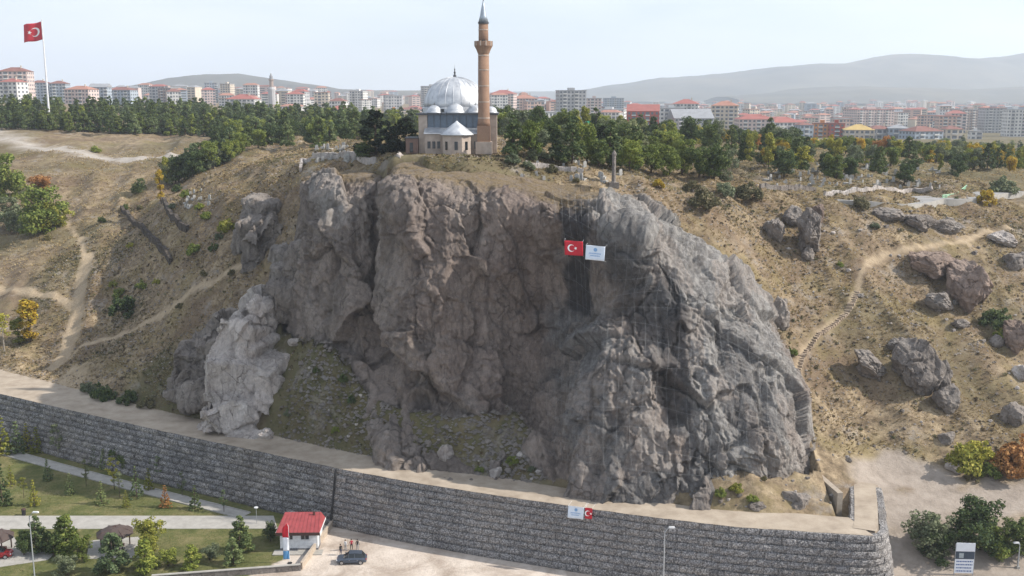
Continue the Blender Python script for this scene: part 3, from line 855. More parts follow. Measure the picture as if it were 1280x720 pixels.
# guard hut
hutp = at_z(374, 688, 0)
hut = empty('guard_hut', hutp, 0.02, 'small white guard hut with red metal roof beside the wall', 'hut')
white = plain('white_render', (0.66, 0.68, 0.70), 0.8); redroof = plain('red_roof', (0.30, 0.058, 0.062), 0.5, scale=1.2); brownm = plain('brown_fascia', (0.06, 0.03, 0.025), 0.6)
dark_glass = plain('dark_glass', (0.015, 0.02, 0.025), 0.12, spec=0.6, var=0.1)
MB().box(-2.75, 2.75, 0, 4.4, 0.35, 2.9).build('wall', white, hut)
MB().box(-2.80, 2.80, -0.06, 4.46, -0.1, 0.35).build('plinth', plain('grey_plinth', (0.16, 0.16, 0.17), 0.9), hut)
MB().box(-3.6, 3.6, -1.7, -0.07, -0.05, 0.14).build('terrace', MAT['concrete'], hut)
rf = MB().add([(-3.2, -0.65, 3.05), (3.2, -0.65, 3.05), (3.2, 5.0, 3.05), (-3.2, 5.0, 3.05), (-2.7, 4.0, 4.35), (2.7, 4.0, 4.35)], [(0, 1, 5, 4), (1, 2, 5), (2, 3, 4, 5), (3, 0, 4), (0, 3, 2, 1)]).build('roof', redroof, hut)
for i in range(11):
    x = -3.0 + 0.6 * i
    MB().tube([(x, -0.62, 3.09), (x * 0.85, 3.96, 4.37)], 0.035, 4).build('roof_seam', redroof, rf)
MB().box(-3.24, 3.24, -0.72, -0.655, 2.62, 3.08).build('fascia', brownm, hut)
for sx in (-3.24, 3.21): MB().box(sx, sx + 0.04, -0.65, 5.0, 2.80, 3.08).build('fascia', white, hut)
for x0, x1, z0, z1 in ((0.35, 1.5, 1.75, 2.55), (-1.75, -0.9, 1.75, 2.55)):
    w_ = MB().box(x0, x1, -0.05, -0.004, z0, z1).build('window', dark_glass, hut)
    MB().box(x0 - 0.07, x1 + 0.07, -0.10, -0.055, z0 - 0.07, z0).build('sill', white, w_)
    MB().box((x0 + x1) / 2 - 0.025, (x0 + x1) / 2 + 0.025, -0.075, -0.053, z0, z1).build('mullion', white, w_)
dr = MB().box(2.755, 2.80, 1.4, 2.3, 0.36, 2.4).build('door', plain('grey_door', (0.25, 0.26, 0.28)), hut)
MB().box(2.805, 2.86, 1.5, 1.62, 1.3, 1.36).build('handle', plain('steel', (0.5, 0.5, 0.5), 0.3, 1.0), dr)
MB().lathe([(0.14, 0), (0.14, 0.7), (0.09, 0.75)], 10, cx=1.8, cy=3.3).build('chimney', brownm, rf).location = (0, 0, 4.0)

# feather flag in front of the hut
ff = empty('feather_flag', at_z(361, 704, 0), 0, 'tall white feather flag with red tip standing before the hut', 'flag')
MB().tube([(0.15, 0, 0), (0.15, 0, 5.6), (0.0, 0, 6.1)], 0.03, 6).build('pole', plain('pole_white', (0.7, 0.7, 0.72), 0.4), ff)
MB().lathe([(0.35, 0), (0.35, 0.08), (0.08, 0.14)], 12, cx=0.15).build('base', plain('dark_plastic', (0.02, 0.02, 0.022)), ff)
def feather(z0, z1, mat, name, parent):
    zs = np.linspace(z0, z1, 10); vs, fs = [], []
    def wd(z): return 0.85 * (1 - max(0, (z - 5.1) / 1.0) ** 2) if z > 5.1 else 0.85
    for z in zs:
        for u in (0, 0.33, 0.66, 1): vs.append((0.13 - 0.02 - u * max(wd(z), 0.05), 0.08 * math.sin(u * 4 + z * 1.4) - 0.02, z + 0.02 * u))
    for j in range(9):
        for i in range(3): a = j * 4 + i; fs.append((a, a + 1, a + 5, a + 4))
    o = MB().add(vs, fs).build(name, mat, parent, True)
    m_ = o.modifiers.new('s', 'SOLIDIFY'); m_.thickness = 0.015
    return o
flag_red = plain('flag_red', (0.48, 0.012, 0.028), 0.7, var=0.15); flag_white = plain('flag_white', (0.72, 0.75, 0.80), 0.7, var=0.1); flag_blue = plain('flag_blue', (0.10, 0.28, 0.52), 0.7, var=0.1)
feather(3.9, 6.05, flag_red, 'red_cloth', ff); feather(1.9, 3.9, flag_white, 'white_cloth', ff); feather(0.6, 1.9, flag_blue, 'blue_cloth', ff)

# ================================================================== MOSQUE AND MINARET
t = NT('lead_dome')
n1 = t.noise(0.7, 6, 0.6, vec=t.objpos())
MAT['lead'] = t.done(t.ramp(n1, [(0.3, (0.34, 0.36, 0.39)), (0.5, (0.50, 0.52, 0.55)), (0.7, (0.62, 0.64, 0.66))]), t.ramp(n1, [(0.3, 0.42), (0.7, 0.62)]), 0.55, t.bump(n1, 0.05, 0.3), 0.5)
t = NT('ashlar')
n1 = t.noise(0.9, 6, 0.65, vec=t.objpos())
MAT['ashlar'] = t.done(t.ramp(n1, [(0.3, (0.32, 0.26, 0.22)), (0.7, (0.48, 0.405, 0.345))]), 0.9, normal=t.bump(n1, 0.03, 0.5))
t = NT('minaret_brick')
bk = t.node('ShaderNodeTexBrick', Scale=5.0, Color1=(0.235, 0.14, 0.088, 1), Color2=(0.31, 0.195, 0.13, 1), Mortar=(0.32, 0.24, 0.19, 1))
bk.inputs['Mortar Size'].default_value = 0.02
g = t.node('ShaderNodeTexCoord'); sx = t.node('ShaderNodeSeparateXYZ'); t.l.new(g.outputs['Object'], sx.inputs[0])
an = t.math('ARCTAN2', sx.outputs[1], sx.outputs[0])
cb = t.node('ShaderNodeCombineXYZ'); t.l.new(t.math('MULTIPLY', an, 1.0), cb.inputs[0]); t.l.new(t.math('MULTIPLY', sx.outputs[2], 0.8), cb.inputs[1])
t.l.new(cb.outputs[0], bk.inputs['Vector'])
c = t.mix(t.ramp(t.noise(0.4, 5, 0.6, vec=t.objpos()), [(0.35, 0.0), (0.7, 0.55)]), bk.outputs['Color'], (0.17, 0.098, 0.07))
MAT['brick'] = t.done(c, 0.9, normal=t.bump(bk.outputs['Fac'], -0.02, 0.5))
glassy = plain('blue_grey_panel', (0.10, 0.135, 0.18), 0.25, 0.2, spec=0.6)
slate = plain('dark_roof_edge', (0.07, 0.075, 0.085), 0.6)
MY = 195.0
def mz(px, py, Y=MY): return at_y(px, py, Y)
g0 = mz(572, 189); gz = g0.z
mos = empty('mosque', (g0.x, MY, gz - 0.4), 0, 'stone mosque with silver lead domes on top of the bluff', 'mosque')
ox, oz = g0.x, gz - 0.4
def lx(px, Y=MY): return mz(px, 150, Y).x - ox
def lz(py, Y=MY): return mz(572, py, Y).z - oz
zr = lz(142)
for a, b in ((523, 534), (611, 621)): MB().box(lx(a), lx(b), 0, 1.3, 0, zr - 0.25).build('pilaster', MAT['ashlar'], mos)
MB().box(lx(524), lx(620), 1.32, 15.0, 0, zr - 0.25).build('wall', MAT['ashlar'], mos)
MB().box(lx(520), lx(623), -0.35, 15.4, zr - 0.24, zr + 0.05).build('roof_slab', slate, mos)
zp0, zp1 = lz(166), zr - 0.27
npan = 8
for i in range(npan):
    x0 = lx(534) + (lx(599) - lx(534)) * i / npan; x1 = lx(534) + (lx(599) - lx(534)) * (i + 1) / npan
    MB().box(x0 + 0.04, x1 - 0.04, 0.45, 0.6, zp0, zp1).build('glass_panel', glassy, mos)
    MB().box(x0 - 0.04, x0 + 0.037, 0.35, 0.7, zp0, zp1).build('mullion', slate, mos)
# porch annex with lean-to roof
ax0, ax1 = lx(532), lx(600)
MB().box(ax0, ax1, -2.2, 0.33, 0, lz(167)).build('porch_wall', MAT['ashlar'], mos)
MB().add([(ax0 - 0.2, -2.5, lz(167)), (ax1 + 0.2, -2.5, lz(167)), (ax1 + 0.2, 0.44, lz(160)), (ax0 - 0.2, 0.44, lz(160)), (ax0 - 0.2, -2.5, lz(167) + 0.12), (ax1 + 0.2, -2.5, lz(167) + 0.12), (ax1 + 0.2, 0.44, lz(160) + 0.12), (ax0 - 0.2, 0.44, lz(160) + 0.12)], [(0, 1, 2, 3), (4, 5, 6, 7), (0, 1, 5, 4), (2, 3, 7, 6), (1, 2, 6, 5), (0, 3, 7, 4)]).build('porch_roof', MAT['lead'], mos)
for px in (537, 543, 549, 595):
    w_ = MB().box(lx(px) - 0.28, lx(px) + 0.28, -2.26, -2.203, 1.0, 2.3).build('window', dark_glass, mos)
    MB().box(lx(px) - 0.36, lx(px) + 0.36, -2.32, -2.204, 0.84, 0.98).build('sill', MAT['ashlar'], w_)
# octagonal turret in front, with conical roof
tx, tY = lx(572), -3.2
MB().lathe([(2.75, 0), (2.75, lz(168))], 8, cx=tx, cy=tY, a0=math.pi / 8).build('turret_wall', MAT['ashlar'], mos)
tr_ = MB().lathe([(3.1, lz(168)), (3.05, lz(167) + 0.05), (1.5, lz(158)), (0.3, lz(152)), (0.05, lz(150))], 16, cx=tx, cy=tY).build('turret_roof', MAT['lead'], mos, True)
MB().lathe([(0.12, lz(151)), (0.04, lz(147)), (0.01, lz(144))], 8, cx=tx, cy=tY).build('finial', slate, tr_)
for k in range(8):
    a = math.pi / 4 * k - math.pi / 2
    if math.sin(a) < 0.3:
        M = Matrix.Translation((tx, tY, 0)) @ Matrix.Rotation(a + math.pi / 2, 4, 'Z')
        MB().box(-0.3, 0.3, -2.60, -2.545, 0.9, 2.4, M).build('window', dark_glass, mos)
# main dome
dY = 7.0
dcx = lx(569, MY + dY)
dz0 = mz(569, 134, MY + dY).z - oz; dz1 = mz(569, 96, MY + dY).z - oz; dr_ = 5.95
MB().lathe([(dr_ + 0.35, zr + 0.05), (dr_ + 0.35, dz0 - 0.1), (dr_ + 0.15, dz0)], 24, cx=dcx, cy=dY).build('drum', MAT['lead'], mos)
prof = [(dr_ * math.cos(a), dz0 + (dz1 - dz0) * (math.sin(a) ** 0.92)) for a in np.linspace(0, math.pi / 2 - 0.02, 14)]
dome = MB().lathe(prof, 48, cx=dcx, cy=dY).build('dome', MAT['lead'], mos, True)
for k in range(24):
    a = 2 * math.pi * k / 24
    MB().tube([(dcx + (r_ + 0.02) * math.cos(a), dY + (r_ + 0.02) * math.sin(a), z_ + 0.02) for r_, z_ in prof[:-1]], 0.03, 4).build('seam', MAT['lead'], dome)
MB().lathe([(0.32, dz1 - 0.05), (0.30, dz1 + 0.3), (0.10, dz1 + 0.5), (0.22, dz1 + 0.8), (0.07, dz1 + 1.1), (0.13, dz1 + 1.35), (0.03, dz1 + 1.6), (0.01, dz1 + 2.3)], 10, cx=dcx, cy=dY).build('finial', slate, dome)
for k in range(12):
    a = math.pi * 2 * k / 12 + 0.2
    M = Matrix.Translation((dcx, dY, 0)) @ Matrix.Rotation(a, 4, 'Z')
    MB().box(-0.28, 0.28, -dr_ - 0.42, -dr_ - 0.25, zr + 0.25, dz0 - 0.25, M).build('drum_window', dark_glass, mos)
for px, r_ in ((543, 1.35), (569, 1.75), (594, 1.35), (614, 1.1)):
    cx_ = lx(px, MY + 1.6)
    pf = [(r_ + 0.12, zr + 0.06), (r_ + 0.12, zr + 0.3)] + [(r_ * math.cos(a), zr + 0.3 + r_ * 0.92 * math.sin(a)) for a in np.linspace(0, math.pi / 2 - 0.03, 8)]
    d_ = MB().lathe(pf, 20, cx=cx_, cy=1.6).build('small_dome', MAT['lead'], mos, True)
    MB().lathe([(0.1, pf[-1][1] - 0.05), (0.05, pf[-1][1] + 0.3), (0.01, pf[-1][1] + 0.7)], 6, cx=cx_, cy=1.6).build('finial', slate, d_)
# brown side room on the left
brs = plain('brown_stone', (0.20, 0.13, 0.105), 0.9)
MB().box(lx(507), lx(522.5), -0.6, 4.0, 0, lz(173)).build('side_room', brs, mos)
MB().box(lx(506), lx(523) - 0.1, -0.8, 4.2, lz(173) + 0.003, lz(172) + 0.05).build('side_roof', slate, mos)
MB().box(lx(512), lx(516), -0.65, -0.604, 0.2, 2.0).build('side_door', dark_glass, mos)

mp = mz(605, 188, 193.2)
mi = empty('minaret', (mp.x, 193.2, gz - 0.4), 0, 'tall brown brick minaret with balcony and grey cone beside the mosque', 'minaret')
def nz(py): return at_y(605, py, 193.2).z - (gz - 0.4)
MB().box(-1.5, 1.5, -1.5, 1.5, 0, nz(177)).build('base', MAT['ashlar'], mi)
MB().box(-1.2, 1.2, -1.2, 1.2, nz(177) + 0.002, nz(157)).build('pedestal', MAT['brick'], mi)
MB().lathe([(1.2, nz(157) + 0.002), (1.12, nz(152)), (1.08, nz(150)), (0.98, nz(67))], 20).build('shaft', MAT['brick'], mi, True)
for py_, r_ in ((148, 1.12), (128, 1.085), (108, 1.065), (88, 1.045), (70, 1.03)): MB().lathe([(r_, nz(py_)), (r_, nz(py_ - 1.2))], 20).build('band', MAT['ashlar'], mi)
ba = MB().lathe([(0.98, nz(67.5)), (1.10, nz(66)), (1.22, nz(63.5)), (1.42, nz(60.5)), (1.62, nz(58)), (1.66, nz(57.5))], 20).build('balcony', MAT['brick'], mi)
pr = MB().lathe([(1.60, nz(57.4)), (1.60, nz(51.5)), (1.48, nz(51.5)), (1.48, nz(57.3))], 20, cap=False).build('parapet', MAT['brick'], ba)
for k in range(10):
    a = 2 * math.pi * k / 10
    MB().box(1.56, 1.68, -0.1, 0.1, nz(57.4), nz(51.3), Matrix.Rotation(a, 4, 'Z')).build('parapet_post', MAT['ashlar'], ba)
up = MB().lathe([(0.90, nz(57.6)), (0.86, nz(29.5))], 18).build('upper_shaft', MAT['brick'], mi, True)
MB().box(-0.3, 0.3, -0.93, -0.86, nz(56.8), nz(50)).build('door', dark_glass, up)
MB().lathe([(0.93, nz(38)), (0.93, nz(36.8))], 18).build('band', MAT['ashlar'], up)
MB().lathe([(0.97, nz(29.8)), (0.99, nz(27.4))], 18).build('eave_ring', slate, mi)
co = MB().lathe([(0.88, nz(27.3)), (0.62, nz(20)), (0.34, nz(9)), (0.08, nz(0.5))], 18).build('cone', plain('cone_lead', (0.36, 0.41, 0.46), 0.45, 0.5), mi, True)
MB().lathe([(0.09, nz(1)), (0.13, nz(-1)), (0.03, nz(-4)), (0.01, nz(-9))], 8).build('finial', slate, co)

# ================================================================== FLAGS AND BANNERS
def crescent(r=0.25, n=24):
    """outline of the crescent, centre (0,0), outer radius r"""
    out = []
    r2, cx = r * 0.8, r * 0.25
    x = (r * r - r2 * r2 + cx * cx) / (2 * cx); a1 = math.acos(max(-1, min(1, x / r))); a2 = math.acos(max(-1, min(1, (x - cx) / r2)))
    O = [(r * math.cos(a), r * math.sin(a)) for a in np.linspace(a1, 2 * math.pi - a1, n)]
    I = [(cx + r2 * math.cos(a), r2 * math.sin(a)) for a in np.linspace(a2, 2 * math.pi - a2, n)]
    return O, I
def emblem(parent, to3, w, h, mat):
    """white crescent and star as thin shapes lying on a flag; to3(u,v) gives a point of the cloth"""
    O, I = crescent(0.25 * h)
    n = len(O); cu_ = 0.36 * w
    vs = [to3(cu_ + x, h / 2 + y) for x, y in O] + [to3(cu_ + x, h / 2 + y) for x, y in I]
    MB().add(vs, [(i, i + 1, n + i + 1, n + i) for i in range(n - 1)]).build('crescent', mat, parent)
    sc, sr = 0.36 * w + 0.30 * h, 0.125 * h
    st = [(sc + (sr if k % 2 == 0 else sr * 0.4) * math.cos(math.pi + k * math.pi / 5), h / 2 + (sr if k % 2 == 0 else sr * 0.4) * math.sin(k * math.pi / 5)) for k in range(10)]
    vs = [to3(sc, h / 2)] + [to3(x, y) for x, y in st]
    MB().add(vs, [(0, 1 + k, 1 + (k + 1) % 10) for k in range(10)]).build('star', mat, parent)
white_print = plain('white_print', (0.80, 0.80, 0.80), 0.7, var=0.05)
def cloth(parent, to3, w, h, mat, nu=16, nv=8, name='cloth', th=0.02):
    vs = [to3(w * i / nu, h * j / nv) for i in range(nu + 1) for j in range(nv + 1)]
    fs = [(i * (nv + 1) + j, (i + 1) * (nv + 1) + j, (i + 1) * (nv + 1) + j + 1, i * (nv + 1) + j + 1) for i in range(nu) for j in range(nv)]
    o = MB().add(vs, fs).build(name, mat, parent, True)
    m_ = o.modifiers.new('thickness', 'SOLIDIFY'); m_.thickness = th; m_.offset = 0
    return o
# big flag on its pole beyond the left hillside
fpY = 500.0
fb = hit(62, 151); fb = Vector((at_y(62, 151, fpY).x, fpY, H1(at_y(62, 151, fpY).x, fpY)))
ztop = at_y(52.5, 24, fpY).z
fp = empty('flagpole', fb, 0, 'tall white flagpole rising above the pine belt, carrying a red flag', 'flagpole')
MB().tube([(0, 0, -0.5), (0, 0, (ztop - fb.z) * 0.5), (0, 0, ztop - fb.z)], [0.55, 0.38, 0.2], 10).build('pole', plain('pole_white', (0.7, 0.7, 0.72), 0.4), fp)
MB().lathe([(1.6, -0.5), (1.6, 0.5), (1.2, 0.7)], 12).build('base', MAT['concrete'], fp)
fh = ztop - 1.0
fl = empty('flag', (fb.x, fb.y, 0), 0, 'red flag with white crescent and star flying from the tall pole', 'flag')
def fl3(off):
    def f(u, v):   # u runs away from the pole to the left
        k = u / 8.6
        return (-u - 0.3, 0.9 * math.sin(k * 6.0 + v * 0.15) * k + off, fh - 8.2 + v - 1.9 * k - 0.5 * math.sin(k * 5 + 0.6) * k + (0.6 * k * (1 - abs(v / 4.1 - 1)) if False else 0))
    return f
cl = cloth(fl, fl3(0), 8.6, 8.2, flag_red, 20, 12)
for s_ in (-0.05, 0.05): emblem(cl, fl3(s_), 8.6, 8.2, white_print)

def hang(name, label, p00, p10, p01, mat, hasmoon, wv=0.1, nrm=(0, -1, 0)):
    """cloth banner from three corners: bottom-left, bottom-right, top-left"""
    p00, p10, p01 = Vector(p00), Vector(p10), Vector(p01)
    e = empty(name, p00, 0, label, 'flag' if hasmoon else 'banner')
    ux, uy = (p10 - p00), (p01 - p00); w, h = ux.length, uy.length; ux.normalize(); uy.normalize(); nn = ux.cross(uy).normalized()
    def mk(off):
        def f(u, v): return tuple(ux * u + uy * v + nn * (off + wv * math.sin(u / w * 7 + v / h * 2) * 0.5 + wv * 0.4 * math.sin(v / h * 6)))
        return f
    c_ = cloth(e, mk(0), w, h, mat, 14, 8)
    if hasmoon: emblem(c_, mk(0.04), w, h, white_print)
    for q in ((0, h), (w, h), (0, 0), (w, 0)):
        MB().tube([Vector(mk(0.0)(*q)), Vector(mk(0.0)(*q)) + nn * -1.6 + uy * (0.1 if q[1] > 0 else -0.3)], 0.012, 4).build('rope', flag_white, e)
    return e, mk, w, h, c_
def pt(px, py, Y): return at_y(px, py, Y)
hang('flag', 'red flag with white crescent and star hung high on the cliff face', pt(706, 318.5, 152.6), pt(729, 320, 152.2), pt(705.5, 300.5, 152.6), flag_red, True)
ban_mat = plain('banner_cloth', (0.62, 0.70, 0.80), 0.7, var=0.08)
pale_blue = plain('banner_blue', (0.20, 0.36, 0.60), 0.7, var=0.1)
def banner(label, a, b, c):
    e, mk, w, h, c_ = hang('banner', label, a, b, c, ban_mat, False, 0.08)
    f = mk(0.04)
    # round blue emblem and the rows of small blue lettering, too fine to read
    vs = [f(w / 2, h * 0.72)] + [f(w / 2 + h * 0.13 * math.cos(k * math.pi / 8), h * 0.72 + h * 0.13 * math.sin(k * math.pi / 8)) for k in range(16)]
    MB().add(vs, [(0, 1 + k, 1 + (k + 1) % 16) for k in range(16)]).build('emblem', pale_blue, c_)
    for v, u0, u1 in ((0.46, 0.18, 0.82), (0.30, 0.25, 0.75)):
        m_ = MB(); x = u0
        while x < u1 - 0.03:
            q = x + random.uniform(0.02, 0.045)
            m_.add([f(w * x, h * (v - 0.035)), f(w * q, h * (v - 0.035)), f(w * q, h * (v + 0.035)), f(w * x, h * (v + 0.035))], [(0, 1, 2, 3)]); x = q + 0.014
        m_.build('lettering', pale_blue, c_)
    for (u0, u1, v0, v1) in ((0.02, 0.98, 0.03, 0.06), (0.02, 0.98, 0.94, 0.97)):
        MB().add([f(w * (u0 + (u1 - u0) * i / 8), h * v0) for i in range(9)] + [f(w * (u0 + (u1 - u0) * i / 8), h * v1) for i in range(9)], [(i, i + 1, i + 10, i + 9) for i in range(8)]).build('border', white_print, c_)
banner('white and pale blue banner hung on the cliff beside the red flag', pt(731.5, 324, 151.4), pt(755.5, 326.5, 150.6), pt(732.5, 306, 151.4))
wy_ = float(wall_y(8.5)) - 0.55
def wp(px, py): 
    x = at_y(px, py, 139).x; return at_y(px, py, float(wall_y(x)) - 0.62)
banner('white and pale blue banner hanging on the gabion wall', wp(709.5, 647), wp(729, 649.5), wp(710.5, 632))
hang('flag', 'small red flag with white crescent hanging on the gabion wall', wp(731.2, 648), wp(740, 649), wp(731.6, 634.5), flag_red, True, 0.06)

# ================================================================== VEGETATION
def leaf_mat(name, dark, mid, light, tr=0.25):
    t = NT(name)
    r1 = t.irand(); r2 = t.orand()
    n = t.noise(0.55, 3, 0.6)
    c = t.ramp(r1, [(0.0, dark), (0.5, mid), (1.0, light)])
    c = t.mix(t.ramp(n, [(0.35, 0.55), (0.65, 0.0)]), c, dark)
    tint = t.ramp(r2, [(0.0, (0.70, 0.74, 0.74)), (0.5, (1.0, 1.0, 1.0)), (1.0, (1.30, 1.22, 1.0))])
    c = t.mix(1.0, c, tint, 'MULTIPLY')
    t.done(c, 0.7, spec=0.15)
    tl = t.node('ShaderNodeBsdfTranslucent'); t.l.new(c, tl.inputs['Color'])
    mx = t.node('ShaderNodeMixShader'); mx.inputs[0].default_value = tr
    t.l.new(t.b.outputs[0], mx.inputs[1]); t.l.new(tl.outputs[0], mx.inputs[2])
    t.l.new(mx.outputs[0], t.n['Material Output'].inputs['Surface'])
    MAT[name] = t.mat
leaf_mat('pine', (0.043, 0.071, 0.031), (0.106, 0.145, 0.054), (0.226, 0.257, 0.092))
leaf_mat('spruce', (0.068, 0.106, 0.050), (0.159, 0.211, 0.096), (0.305, 0.339, 0.164))
leaf_mat('dark_leaf', (0.032, 0.056, 0.023), (0.080, 0.117, 0.042), (0.172, 0.211, 0.069))
leaf_mat('green_leaf', (0.080, 0.117, 0.027), (0.197, 0.246, 0.054), (0.371, 0.386, 0.096))
leaf_mat('olive_leaf', (0.081, 0.106, 0.058), (0.173, 0.202, 0.115), (0.307, 0.326, 0.202))
leaf_mat('lime_leaf', (0.143, 0.164, 0.031), (0.316, 0.316, 0.058), (0.499, 0.442, 0.106))
leaf_mat('yellow_leaf', (0.240, 0.150, 0.021), (0.540, 0.352, 0.038), (0.600, 0.525, 0.075))
leaf_mat('orange_leaf', (0.195, 0.090, 0.033), (0.405, 0.195, 0.068), (0.570, 0.315, 0.120))
leaf_mat('black_pine', (0.010, 0.018, 0.011), (0.024, 0.038, 0.020), (0.050, 0.068, 0.034))
leaf_mat('scrub', (0.068, 0.068, 0.035), (0.173, 0.157, 0.081), (0.316, 0.269, 0.150))
bark = plain('bark', (0.085, 0.062, 0.045), 0.95); palebark = plain('pale_bark', (0.30, 0.27, 0.23), 0.9)

def leaf_cloud(centers, radii, per, size, seed, squash=1.0):
    """small four-sided leaf sprays spread through clumps; returns verts, faces"""
    r = np.random.default_rng(seed)
    V, Fq = [], []
    for c, rad in zip(centers, radii):
        n = max(6, int(per * (rad / np.mean(radii)) ** 2))
        d = r.normal(size=(n, 3)); d /= np.linalg.norm(d, axis=1, keepdims=True)
        rr = rad * r.uniform(0.35, 1.0, n) ** 0.6
        p = c + d * rr[:, None] * np.array([1, 1, squash])
        nn = d + r.normal(size=(n, 3)) * 0.55 + np.array([0, 0, 0.25]); nn /= np.linalg.norm(nn, axis=1, keepdims=True)
        a = np.cross(nn, r.normal(size=(n, 3))); a /= np.linalg.norm(a, axis=1, keepdims=True); b = np.cross(nn, a)
        s = size * r.uniform(0.6, 1.35, n)[:, None]; e = s * r.uniform(0.45, 0.9, n)[:, None]
        q = np.stack([p - a * s - b * e * 0.5, p + a * s * 0.7 - b * e, p + a * s + b * e * 0.6, p - a * s * 0.5 + b * e], 1)
        V.append(q.reshape(-1, 3))
    V = np.concatenate(V); return V, np.arange(len(V)).reshape(-1, 4)
def crown_points(kind, r):
    C, S = [], []
    if kind == 'pine':
        for i in range(56):
            z = 0.10 + 0.87 * r.uniform(0, 1) ** 1.25; w = 0.25 * (1 - (z - 0.10) / 0.92) ** 0.7 * r.uniform(0.5, 1.05) + 0.012
            a = r.uniform(0, 6.283); C.append((w * math.cos(a), w * math.sin(a), z)); S.append(0.085 * (1.15 - z * 0.6) * r.uniform(0.7, 1.3))
    elif kind == 'spruce':
        for L in range(11):
            z = 0.10 + 0.84 * L / 10; w = 0.20 * (1 - (z - 0.10) / 0.92) + 0.01
            m = max(3, int(9 * (1 - L / 12)))
            for k in range(m):
                a = 6.283 * k / m + L * 0.7 + r.uniform(-0.3, 0.3); ww = w * r.uniform(0.45, 1.1)
                C.append((ww * math.cos(a), ww * math.sin(a), z - 0.25 * ww)); S.append(0.05 * (1.1 - z * 0.6) * r.uniform(0.7, 1.2))
    elif kind == 'poplar':
        for i in range(40):
            z = r.uniform(0.14, 0.98); w = 0.12 * math.sin(math.pi * min(1, (z - 0.05) / 1.0)) ** 0.6 * r.uniform(0.3, 1.0)
            a = r.uniform(0, 6.283); C.append((w * math.cos(a), w * math.sin(a), z)); S.append(0.06 * r.uniform(0.7, 1.3))
    elif kind == 'round':
        lobes = [(r.uniform(-0.20, 0.20), r.uniform(-0.20, 0.20), r.uniform(0.20, 0.76), r.uniform(0.16, 0.25)) for _ in range(10)]
        for lb in lobes:
            for i in range(9):
                d = r.normal(size=3); d /= np.linalg.norm(d); q = lb[3] * r.uniform(0.5, 1.0)
                C.append((lb[0] + d[0] * q, lb[1] + d[1] * q, lb[2] + d[2] * q * 0.8)); S.append(0.085 * r.uniform(0.6, 1.3))
    elif kind == 'thin':
        for i in range(22):
            z = r.uniform(0.30, 0.98); w = 0.17 * math.sin(math.pi * (z - 0.2) / 0.95) * r.uniform(0.2, 1.0)
            a = r.uniform(0, 6.283); C.append((w * math.cos(a), w * math.sin(a), z)); S.append(0.055 * r.uniform(0.6, 1.2))
    elif kind == 'shrub':
        for i in range(34):
            a = r.uniform(0, 6.283); w = 0.62 * math.sqrt(r.uniform(0, 1)); z = (1 - (w / 0.75) ** 2) * r.uniform(0.25, 0.85)
            C.append((w * math.cos(a), w * math.sin(a), z + 0.05)); S.append(0.20 * r.uniform(0.6, 1.2))
    return np.array(C), np.array(S)
SPEC = {'pine': (60, 0.021, 0.9), 'spruce': (30, 0.017, 0.6), 'poplar': (60, 0.018, 1.1), 'round': (56, 0.018, 0.85), 'thin': (44, 0.014, 1.0), 'shrub': (60, 0.048, 0.8)}
TREES = {}
def tree_meshes(kind, var):
    key = (kind, var)
    if key in TREES: return TREES[key]
    r = np.random.default_rng(hash(kind) % 1 + sum(map(ord, kind)) * 31 + var)
    C_, S_ = crown_points(kind, r)
    per, size, sq = SPEC[kind]
    V_, F_ = leaf_cloud(C_, S_, per, size, var * 7 + 3, sq)
    cm = fast_mesh(kind + '_crown', V_, F_); cm.materials.append(MAT['pine'])
    m = MB()
    if kind == 'shrub':
        for k in range(5):
            i = r.integers(len(C_)); m.tube([(0, 0, -0.1), C_[i] * 0.5, C_[i]], [0.03, 0.02, 0.008], 5)
    else:
        th = {'pine': 0.022, 'spruce': 0.018, 'poplar': 0.018, 'round': 0.030, 'thin': 0.012}[kind]
        top = 0.9 if kind != 'round' else 0.6
        m.tube([(0, 0, -0.05), (0.006, 0.004, top * 0.4), (-0.004, 0.005, top)], [th, th * 0.75, th * 0.2], 7)
        for k in range(7 if kind == 'round' else 6):
            i = r.integers(len(C_)); c = C_[i]; z0 = max(0.08, min(top * 0.9, c[2] - 0.18))
            m.tube([(0, 0, z0), (c[0] * 0.5, c[1] * 0.5, (z0 + c[2]) / 2), tuple(c)], [th * 0.5, th * 0.3, th * 0.1], 5)
    tm = m.mesh(kind + '_trunk'); tm.materials.append(bark)
    TREES[key] = (cm, tm); return TREES[key]
NVAR = {'pine': 5, 'spruce': 3, 'poplar': 2, 'round': 5, 'thin': 3, 'shrub': 5}
def tree(name, kind, loc, h, mat, label, cat='tree', group=None, wide=1.0, trunk=None):
    v = random.randrange(NVAR[kind])
    cm, tm = tree_meshes(kind, v)
    e = empty(name, loc, random.uniform(0, 6.28), label, cat, group)
    e.scale = (h * wide, h * wide, h)
    for nm, me_, mt in (('crown', cm, MAT[mat]), ('trunk', tm, trunk or bark)):
        if kind == 'shrub': nm = {'crown': 'foliage', 'trunk': 'stem'}[nm]
        o = bpy.data.objects.new(nm, me_); COL.objects.link(o); o.parent = e
        o.material_slots[0].link = 'OBJECT'; o.material_slots[0].material = mt
    return e
def tree_px(name, kind, px, base, top, mat, label, z=None, **kw):
    """tree whose foot and tip are read off the photograph"""
    p = at_z(px, base, z) if z is not None else hit(px, base)
    d = p.y * CT - (p.z - CAM_Z) * ST
    h = (base - top) / F_PX * d * 1.04
    return tree(name, kind, p, h, mat, label, **kw)

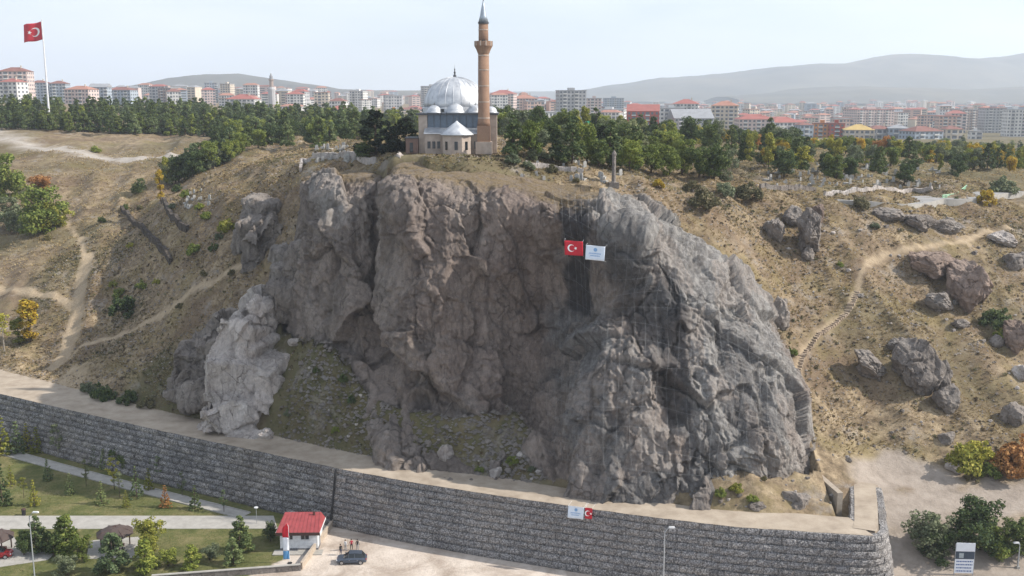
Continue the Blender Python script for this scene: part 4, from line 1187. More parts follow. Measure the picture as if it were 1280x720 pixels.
# --- garden trees and young trees, one by one
G_ = [
 ('thin', 73, 572, 530, 'olive_leaf', 'slender pale young tree with white trunk before the gabion wall', 1.3, palebark),
 ('spruce', 47, 566, 532, 'lime_leaf', 'bright light green young conifer by the wall foot, left of a pale tree', 1.1, None),
 ('spruce', 22, 566, 525, 'spruce', 'mid green young conifer close to the wall near the left edge', 1.3, None),
 ('spruce', 2, 568, 516, 'lime_leaf', 'tall light green young tree cut by the left edge below the wall', 1.3, None),
 ('spruce', 96, 572, 538, 'spruce', 'small green conifer by the wall, right of the pale white-trunked tree', 1.2, None),
 ('spruce', 120, 582, 556, 'olive_leaf', 'small grey green young tree in the wall shadow', 1.5, None),
 ('round', 145, 586, 550, 'dark_leaf', 'dark round young tree against the wall, left one of a dark pair', 0.9, None),
 ('round', 171, 590, 556, 'dark_leaf', 'dark round young tree against the wall, right one of a dark pair', 0.9, None),
 ('thin', 200, 603, 570, 'spruce', 'thin dark young tree beside the wall path', 1.3, None),
 ('round', 287, 618, 583, 'dark_leaf', 'dark bushy tree standing on the edge of the wall path', 0.85, None),
 ('spruce', 3, 632, 577, 'pine', 'dark blue green spruce cut by the left edge on the lawn', 1.1, None),
 ('spruce', 43, 632, 598, 'lime_leaf', 'small yellow green conifer alone on the left lawn', 1.0, None),
 ('thin', 108, 608, 574, 'olive_leaf', 'wispy pale sapling in the middle of the lawn', 0.9, None),
 ('thin', 143, 612, 572, 'lime_leaf', 'wispy light green sapling in the middle of the lawn', 1.2, None),
 ('spruce', 171, 622, 580, 'spruce', 'slim green young conifer right of the lawn saplings', 0.9, None),
 ('spruce', 127, 630, 600, 'spruce', 'low green young conifer in front of the lawn saplings', 1.2, None),
 ('spruce', 207, 634, 605, 'orange_leaf', 'small rusty orange dead conifer on the lawn', 1.15, None),
 ('spruce', 244, 636, 605, 'pine', 'small dark green conifer on the shaded lawn near the wall', 1.2, None),
 ('spruce', 158, 634, 612, 'lime_leaf', 'low pale green sapling next to the orange conifer', 1.1, None),
 ('spruce', 60, 600, 572, 'spruce', 'small green conifer high on the left lawn', 1.1, None),
 ('spruce', 14, 606, 580, 'lime_leaf', 'small light green conifer on the lawn near the left edge', 1.1, None),
 ('spruce', 88, 618, 590, 'spruce', 'small green conifer in the open lawn left of the saplings', 1.1, None),
 ('thin', 228, 620, 590, 'olive_leaf', 'pale thin sapling on the shaded lawn beside the orange conifer', 1.2, None),
 ('spruce', 186, 612, 584, 'lime_leaf', 'light green slim conifer behind the orange one', 1.0, None),
 ('thin', 280, 640, 612, 'spruce', 'thin sapling at the right end of the shaded lawn', 1.2, None),
 ('round', 262, 700, 676, 'olive_leaf', 'low grey green bush between two conifers left of the hut', 1.3, None),
 ('round', 210, 708, 684, 'green_leaf', 'low green bush right of the shelter paving', 1.3, None),
 ('spruce', 34, 562, 528, 'lime_leaf', 'light green conifer in the row under the wall between two greener ones', 1.1, None),
 ('thin', 84, 568, 536, 'olive_leaf', 'second pale slim tree in the row under the wall', 1.3, None),
 ('spruce', 112, 578, 548, 'spruce', 'narrow green conifer in the row under the wall', 1.2, None),
 ('round', 158, 590, 560, 'dark_leaf', 'small dark tree between the dark pair by the wall', 0.9, None),
 ('spruce', 130, 586, 560, 'spruce', 'narrow conifer left of the dark pair by the wall', 1.2, None),
 ('spruce', 190, 600, 572, 'spruce', 'small conifer right of the dark pair by the wall', 1.2, None),
 ('thin', 150, 622, 590, 'olive_leaf', 'faint pale sapling in front of the light green sapling', 1.2, None),
 ('thin', 30, 622, 596, 'lime_leaf', 'thin yellowish sapling left of the lone yellow green conifer', 1.2, None),
 ('pine', 46, 692, 645, 'pine', 'dark pointed conifer below the garden path behind the lamp post', 1.2, None),
 ('round', 30, 694, 660, 'dark_leaf', 'dark green bushy tree left of the lamp post', 1.0, None),
 ('round', 68, 696, 656, 'dark_leaf', 'dark green bushy tree right of the lamp post', 1.0, None),
 ('pine', 84, 692, 642, 'green_leaf', 'green leafy tree between the lamp post and the round shelter', 1.5, None),
 ('round', 103, 700, 664, 'green_leaf', 'small bright green tree left of the round shelter', 0.9, None),
 ('pine', 142, 716, 664, 'spruce', 'green conifer directly in front of the round shelter', 1.4, None),
 ('round', 190, 694, 640, 'lime_leaf', 'light green leafy tree right of the round shelter', 1.0, None),
 ('pine', 182, 714, 672, 'green_leaf', 'dark green conifer in front of the light green tree', 1.4, None),
 ('round', 85, 719, 690, 'olive_leaf', 'grey green shrubby tree at the bottom edge of the garden', 1.4, None),
 ('pine', 240, 710, 680, 'green_leaf', 'round green conifer between the shelter and the hut', 1.6, None),
 ('pine', 300, 690, 645, 'pine', 'tall dark green conifer left of the hut', 1.3, None),
 ('pine', 292, 706, 672, 'spruce', 'smaller green conifer just below the tall one left of the hut', 1.3, None),
 ('round', 338, 676, 648, 'dark_leaf', 'dark small tree touching the left side of the hut', 1.0, None),
]
for k, px, b, tp, mt, lab, wd, tk in G_:
    tree_px('garden_tree' if k in ('round', 'thin') else 'young_conifer', k, px, b, tp, mt, lab, z=0.0, wide=wd, trunk=tk)
# right-hand bottom clump
for px, b, tp, mt, lab, wd in (
 (1214, 690, 608, 'dark_leaf', 'largest dark green tree of the clump behind the information sign', 1.15),
 (1164, 694, 626, 'olive_leaf', 'grey green tree on the left of the clump by the wall corner', 1.2),
 (1266, 692, 634, 'dark_leaf', 'dark tree on the right of the clump beside the small lamp', 1.3),
 (1244, 694, 648, 'green_leaf', 'lower green tree filling the middle of the clump', 1.35),
 (1174, 698, 652, 'dark_leaf', 'low dark tree left of the information sign', 1.3)):
    o = tree_px('leafy_tree', 'round', px, b, tp, mt, lab, wide=wd); o.location.z -= o.scale.z * 0.10
# --- hillside trees
HS = [
 ('round', 2, 252, 176, 'green_leaf', 'large green tree cut by the left edge on the hillside', 0.95),
 ('round', 50, 292, 216, 'green_leaf', 'broad green tree on the left hillside', 1.15),
 ('round', 22, 288, 234, 'olive_leaf', 'smaller grey green tree left of the broad hillside tree', 1.2),
 ('round', 66, 288, 242, 'lime_leaf', 'yellow green bushy tree at the right foot of the broad hillside tree', 1.1),
 ('round', 48, 240, 208, 'orange_leaf', 'rusty brown small tree above the broad hillside tree', 1.3),
 ('poplar', 201, 252, 212, 'yellow_leaf', 'slim bright yellow poplar at the top of the dark stone wall', 0.9),
 ('poplar', 208, 232, 196, 'lime_leaf', 'slim yellow green poplar behind the yellow one', 0.9),
 ('round', 173, 242, 218, 'pine', 'dark round bush like tree on the mid hillside', 1.1),
 ('poplar', 38, 428, 374, 'yellow_leaf', 'golden yellow tree low on the left hillside', 1.7),
 ('poplar', 24, 432, 398, 'lime_leaf', 'yellow green bushy tree beside the golden one', 1.9),
 ('thin', 6, 440, 392, 'lime_leaf', 'yellow green tree with pale trunk at the left edge', 1.6),
]
for k, px, b, tp, mt, lab, wd in HS:
    o = tree_px('hillside_tree', k, px, b, tp, mt, lab, wide=wd, trunk=palebark if k == 'thin' else None)
    if k == 'round': o.location.z -= o.scale.z * 0.14
SH = [(215, 262, 10, 'olive_leaf'), (232, 250, 12, 'green_leaf'), (222, 240, 12, 'dark_leaf'), (275, 300, 12, 'olive_leaf'), (150, 372, 14, 'green_leaf'), (165, 380, 12, 'olive_leaf'), (196, 355, 9, 'lime_leaf'), (60, 300, 9, 'scrub'), (80, 275, 9, 'scrub'), (290, 345, 9, 'scrub'), (255, 345, 10, 'scrub'), (225, 385, 9, 'scrub'), (157, 262, 8, 'dark_leaf'), (175, 262, 8, 'scrub'), (127, 278, 9, 'dark_leaf'), (163, 310, 9, 'lime_leaf'), (155, 395, 28, 'dark_leaf'), (142, 358, 10, 'lime_leaf'), (178, 362, 14, 'green_leaf'), (243, 318, 16, 'green_leaf'), (268, 315, 14, 'dark_leaf'), (285, 290, 20, 'lime_leaf'), (258, 274, 12, 'green_leaf'), (310, 258, 9, 'yellow_leaf'),
      (130, 500, 26, 'dark_leaf'), (160, 506, 24, 'pine'), (110, 492, 18, 'olive_leaf'), (185, 510, 18, 'scrub'), (45, 292, 10, 'yellow_leaf'), (120, 190, 10, 'green_leaf'), (1075, 262, 20, 'scrub'), (1050, 333, 9, 'green_leaf'), (1093, 285, 10, 'olive_leaf'),
      (880, 262, 30, 'scrub'), (905, 245, 22, 'olive_leaf'), (935, 250, 26, 'scrub'), (865, 240, 18, 'scrub'), (1232, 256, 22, 'yellow_leaf'), (1252, 245, 26, 'olive_leaf'), (1195, 252, 7, 'dark_leaf'), (1205, 590, 40, 'lime_leaf'), (1222, 575, 30, 'lime_leaf'), (1262, 595, 42, 'orange_leaf'), (1280, 580, 40, 'orange_leaf'), (1236, 596, 24, 'green_leaf'), (1245, 410, 30, 'pine'), (1255, 425, 22, 'green_leaf'), (640, 205, 16, 'olive_leaf'), (660, 212, 14, 'olive_leaf'), (690, 216, 14, 'scrub'), (665, 200, 14, 'olive_leaf'), (720, 228, 8, 'scrub'), (980, 470, 12, 'green_leaf'), (990, 445, 12, 'green_leaf'), (900, 622, 14, 'green_leaf'), (920, 616, 14, 'lime_leaf'), (940, 628, 12, 'green_leaf'), (955, 600, 8, 'scrub'), (360, 520, 10, 'olive_leaf'), (420, 545, 9, 'green_leaf'), (395, 470, 8, 'dark_leaf'), (470, 570, 8, 'olive_leaf'), (545, 585, 9, 'scrub'), (600, 590, 9, 'green_leaf'), (640, 580, 12, 'green_leaf'), (665, 590, 9, 'olive_leaf'), (440, 505, 12, 'dark_leaf'), (430, 480, 12, 'dark_leaf'), (250, 262, 10, 'green_leaf'), (1215, 600, 16, 'scrub')]
cname = {'dark_leaf': 'dark green', 'scrub': 'brownish dry', 'lime_leaf': 'yellow green', 'green_leaf': 'mid green', 'olive_leaf': 'grey green', 'pine': 'very dark green', 'yellow_leaf': 'bright yellow', 'orange_leaf': 'rusty orange'}
def where(px, py):
    if px < 330: return 'on the left hillside' if py < 440 else 'at the dirt area left of the cliff'
    if px < 700 and py > 400: return 'on the talus at the cliff foot'
    if py < 232 and px < 760: return 'on the brow beside the mosque'
    if px < 970 and py > 590: return 'at the right foot of the cliff'
    if py > 560: return 'by the gravel area on the right'
    return 'on the right hillside'
for px, py, s, mt in SH:
    p = hit(px, py); d = p.y * CT - (p.z - CAM_Z) * ST
    w_ = where(px, py)
    tree('shrub', 'shrub', p - Vector((0, 0, 0.15)), s / F_PX * d, mt, '%s shrub growing %s' % (cname[mt], w_), 'shrub', '%s shrubs %s' % (cname[mt], w_), wide=random.uniform(0.75, 1.05))
# --- trees near the mosque and along the brow
BR = [
 ('pine', 470, 202, 138, 'black_pine', 'tall blackish pine left of the mosque', 2.0, 208), ('pine', 508, 194, 146, 'black_pine', 'dark pine touching the mosque on its left', 2.1, 212), ('pine', 490, 198, 156, 'black_pine', 'lower pine between the two dark ones left of the mosque', 2.2, 206), ('round', 455, 204, 168, 'dark_leaf', 'dark bushy tree at the left foot of the tall blackish pine', 1.2, 206),
 ('round', 640, 186, 150, 'dark_leaf', 'dark tree just right of the minaret', 1.0, 235), ('round', 668, 186, 150, 'dark_leaf', 'dark green tree right of the minaret, second along', 1.1, 240), ('round', 702, 200, 152, 'olive_leaf', 'silvery grey green tree on the brow right of the minaret', 1.1, 225),
 ('pine', 740, 214, 150, 'black_pine', 'tall dark pine on the brow behind the gravestones', 1.6, 225), ('pine', 754, 212, 156, 'black_pine', 'dark pine right of the tallest brow pine', 1.6, 228), ('round', 800, 226, 178, 'green_leaf', 'bright green bushy tree on the brow', 1.15, 222), ('round', 820, 214, 166, 'green_leaf', 'broad green tree behind the bright bushy tree', 1.25, 245), ('round', 778, 216, 182, 'green_leaf', 'small green tree left of the bright bushy tree', 1.1, 226), ('round', 850, 212, 170, 'green_leaf', 'green tree right of the broad brow tree', 1.1, 255), ('shrub', 823, 236, 222, 'yellow_leaf', 'bright yellow bush below the green brow trees', 0.8, None),
 ('round', 1130, 232, 203, 'dark_leaf', 'dark isolated tree among the gravestones', 1.2, None), ('round', 1058, 222, 190, 'dark_leaf', 'dark tree left of the isolated graveyard tree', 1.2, None), ('round', 980, 222, 184, 'dark_leaf', 'dark tree group at the left end of the graveyard', 1.3, None),
]
for k, px, b, tp, mt, lab, wd, Y in BR:
    if Y:
        x = at_y(px, b, Y).x; z = H1(x, Y); p = Vector((x, Y, z)); zt = at_y(px, tp, Y).z
        tree('leafy_tree' if k == 'round' else 'pine_tree', k, p, max(2.0, zt - z), mt, lab, wide=wd * 0.85)
    else: tree_px('leafy_tree' if k == 'round' else 'shrub', k, px, b, tp, mt, lab, wide=wd, cat='tree' if k == 'round' else 'shrub')
# --- belts of trees told apart only by where they stand
FORM = {'pine': 'pointed', 'round': 'rounded', 'poplar': 'slim', 'spruce': 'pointed'}
TONE = {'dark_leaf': 'dark green', 'lime_leaf': 'yellow green', 'green_leaf': 'mid green', 'olive_leaf': 'grey green', 'pine': 'deep green', 'spruce': 'light green', 'yellow_leaf': 'golden yellow', 'orange_leaf': 'rusty orange', 'black_pine': 'blackish green'}
def zone(px):
    for lim, z in ((85, 'around the flagpole'), (220, 'right of the flagpole'), (360, 'below the distant minaret'), (560, 'just left of the mosque'), (720, 'just right of the minaret'), (860, 'below the dark red block'), (1000, 'below the cream block'), (1130, 'below the orange block')):
        if px < lim: return z
    return 'near the right edge'
ORD = 'first second third fourth fifth sixth seventh eighth ninth tenth eleventh twelfth thirteenth fourteenth fifteenth sixteenth seventeenth eighteenth'.split()
far_parts = []
def far_tree(kind, loc, h, wide, mt):
    """simplified copy of a tree, joined with the others of its mass"""
    cm, tm = tree_meshes(kind, random.randrange(NVAR[kind]))
    P = np.empty(len(cm.vertices) * 3, np.float32); cm.vertices.foreach_get('co', P); P = P.reshape(-1, 4, 3)
    P = P[rng.permutation(len(P))[:620]]; c = P.mean(1, keepdims=True); P = c + (P - c) * 1.9
    a = random.uniform(0, 6.28); ca, sa = math.cos(a), math.sin(a)
    x = P[..., 0] * ca - P[..., 1] * sa; y = P[..., 0] * sa + P[..., 1] * ca
    far_parts.append((mt, np.stack([x * h * wide + loc[0], y * h * wide + loc[1], P[..., 2] * h + loc[2]], -1).reshape(-1, 3)))
def belt(n, pxr, Yr, hr, kinds, label, group, name='pine_tree', wide=(0.9, 1.3), maxpy=None, far=None):
    c = 0; guard = 0
    while c < n and guard < n * 12:
        guard += 1
        Y = random.uniform(*Yr) ; px = random.uniform(*pxr)
        x = (px - 640) / F_PX * (Y * CT + 14 * ST)
        z = H1(x, Y)
        if maxpy is not None:
            d = Y * CT - (z - CAM_Z) * ST; v = Y * ST + (z - CAM_Z) * CT
            if 360 - 1300 * v / d > maxpy(px): continue
        k, mt = random.choice(kinds)
        c += 1
        if far and Y > far: far_tree(k, (x, Y, z - 0.1), random.uniform(*hr), random.uniform(*wide), mt)
        else: tree(name, k, (x, Y, z - 0.1), random.uniform(*hr), mt, '%s %s %s, %s' % (FORM[k], TONE[mt], label, zone(px)), 'tree', '%s, %s %s, %s' % (group, FORM[k], TONE[mt], zone(px)), wide=random.uniform(*wide))
def row(n, px0, px1, py0, py1, hr, kinds, label, group, name='pine_tree', wide=(1.0, 1.4)):
    """ragged front row of a belt, feet read off the photograph"""
    for i in range(n):
        f_ = (i + random.uniform(-0.35, 0.35)) / max(1, n - 1)
        p = hit(px0 + (px1 - px0) * f_, py0 + (py1 - py0) * f_ + random.uniform(-2, 1))
        k, mt = random.choice(kinds)
        wh = ORD[i] + ' from the left' if n <= 18 else zone(px0 + (px1 - px0) * f_)
        tree(name, k, p - Vector((0, 0, 0.1)), random.uniform(*hr), mt, '%s %s %s, %s' % (FORM[k], TONE[mt], label, wh), 'tree', group if n <= 18 else '%s, %s %s, %s' % (group, FORM[k], TONE[mt], wh), wide=random.uniform(*wide))
pk = [('pine', 'pine'), ('pine', 'pine'), ('pine', 'spruce'), ('pine', 'dark_leaf'), ('pine', 'green_leaf')]
row(46, 2, 300, 161, 172, (6.5, 9.5), pk, 'pine in the front row of the belt', 'front row of the pine belt')
belt(250, (-20, 560), (470, 640), (8, 11.5), pk, 'pine inside the dense far belt', 'pines of the left belt', far=560)
row(18, 215, 300, 232, 196, (7, 10), [('round', 'green_leaf'), ('round', 'dark_leaf'), ('pine', 'spruce'), ('round', 'olive_leaf')], 'tree in the hillside grove', 'grove below the hillside road', 'grove_tree', (0.9, 1.2))
belt(90, (270, 475), (300, 460), (7, 10.5), [('round', 'green_leaf'), ('pine', 'pine'), ('pine', 'spruce'), ('round', 'dark_leaf')], 'tree in the grove', 'grove left of the mosque', 'grove_tree', (0.9, 1.2), maxpy=lambda px: 192)
mixk = [('round', 'dark_leaf'), ('round', 'dark_leaf'), ('pine', 'pine'), ('pine', 'pine'), ('round', 'green_leaf'), ('round', 'green_leaf'), ('round', 'olive_leaf'), ('poplar', 'lime_leaf'), ('pine', 'dark_leaf')]
row(16, 640, 905, 196, 228, (6.0, 9.0), [('round', 'green_leaf'), ('round', 'dark_leaf'), ('round', 'green_leaf'), ('round', 'olive_leaf'), ('pine', 'pine')], 'tree in the brow row', 'trees along the brow', 'brow_tree', (0.9, 1.25))
belt(230, (625, 1000), (255, 640), (7, 10.5), mixk, 'tree in the plateau wood', 'plateau trees right of the mosque', 'plateau_tree', (0.9, 1.25), far=430, maxpy=lambda px: 222)
belt(240, (960, 1300), (330, 680), (4.5, 7.5), mixk + [('round', 'lime_leaf')], 'tree in the plateau park', 'park trees on the right', 'park_tree', (0.9, 1.25), far=460)
belt(44, (900, 1295), (238, 330), (5, 8), mixk + [('round', 'lime_leaf'), ('round', 'yellow_leaf')], 'tree among the gravestones', 'trees of the graveyard', 'graveyard_tree', (0.9, 1.2), maxpy=lambda px: 226)
belt(34, (860, 1290), (300, 560), (6, 8.5), [('round', 'yellow_leaf'), ('poplar', 'yellow_leaf'), ('round', 'lime_leaf')], 'autumn tree on the plateau', 'autumn trees on the plateau', 'autumn_tree', (0.8, 1.1))
belt(6, (940, 1200), (310, 480), (6, 8), [('round', 'orange_leaf')], 'autumn tree on the plateau', 'rusty trees on the plateau', 'autumn_tree', (0.8, 1.1))
mts = sorted({m for m, _ in far_parts})
FV = np.concatenate([p for m in mts for q, p in far_parts if q == m]); FI = np.concatenate([np.full(len(p) // 4, mts.index(m)) for m in mts for q, p in far_parts if q == m])
me = fast_mesh('far_trees', FV, np.arange(len(FV)).reshape(-1, 4)); me.polygons.foreach_set('material_index', FI.astype(np.int32))
tag(link('far_trees', me, [MAT[m] for m in mts]), 'far mass of green trees before the city', kind='stuff')

# ================================================================== CITY BEYOND THE PLATEAU
WALLC = {'white': (0.62, 0.61, 0.59), 'cream': (0.56, 0.49, 0.40), 'grey': (0.40, 0.40, 0.41), 'pink': (0.56, 0.45, 0.42), 'salmon': (0.54, 0.38, 0.32), 'red': (0.38, 0.085, 0.065), 'bluegrey': (0.33, 0.38, 0.44), 'orange': (0.56, 0.25, 0.10), 'tan': (0.52, 0.45, 0.37), 'brown': (0.34, 0.27, 0.24)}
ROOFC = {'redroof': (0.30, 0.105, 0.09), 'brownroof': (0.20, 0.09, 0.075), 'greyroof': (0.27, 0.28, 0.30), 'orangeroof': (0.34, 0.165, 0.12), 'yellowroof': (0.46, 0.33, 0.12)}
WM = {k: plain('wall_' + k, v, 0.9, scale=0.2, var=0.15) for k, v in WALLC.items()}
RM = {k: plain(k, v, 0.8, scale=0.3, var=0.2) for k, v in ROOFC.items()}
pane = plain('window_glass', (0.12, 0.135, 0.155), 0.25, spec=0.5, var=0.2)
def building(loc, w, d, h, wall_c, roof_c, style, label, group=None, rz=0.0, detail=True, name='apartment_block'):
    e = empty(name, loc, rz, label, 'building', group)
    MB().box(-w / 2, w / 2, 0, d, -3, h).build('wall', WM[wall_c], e)
    rh = min(w, d) * 0.18
    if style == 'flat':
        r_ = MB().box(-w / 2 - 0.4, w / 2 + 0.4, -0.4, d + 0.4, h + 0.003, h + 0.5).build('roof', RM[roof_c], e)
        if detail: MB().box(-w * 0.12, w * 0.12, d * 0.3, d * 0.6, h + 0.5, h + 2.8).build('stair_head', WM[wall_c], r_)
    elif style == 'hip':
        o_ = 0.6
        r_ = MB().add([(-w / 2 - o_, -o_, h), (w / 2 + o_, -o_, h), (w / 2 + o_, d + o_, h), (-w / 2 - o_, d + o_, h), (-w / 2 + d * 0.4 if w > d else -w * 0.1, d / 2, h + rh), (w / 2 - d * 0.4 if w > d else w * 0.1, d / 2, h + rh)], [(0, 1, 5, 4), (1, 2, 5), (2, 3, 4, 5), (3, 0, 4), (0, 3, 2, 1)]).build('roof', RM[roof_c], e)
        if detail: MB().box(w * 0.2, w * 0.2 + 0.9, d * 0.35, d * 0.35 + 0.9, h, h + rh + 1.4).build('chimney', WM['cream'], r_)
    else:
        o_ = 0.5
        r_ = MB().add([(-w / 2 - o_, -o_, h), (w / 2 + o_, -o_, h), (w / 2 + o_, d + o_, h), (-w / 2 - o_, d + o_, h), (-w / 2 - o_, d / 2, h + rh * 1.3), (w / 2 + o_, d / 2, h + rh * 1.3)], [(0, 1, 5, 4), (2, 3, 4, 5), (1, 2, 5), (3, 0, 4), (0, 3, 2, 1)]).build('roof', RM[roof_c], e)
    fl = max(2, int(h / 3.0)); fh_ = h / fl; nc = max(2, int(w / 3.4)); cw = w / nc; nd = max(2, int(d / 4.0)); dw = d / nd
    m = MB(); b = MB()
    for k in range(fl):
        z0 = k * fh_ + fh_ * 0.30; z1 = k * fh_ + fh_ * 0.80
        for i in range(nc):
            x = -w / 2 + (i + 0.5) * cw
            big_ = (i % 3 == 1)
            m.box(x - cw * (0.40 if big_ else 0.24), x + cw * (0.40 if big_ else 0.24), -0.10, -0.004, z0 - (0.5 if big_ else 0), z1)
            if big_ and detail: b.box(x - cw * 0.5, x + cw * 0.5, -1.3, -0.105, k * fh_ + 0.1, k * fh_ + 0.95)
        for i in range(nd):
            y = (i + 0.5) * dw
            for sx in (-1, 1):
                xx = sx * w / 2
                m.box(min(xx + sx * 0.004, xx + sx * 0.1), max(xx + sx * 0.004, xx + sx * 0.1), y - dw * 0.22, y + dw * 0.22, z0, z1)
    tag(m.build('window_rows', pane, e), kind='stuff')
    if b.v: tag(b.build('balconies', WM['white' if wall_c != 'white' else 'grey'], e), kind='stuff')
    return e
def cz(x, y): return H1(x, y)
EXPL = [  # px centre, px width, py top, distance, wall, roof, style, label
 (804, 40, 134, 815, 'red', 'redroof', 'gable', 'dark red apartment block with gabled red roof behind the plateau trees'),
 (716, 34, 112, 1000, 'grey', 'greyroof', 'flat', 'tallest grey and white tower block right of the minaret'),
 (679, 46, 139, 900, 'white', 'greyroof', 'flat', 'low white block with dark window bands right of the minaret'),
 (627, 30, 115, 1250, 'pink', 'redroof', 'hip', 'pink apartment block with red roof directly behind the minaret'),
 (657, 30, 121, 1300, 'salmon', 'orangeroof', 'hip', 'salmon apartment block second to the right of the minaret'),
 (743, 18, 122, 1150, 'pink', 'greyroof', 'flat', 'narrow pink block at the right side of the tallest tower'),
 (768, 24, 122, 1600, 'bluegrey', 'greyroof', 'flat', 'dark grey flat roofed block on the skyline left of the red block'),
 (760, 40, 136, 1200, 'white', 'greyroof', 'flat', 'pale low block in front of the dark skyline block'),
 (840, 30, 134, 880, 'white', 'greyroof', 'flat', 'white flat roofed block right of the dark red block'),
 (868, 50, 143, 830, 'grey', 'greyroof', 'gable', 'wide grey gabled building right of the dark red block'),
 (857, 32, 127, 1000, 'white', 'redroof', 'hip', 'white block with bright red roof behind the grey gabled building'),
 (906, 33, 129, 900, 'cream', 'orangeroof', 'hip', 'tall cream apartment block with orange roof'),
 (946, 44, 146, 850, 'pink', 'redroof', 'hip', 'long low pink building with red roof right of the cream block'),
 (985, 44, 150, 860, 'white', 'redroof', 'hip', 'long white building with red roof left of the orange block'),
 (1009, 18, 153, 830, 'bluegrey', 'brownroof', 'hip', 'small blue grey block beside the orange block'),
 (1029, 22, 153, 835, 'orange', 'brownroof', 'flat', 'bright orange apartment block in the right part of the city'),
 (1047, 18, 153, 825, 'red', 'brownroof', 'flat', 'bright red apartment block next to the orange one'),
 (1075, 36, 159, 800, 'tan', 'yellowroof', 'hip', 'tan block with yellow roof right of the red one'),
 (1103, 26, 158, 800, 'grey', 'brownroof', 'hip', 'grey block with brown roof right of the tan block'),
 (1124, 24, 157, 790, 'bluegrey', 'greyroof', 'hip', 'blue grey block with many windows, middle of the right rows'),
 (1162, 40, 164, 760, 'bluegrey', 'brownroof', 'hip', 'wide light blue building with brown roof at the park edge'),
 (1194, 22, 158, 770, 'cream', 'brownroof', 'hip', 'cream block with dark brown roof at the park edge'),
 (1221, 14, 163, 800, 'white', 'greyroof', 'flat', 'narrow white building right of the cream block'),
 (1095, 50, 136, 1250, 'pink', 'redroof', 'flat', 'wide pink and white block rising in the second row on the right'),
 (1188, 26, 144, 1000, 'salmon', 'redroof', 'flat', 'salmon red flat block behind the cream block'),
 (1218, 34, 136, 1250, 'brown', 'greyroof', 'flat', 'brownish tower block on the right skyline'),
 (1246, 26, 134, 1150, 'grey', 'redroof', 'flat', 'grey tower block near the right edge'),
 (1272, 22, 136, 1050, 'white', 'greyroof', 'flat', 'pale tower block at the right edge'),
 (15, 34, 86, 900, 'pink', 'brownroof', 'hip', 'tall pinkish block with brown roof at the left edge'),
 (9, 24, 99, 820, 'white', 'redroof', 'hip', 'white house with red roof in front of the tall left edge block'),
 (47, 20, 101, 1150, 'bluegrey', 'brownroof', 'hip', 'blue grey block left of the flagpole'),
 (71, 20, 102, 1150, 'bluegrey', 'brownroof', 'hip', 'blue grey block right of the flagpole'),
 (95, 32, 109, 1000, 'pink', 'orangeroof', 'hip', 'low pink house with orange roof right of the flagpole'),
 (122, 22, 105, 1050, 'bluegrey', 'greyroof', 'gable', 'blue grey gabled block beyond the pine belt'),
 (150, 26, 110, 1100, 'bluegrey', 'brownroof', 'hip', 'blue grey block with wide brown roof beyond the pine belt'),
 (205, 18, 109, 1250, 'brown', 'greyroof', 'flat', 'dark brown block above the pine belt'),
 (263, 15, 103, 1500, 'bluegrey', 'greyroof', 'flat', 'grey tower, left of two on the left skyline'),
 (281, 13, 104, 1500, 'cream', 'greyroof', 'flat', 'cream tower, right of two on the left skyline'),
 (300, 36, 121, 950, 'white', 'redroof', 'hip', 'low white house with red roof above the pine belt'),
 (424, 26, 135, 820, 'white', 'redroof', 'hip', 'low white house with red roof left of the dark pines'),
 (445, 18, 113, 1400, 'white', 'greyroof', 'flat', 'slim white tower left of the mosque'),
 (493, 13, 137, 820, 'orange', 'yellowroof', 'flat', 'small yellow orange building just left of the mosque'),
 (540, 26, 107, 1500, 'grey', 'greyroof', 'flat', 'grey block whose top shows behind the mosque dome'),
]
for px, w, top, Y, wc, rc, stl, lab in EXPL:
    a = at_y(px, top, Y); z0 = cz(a.x, Y); sc = (Y * CT) / F_PX
    rise = {'flat': 0.5, 'hip': 1.5, 'gable': 2.5}[stl]
    building((a.x, Y, z0 - 0.5), w * sc, w * sc * random.uniform(0.6, 0.9) + 4, max(6, a.z - z0 - rise), wc, rc, stl, lab, rz=random.uniform(-0.25, 0.25))
# the rest of the town, too far to describe one by one
TMPL = []; TDESC = []
colw = {'white': 'white', 'cream': 'cream', 'grey': 'grey', 'pink': 'pinkish', 'salmon': 'salmon', 'bluegrey': 'blue-grey', 'tan': 'tan'}
roofw = {'redroof': 'red', 'brownroof': 'brown', 'greyroof': 'grey', 'orangeroof': 'orange'}
for i in range(26):
    wc = random.choice(['white', 'white', 'cream', 'grey', 'pink', 'salmon', 'bluegrey', 'tan', 'white', 'cream'])
    rc = random.choice(['redroof', 'brownroof', 'greyroof', 'orangeroof', 'redroof', 'brownroof'])
    hh = random.choice([7, 10, 13, 13, 16, 16, 19, 22])
    TDESC.append('%s %s block with %s roof' % ('low' if hh < 12 else ('mid-rise' if hh < 18 else 'tall'), colw[wc], roofw[rc]))
    TMPL.append(building((0, -500 - i * 50, -200), random.uniform(13, 26), random.uniform(11, 16), hh, wc, rc, random.choice(['hip', 'hip', 'flat']), 'small hazy apartment block in the far city', 'far city blocks', detail=False))
used = set()
placed = []
n_far = 0; guard = 0
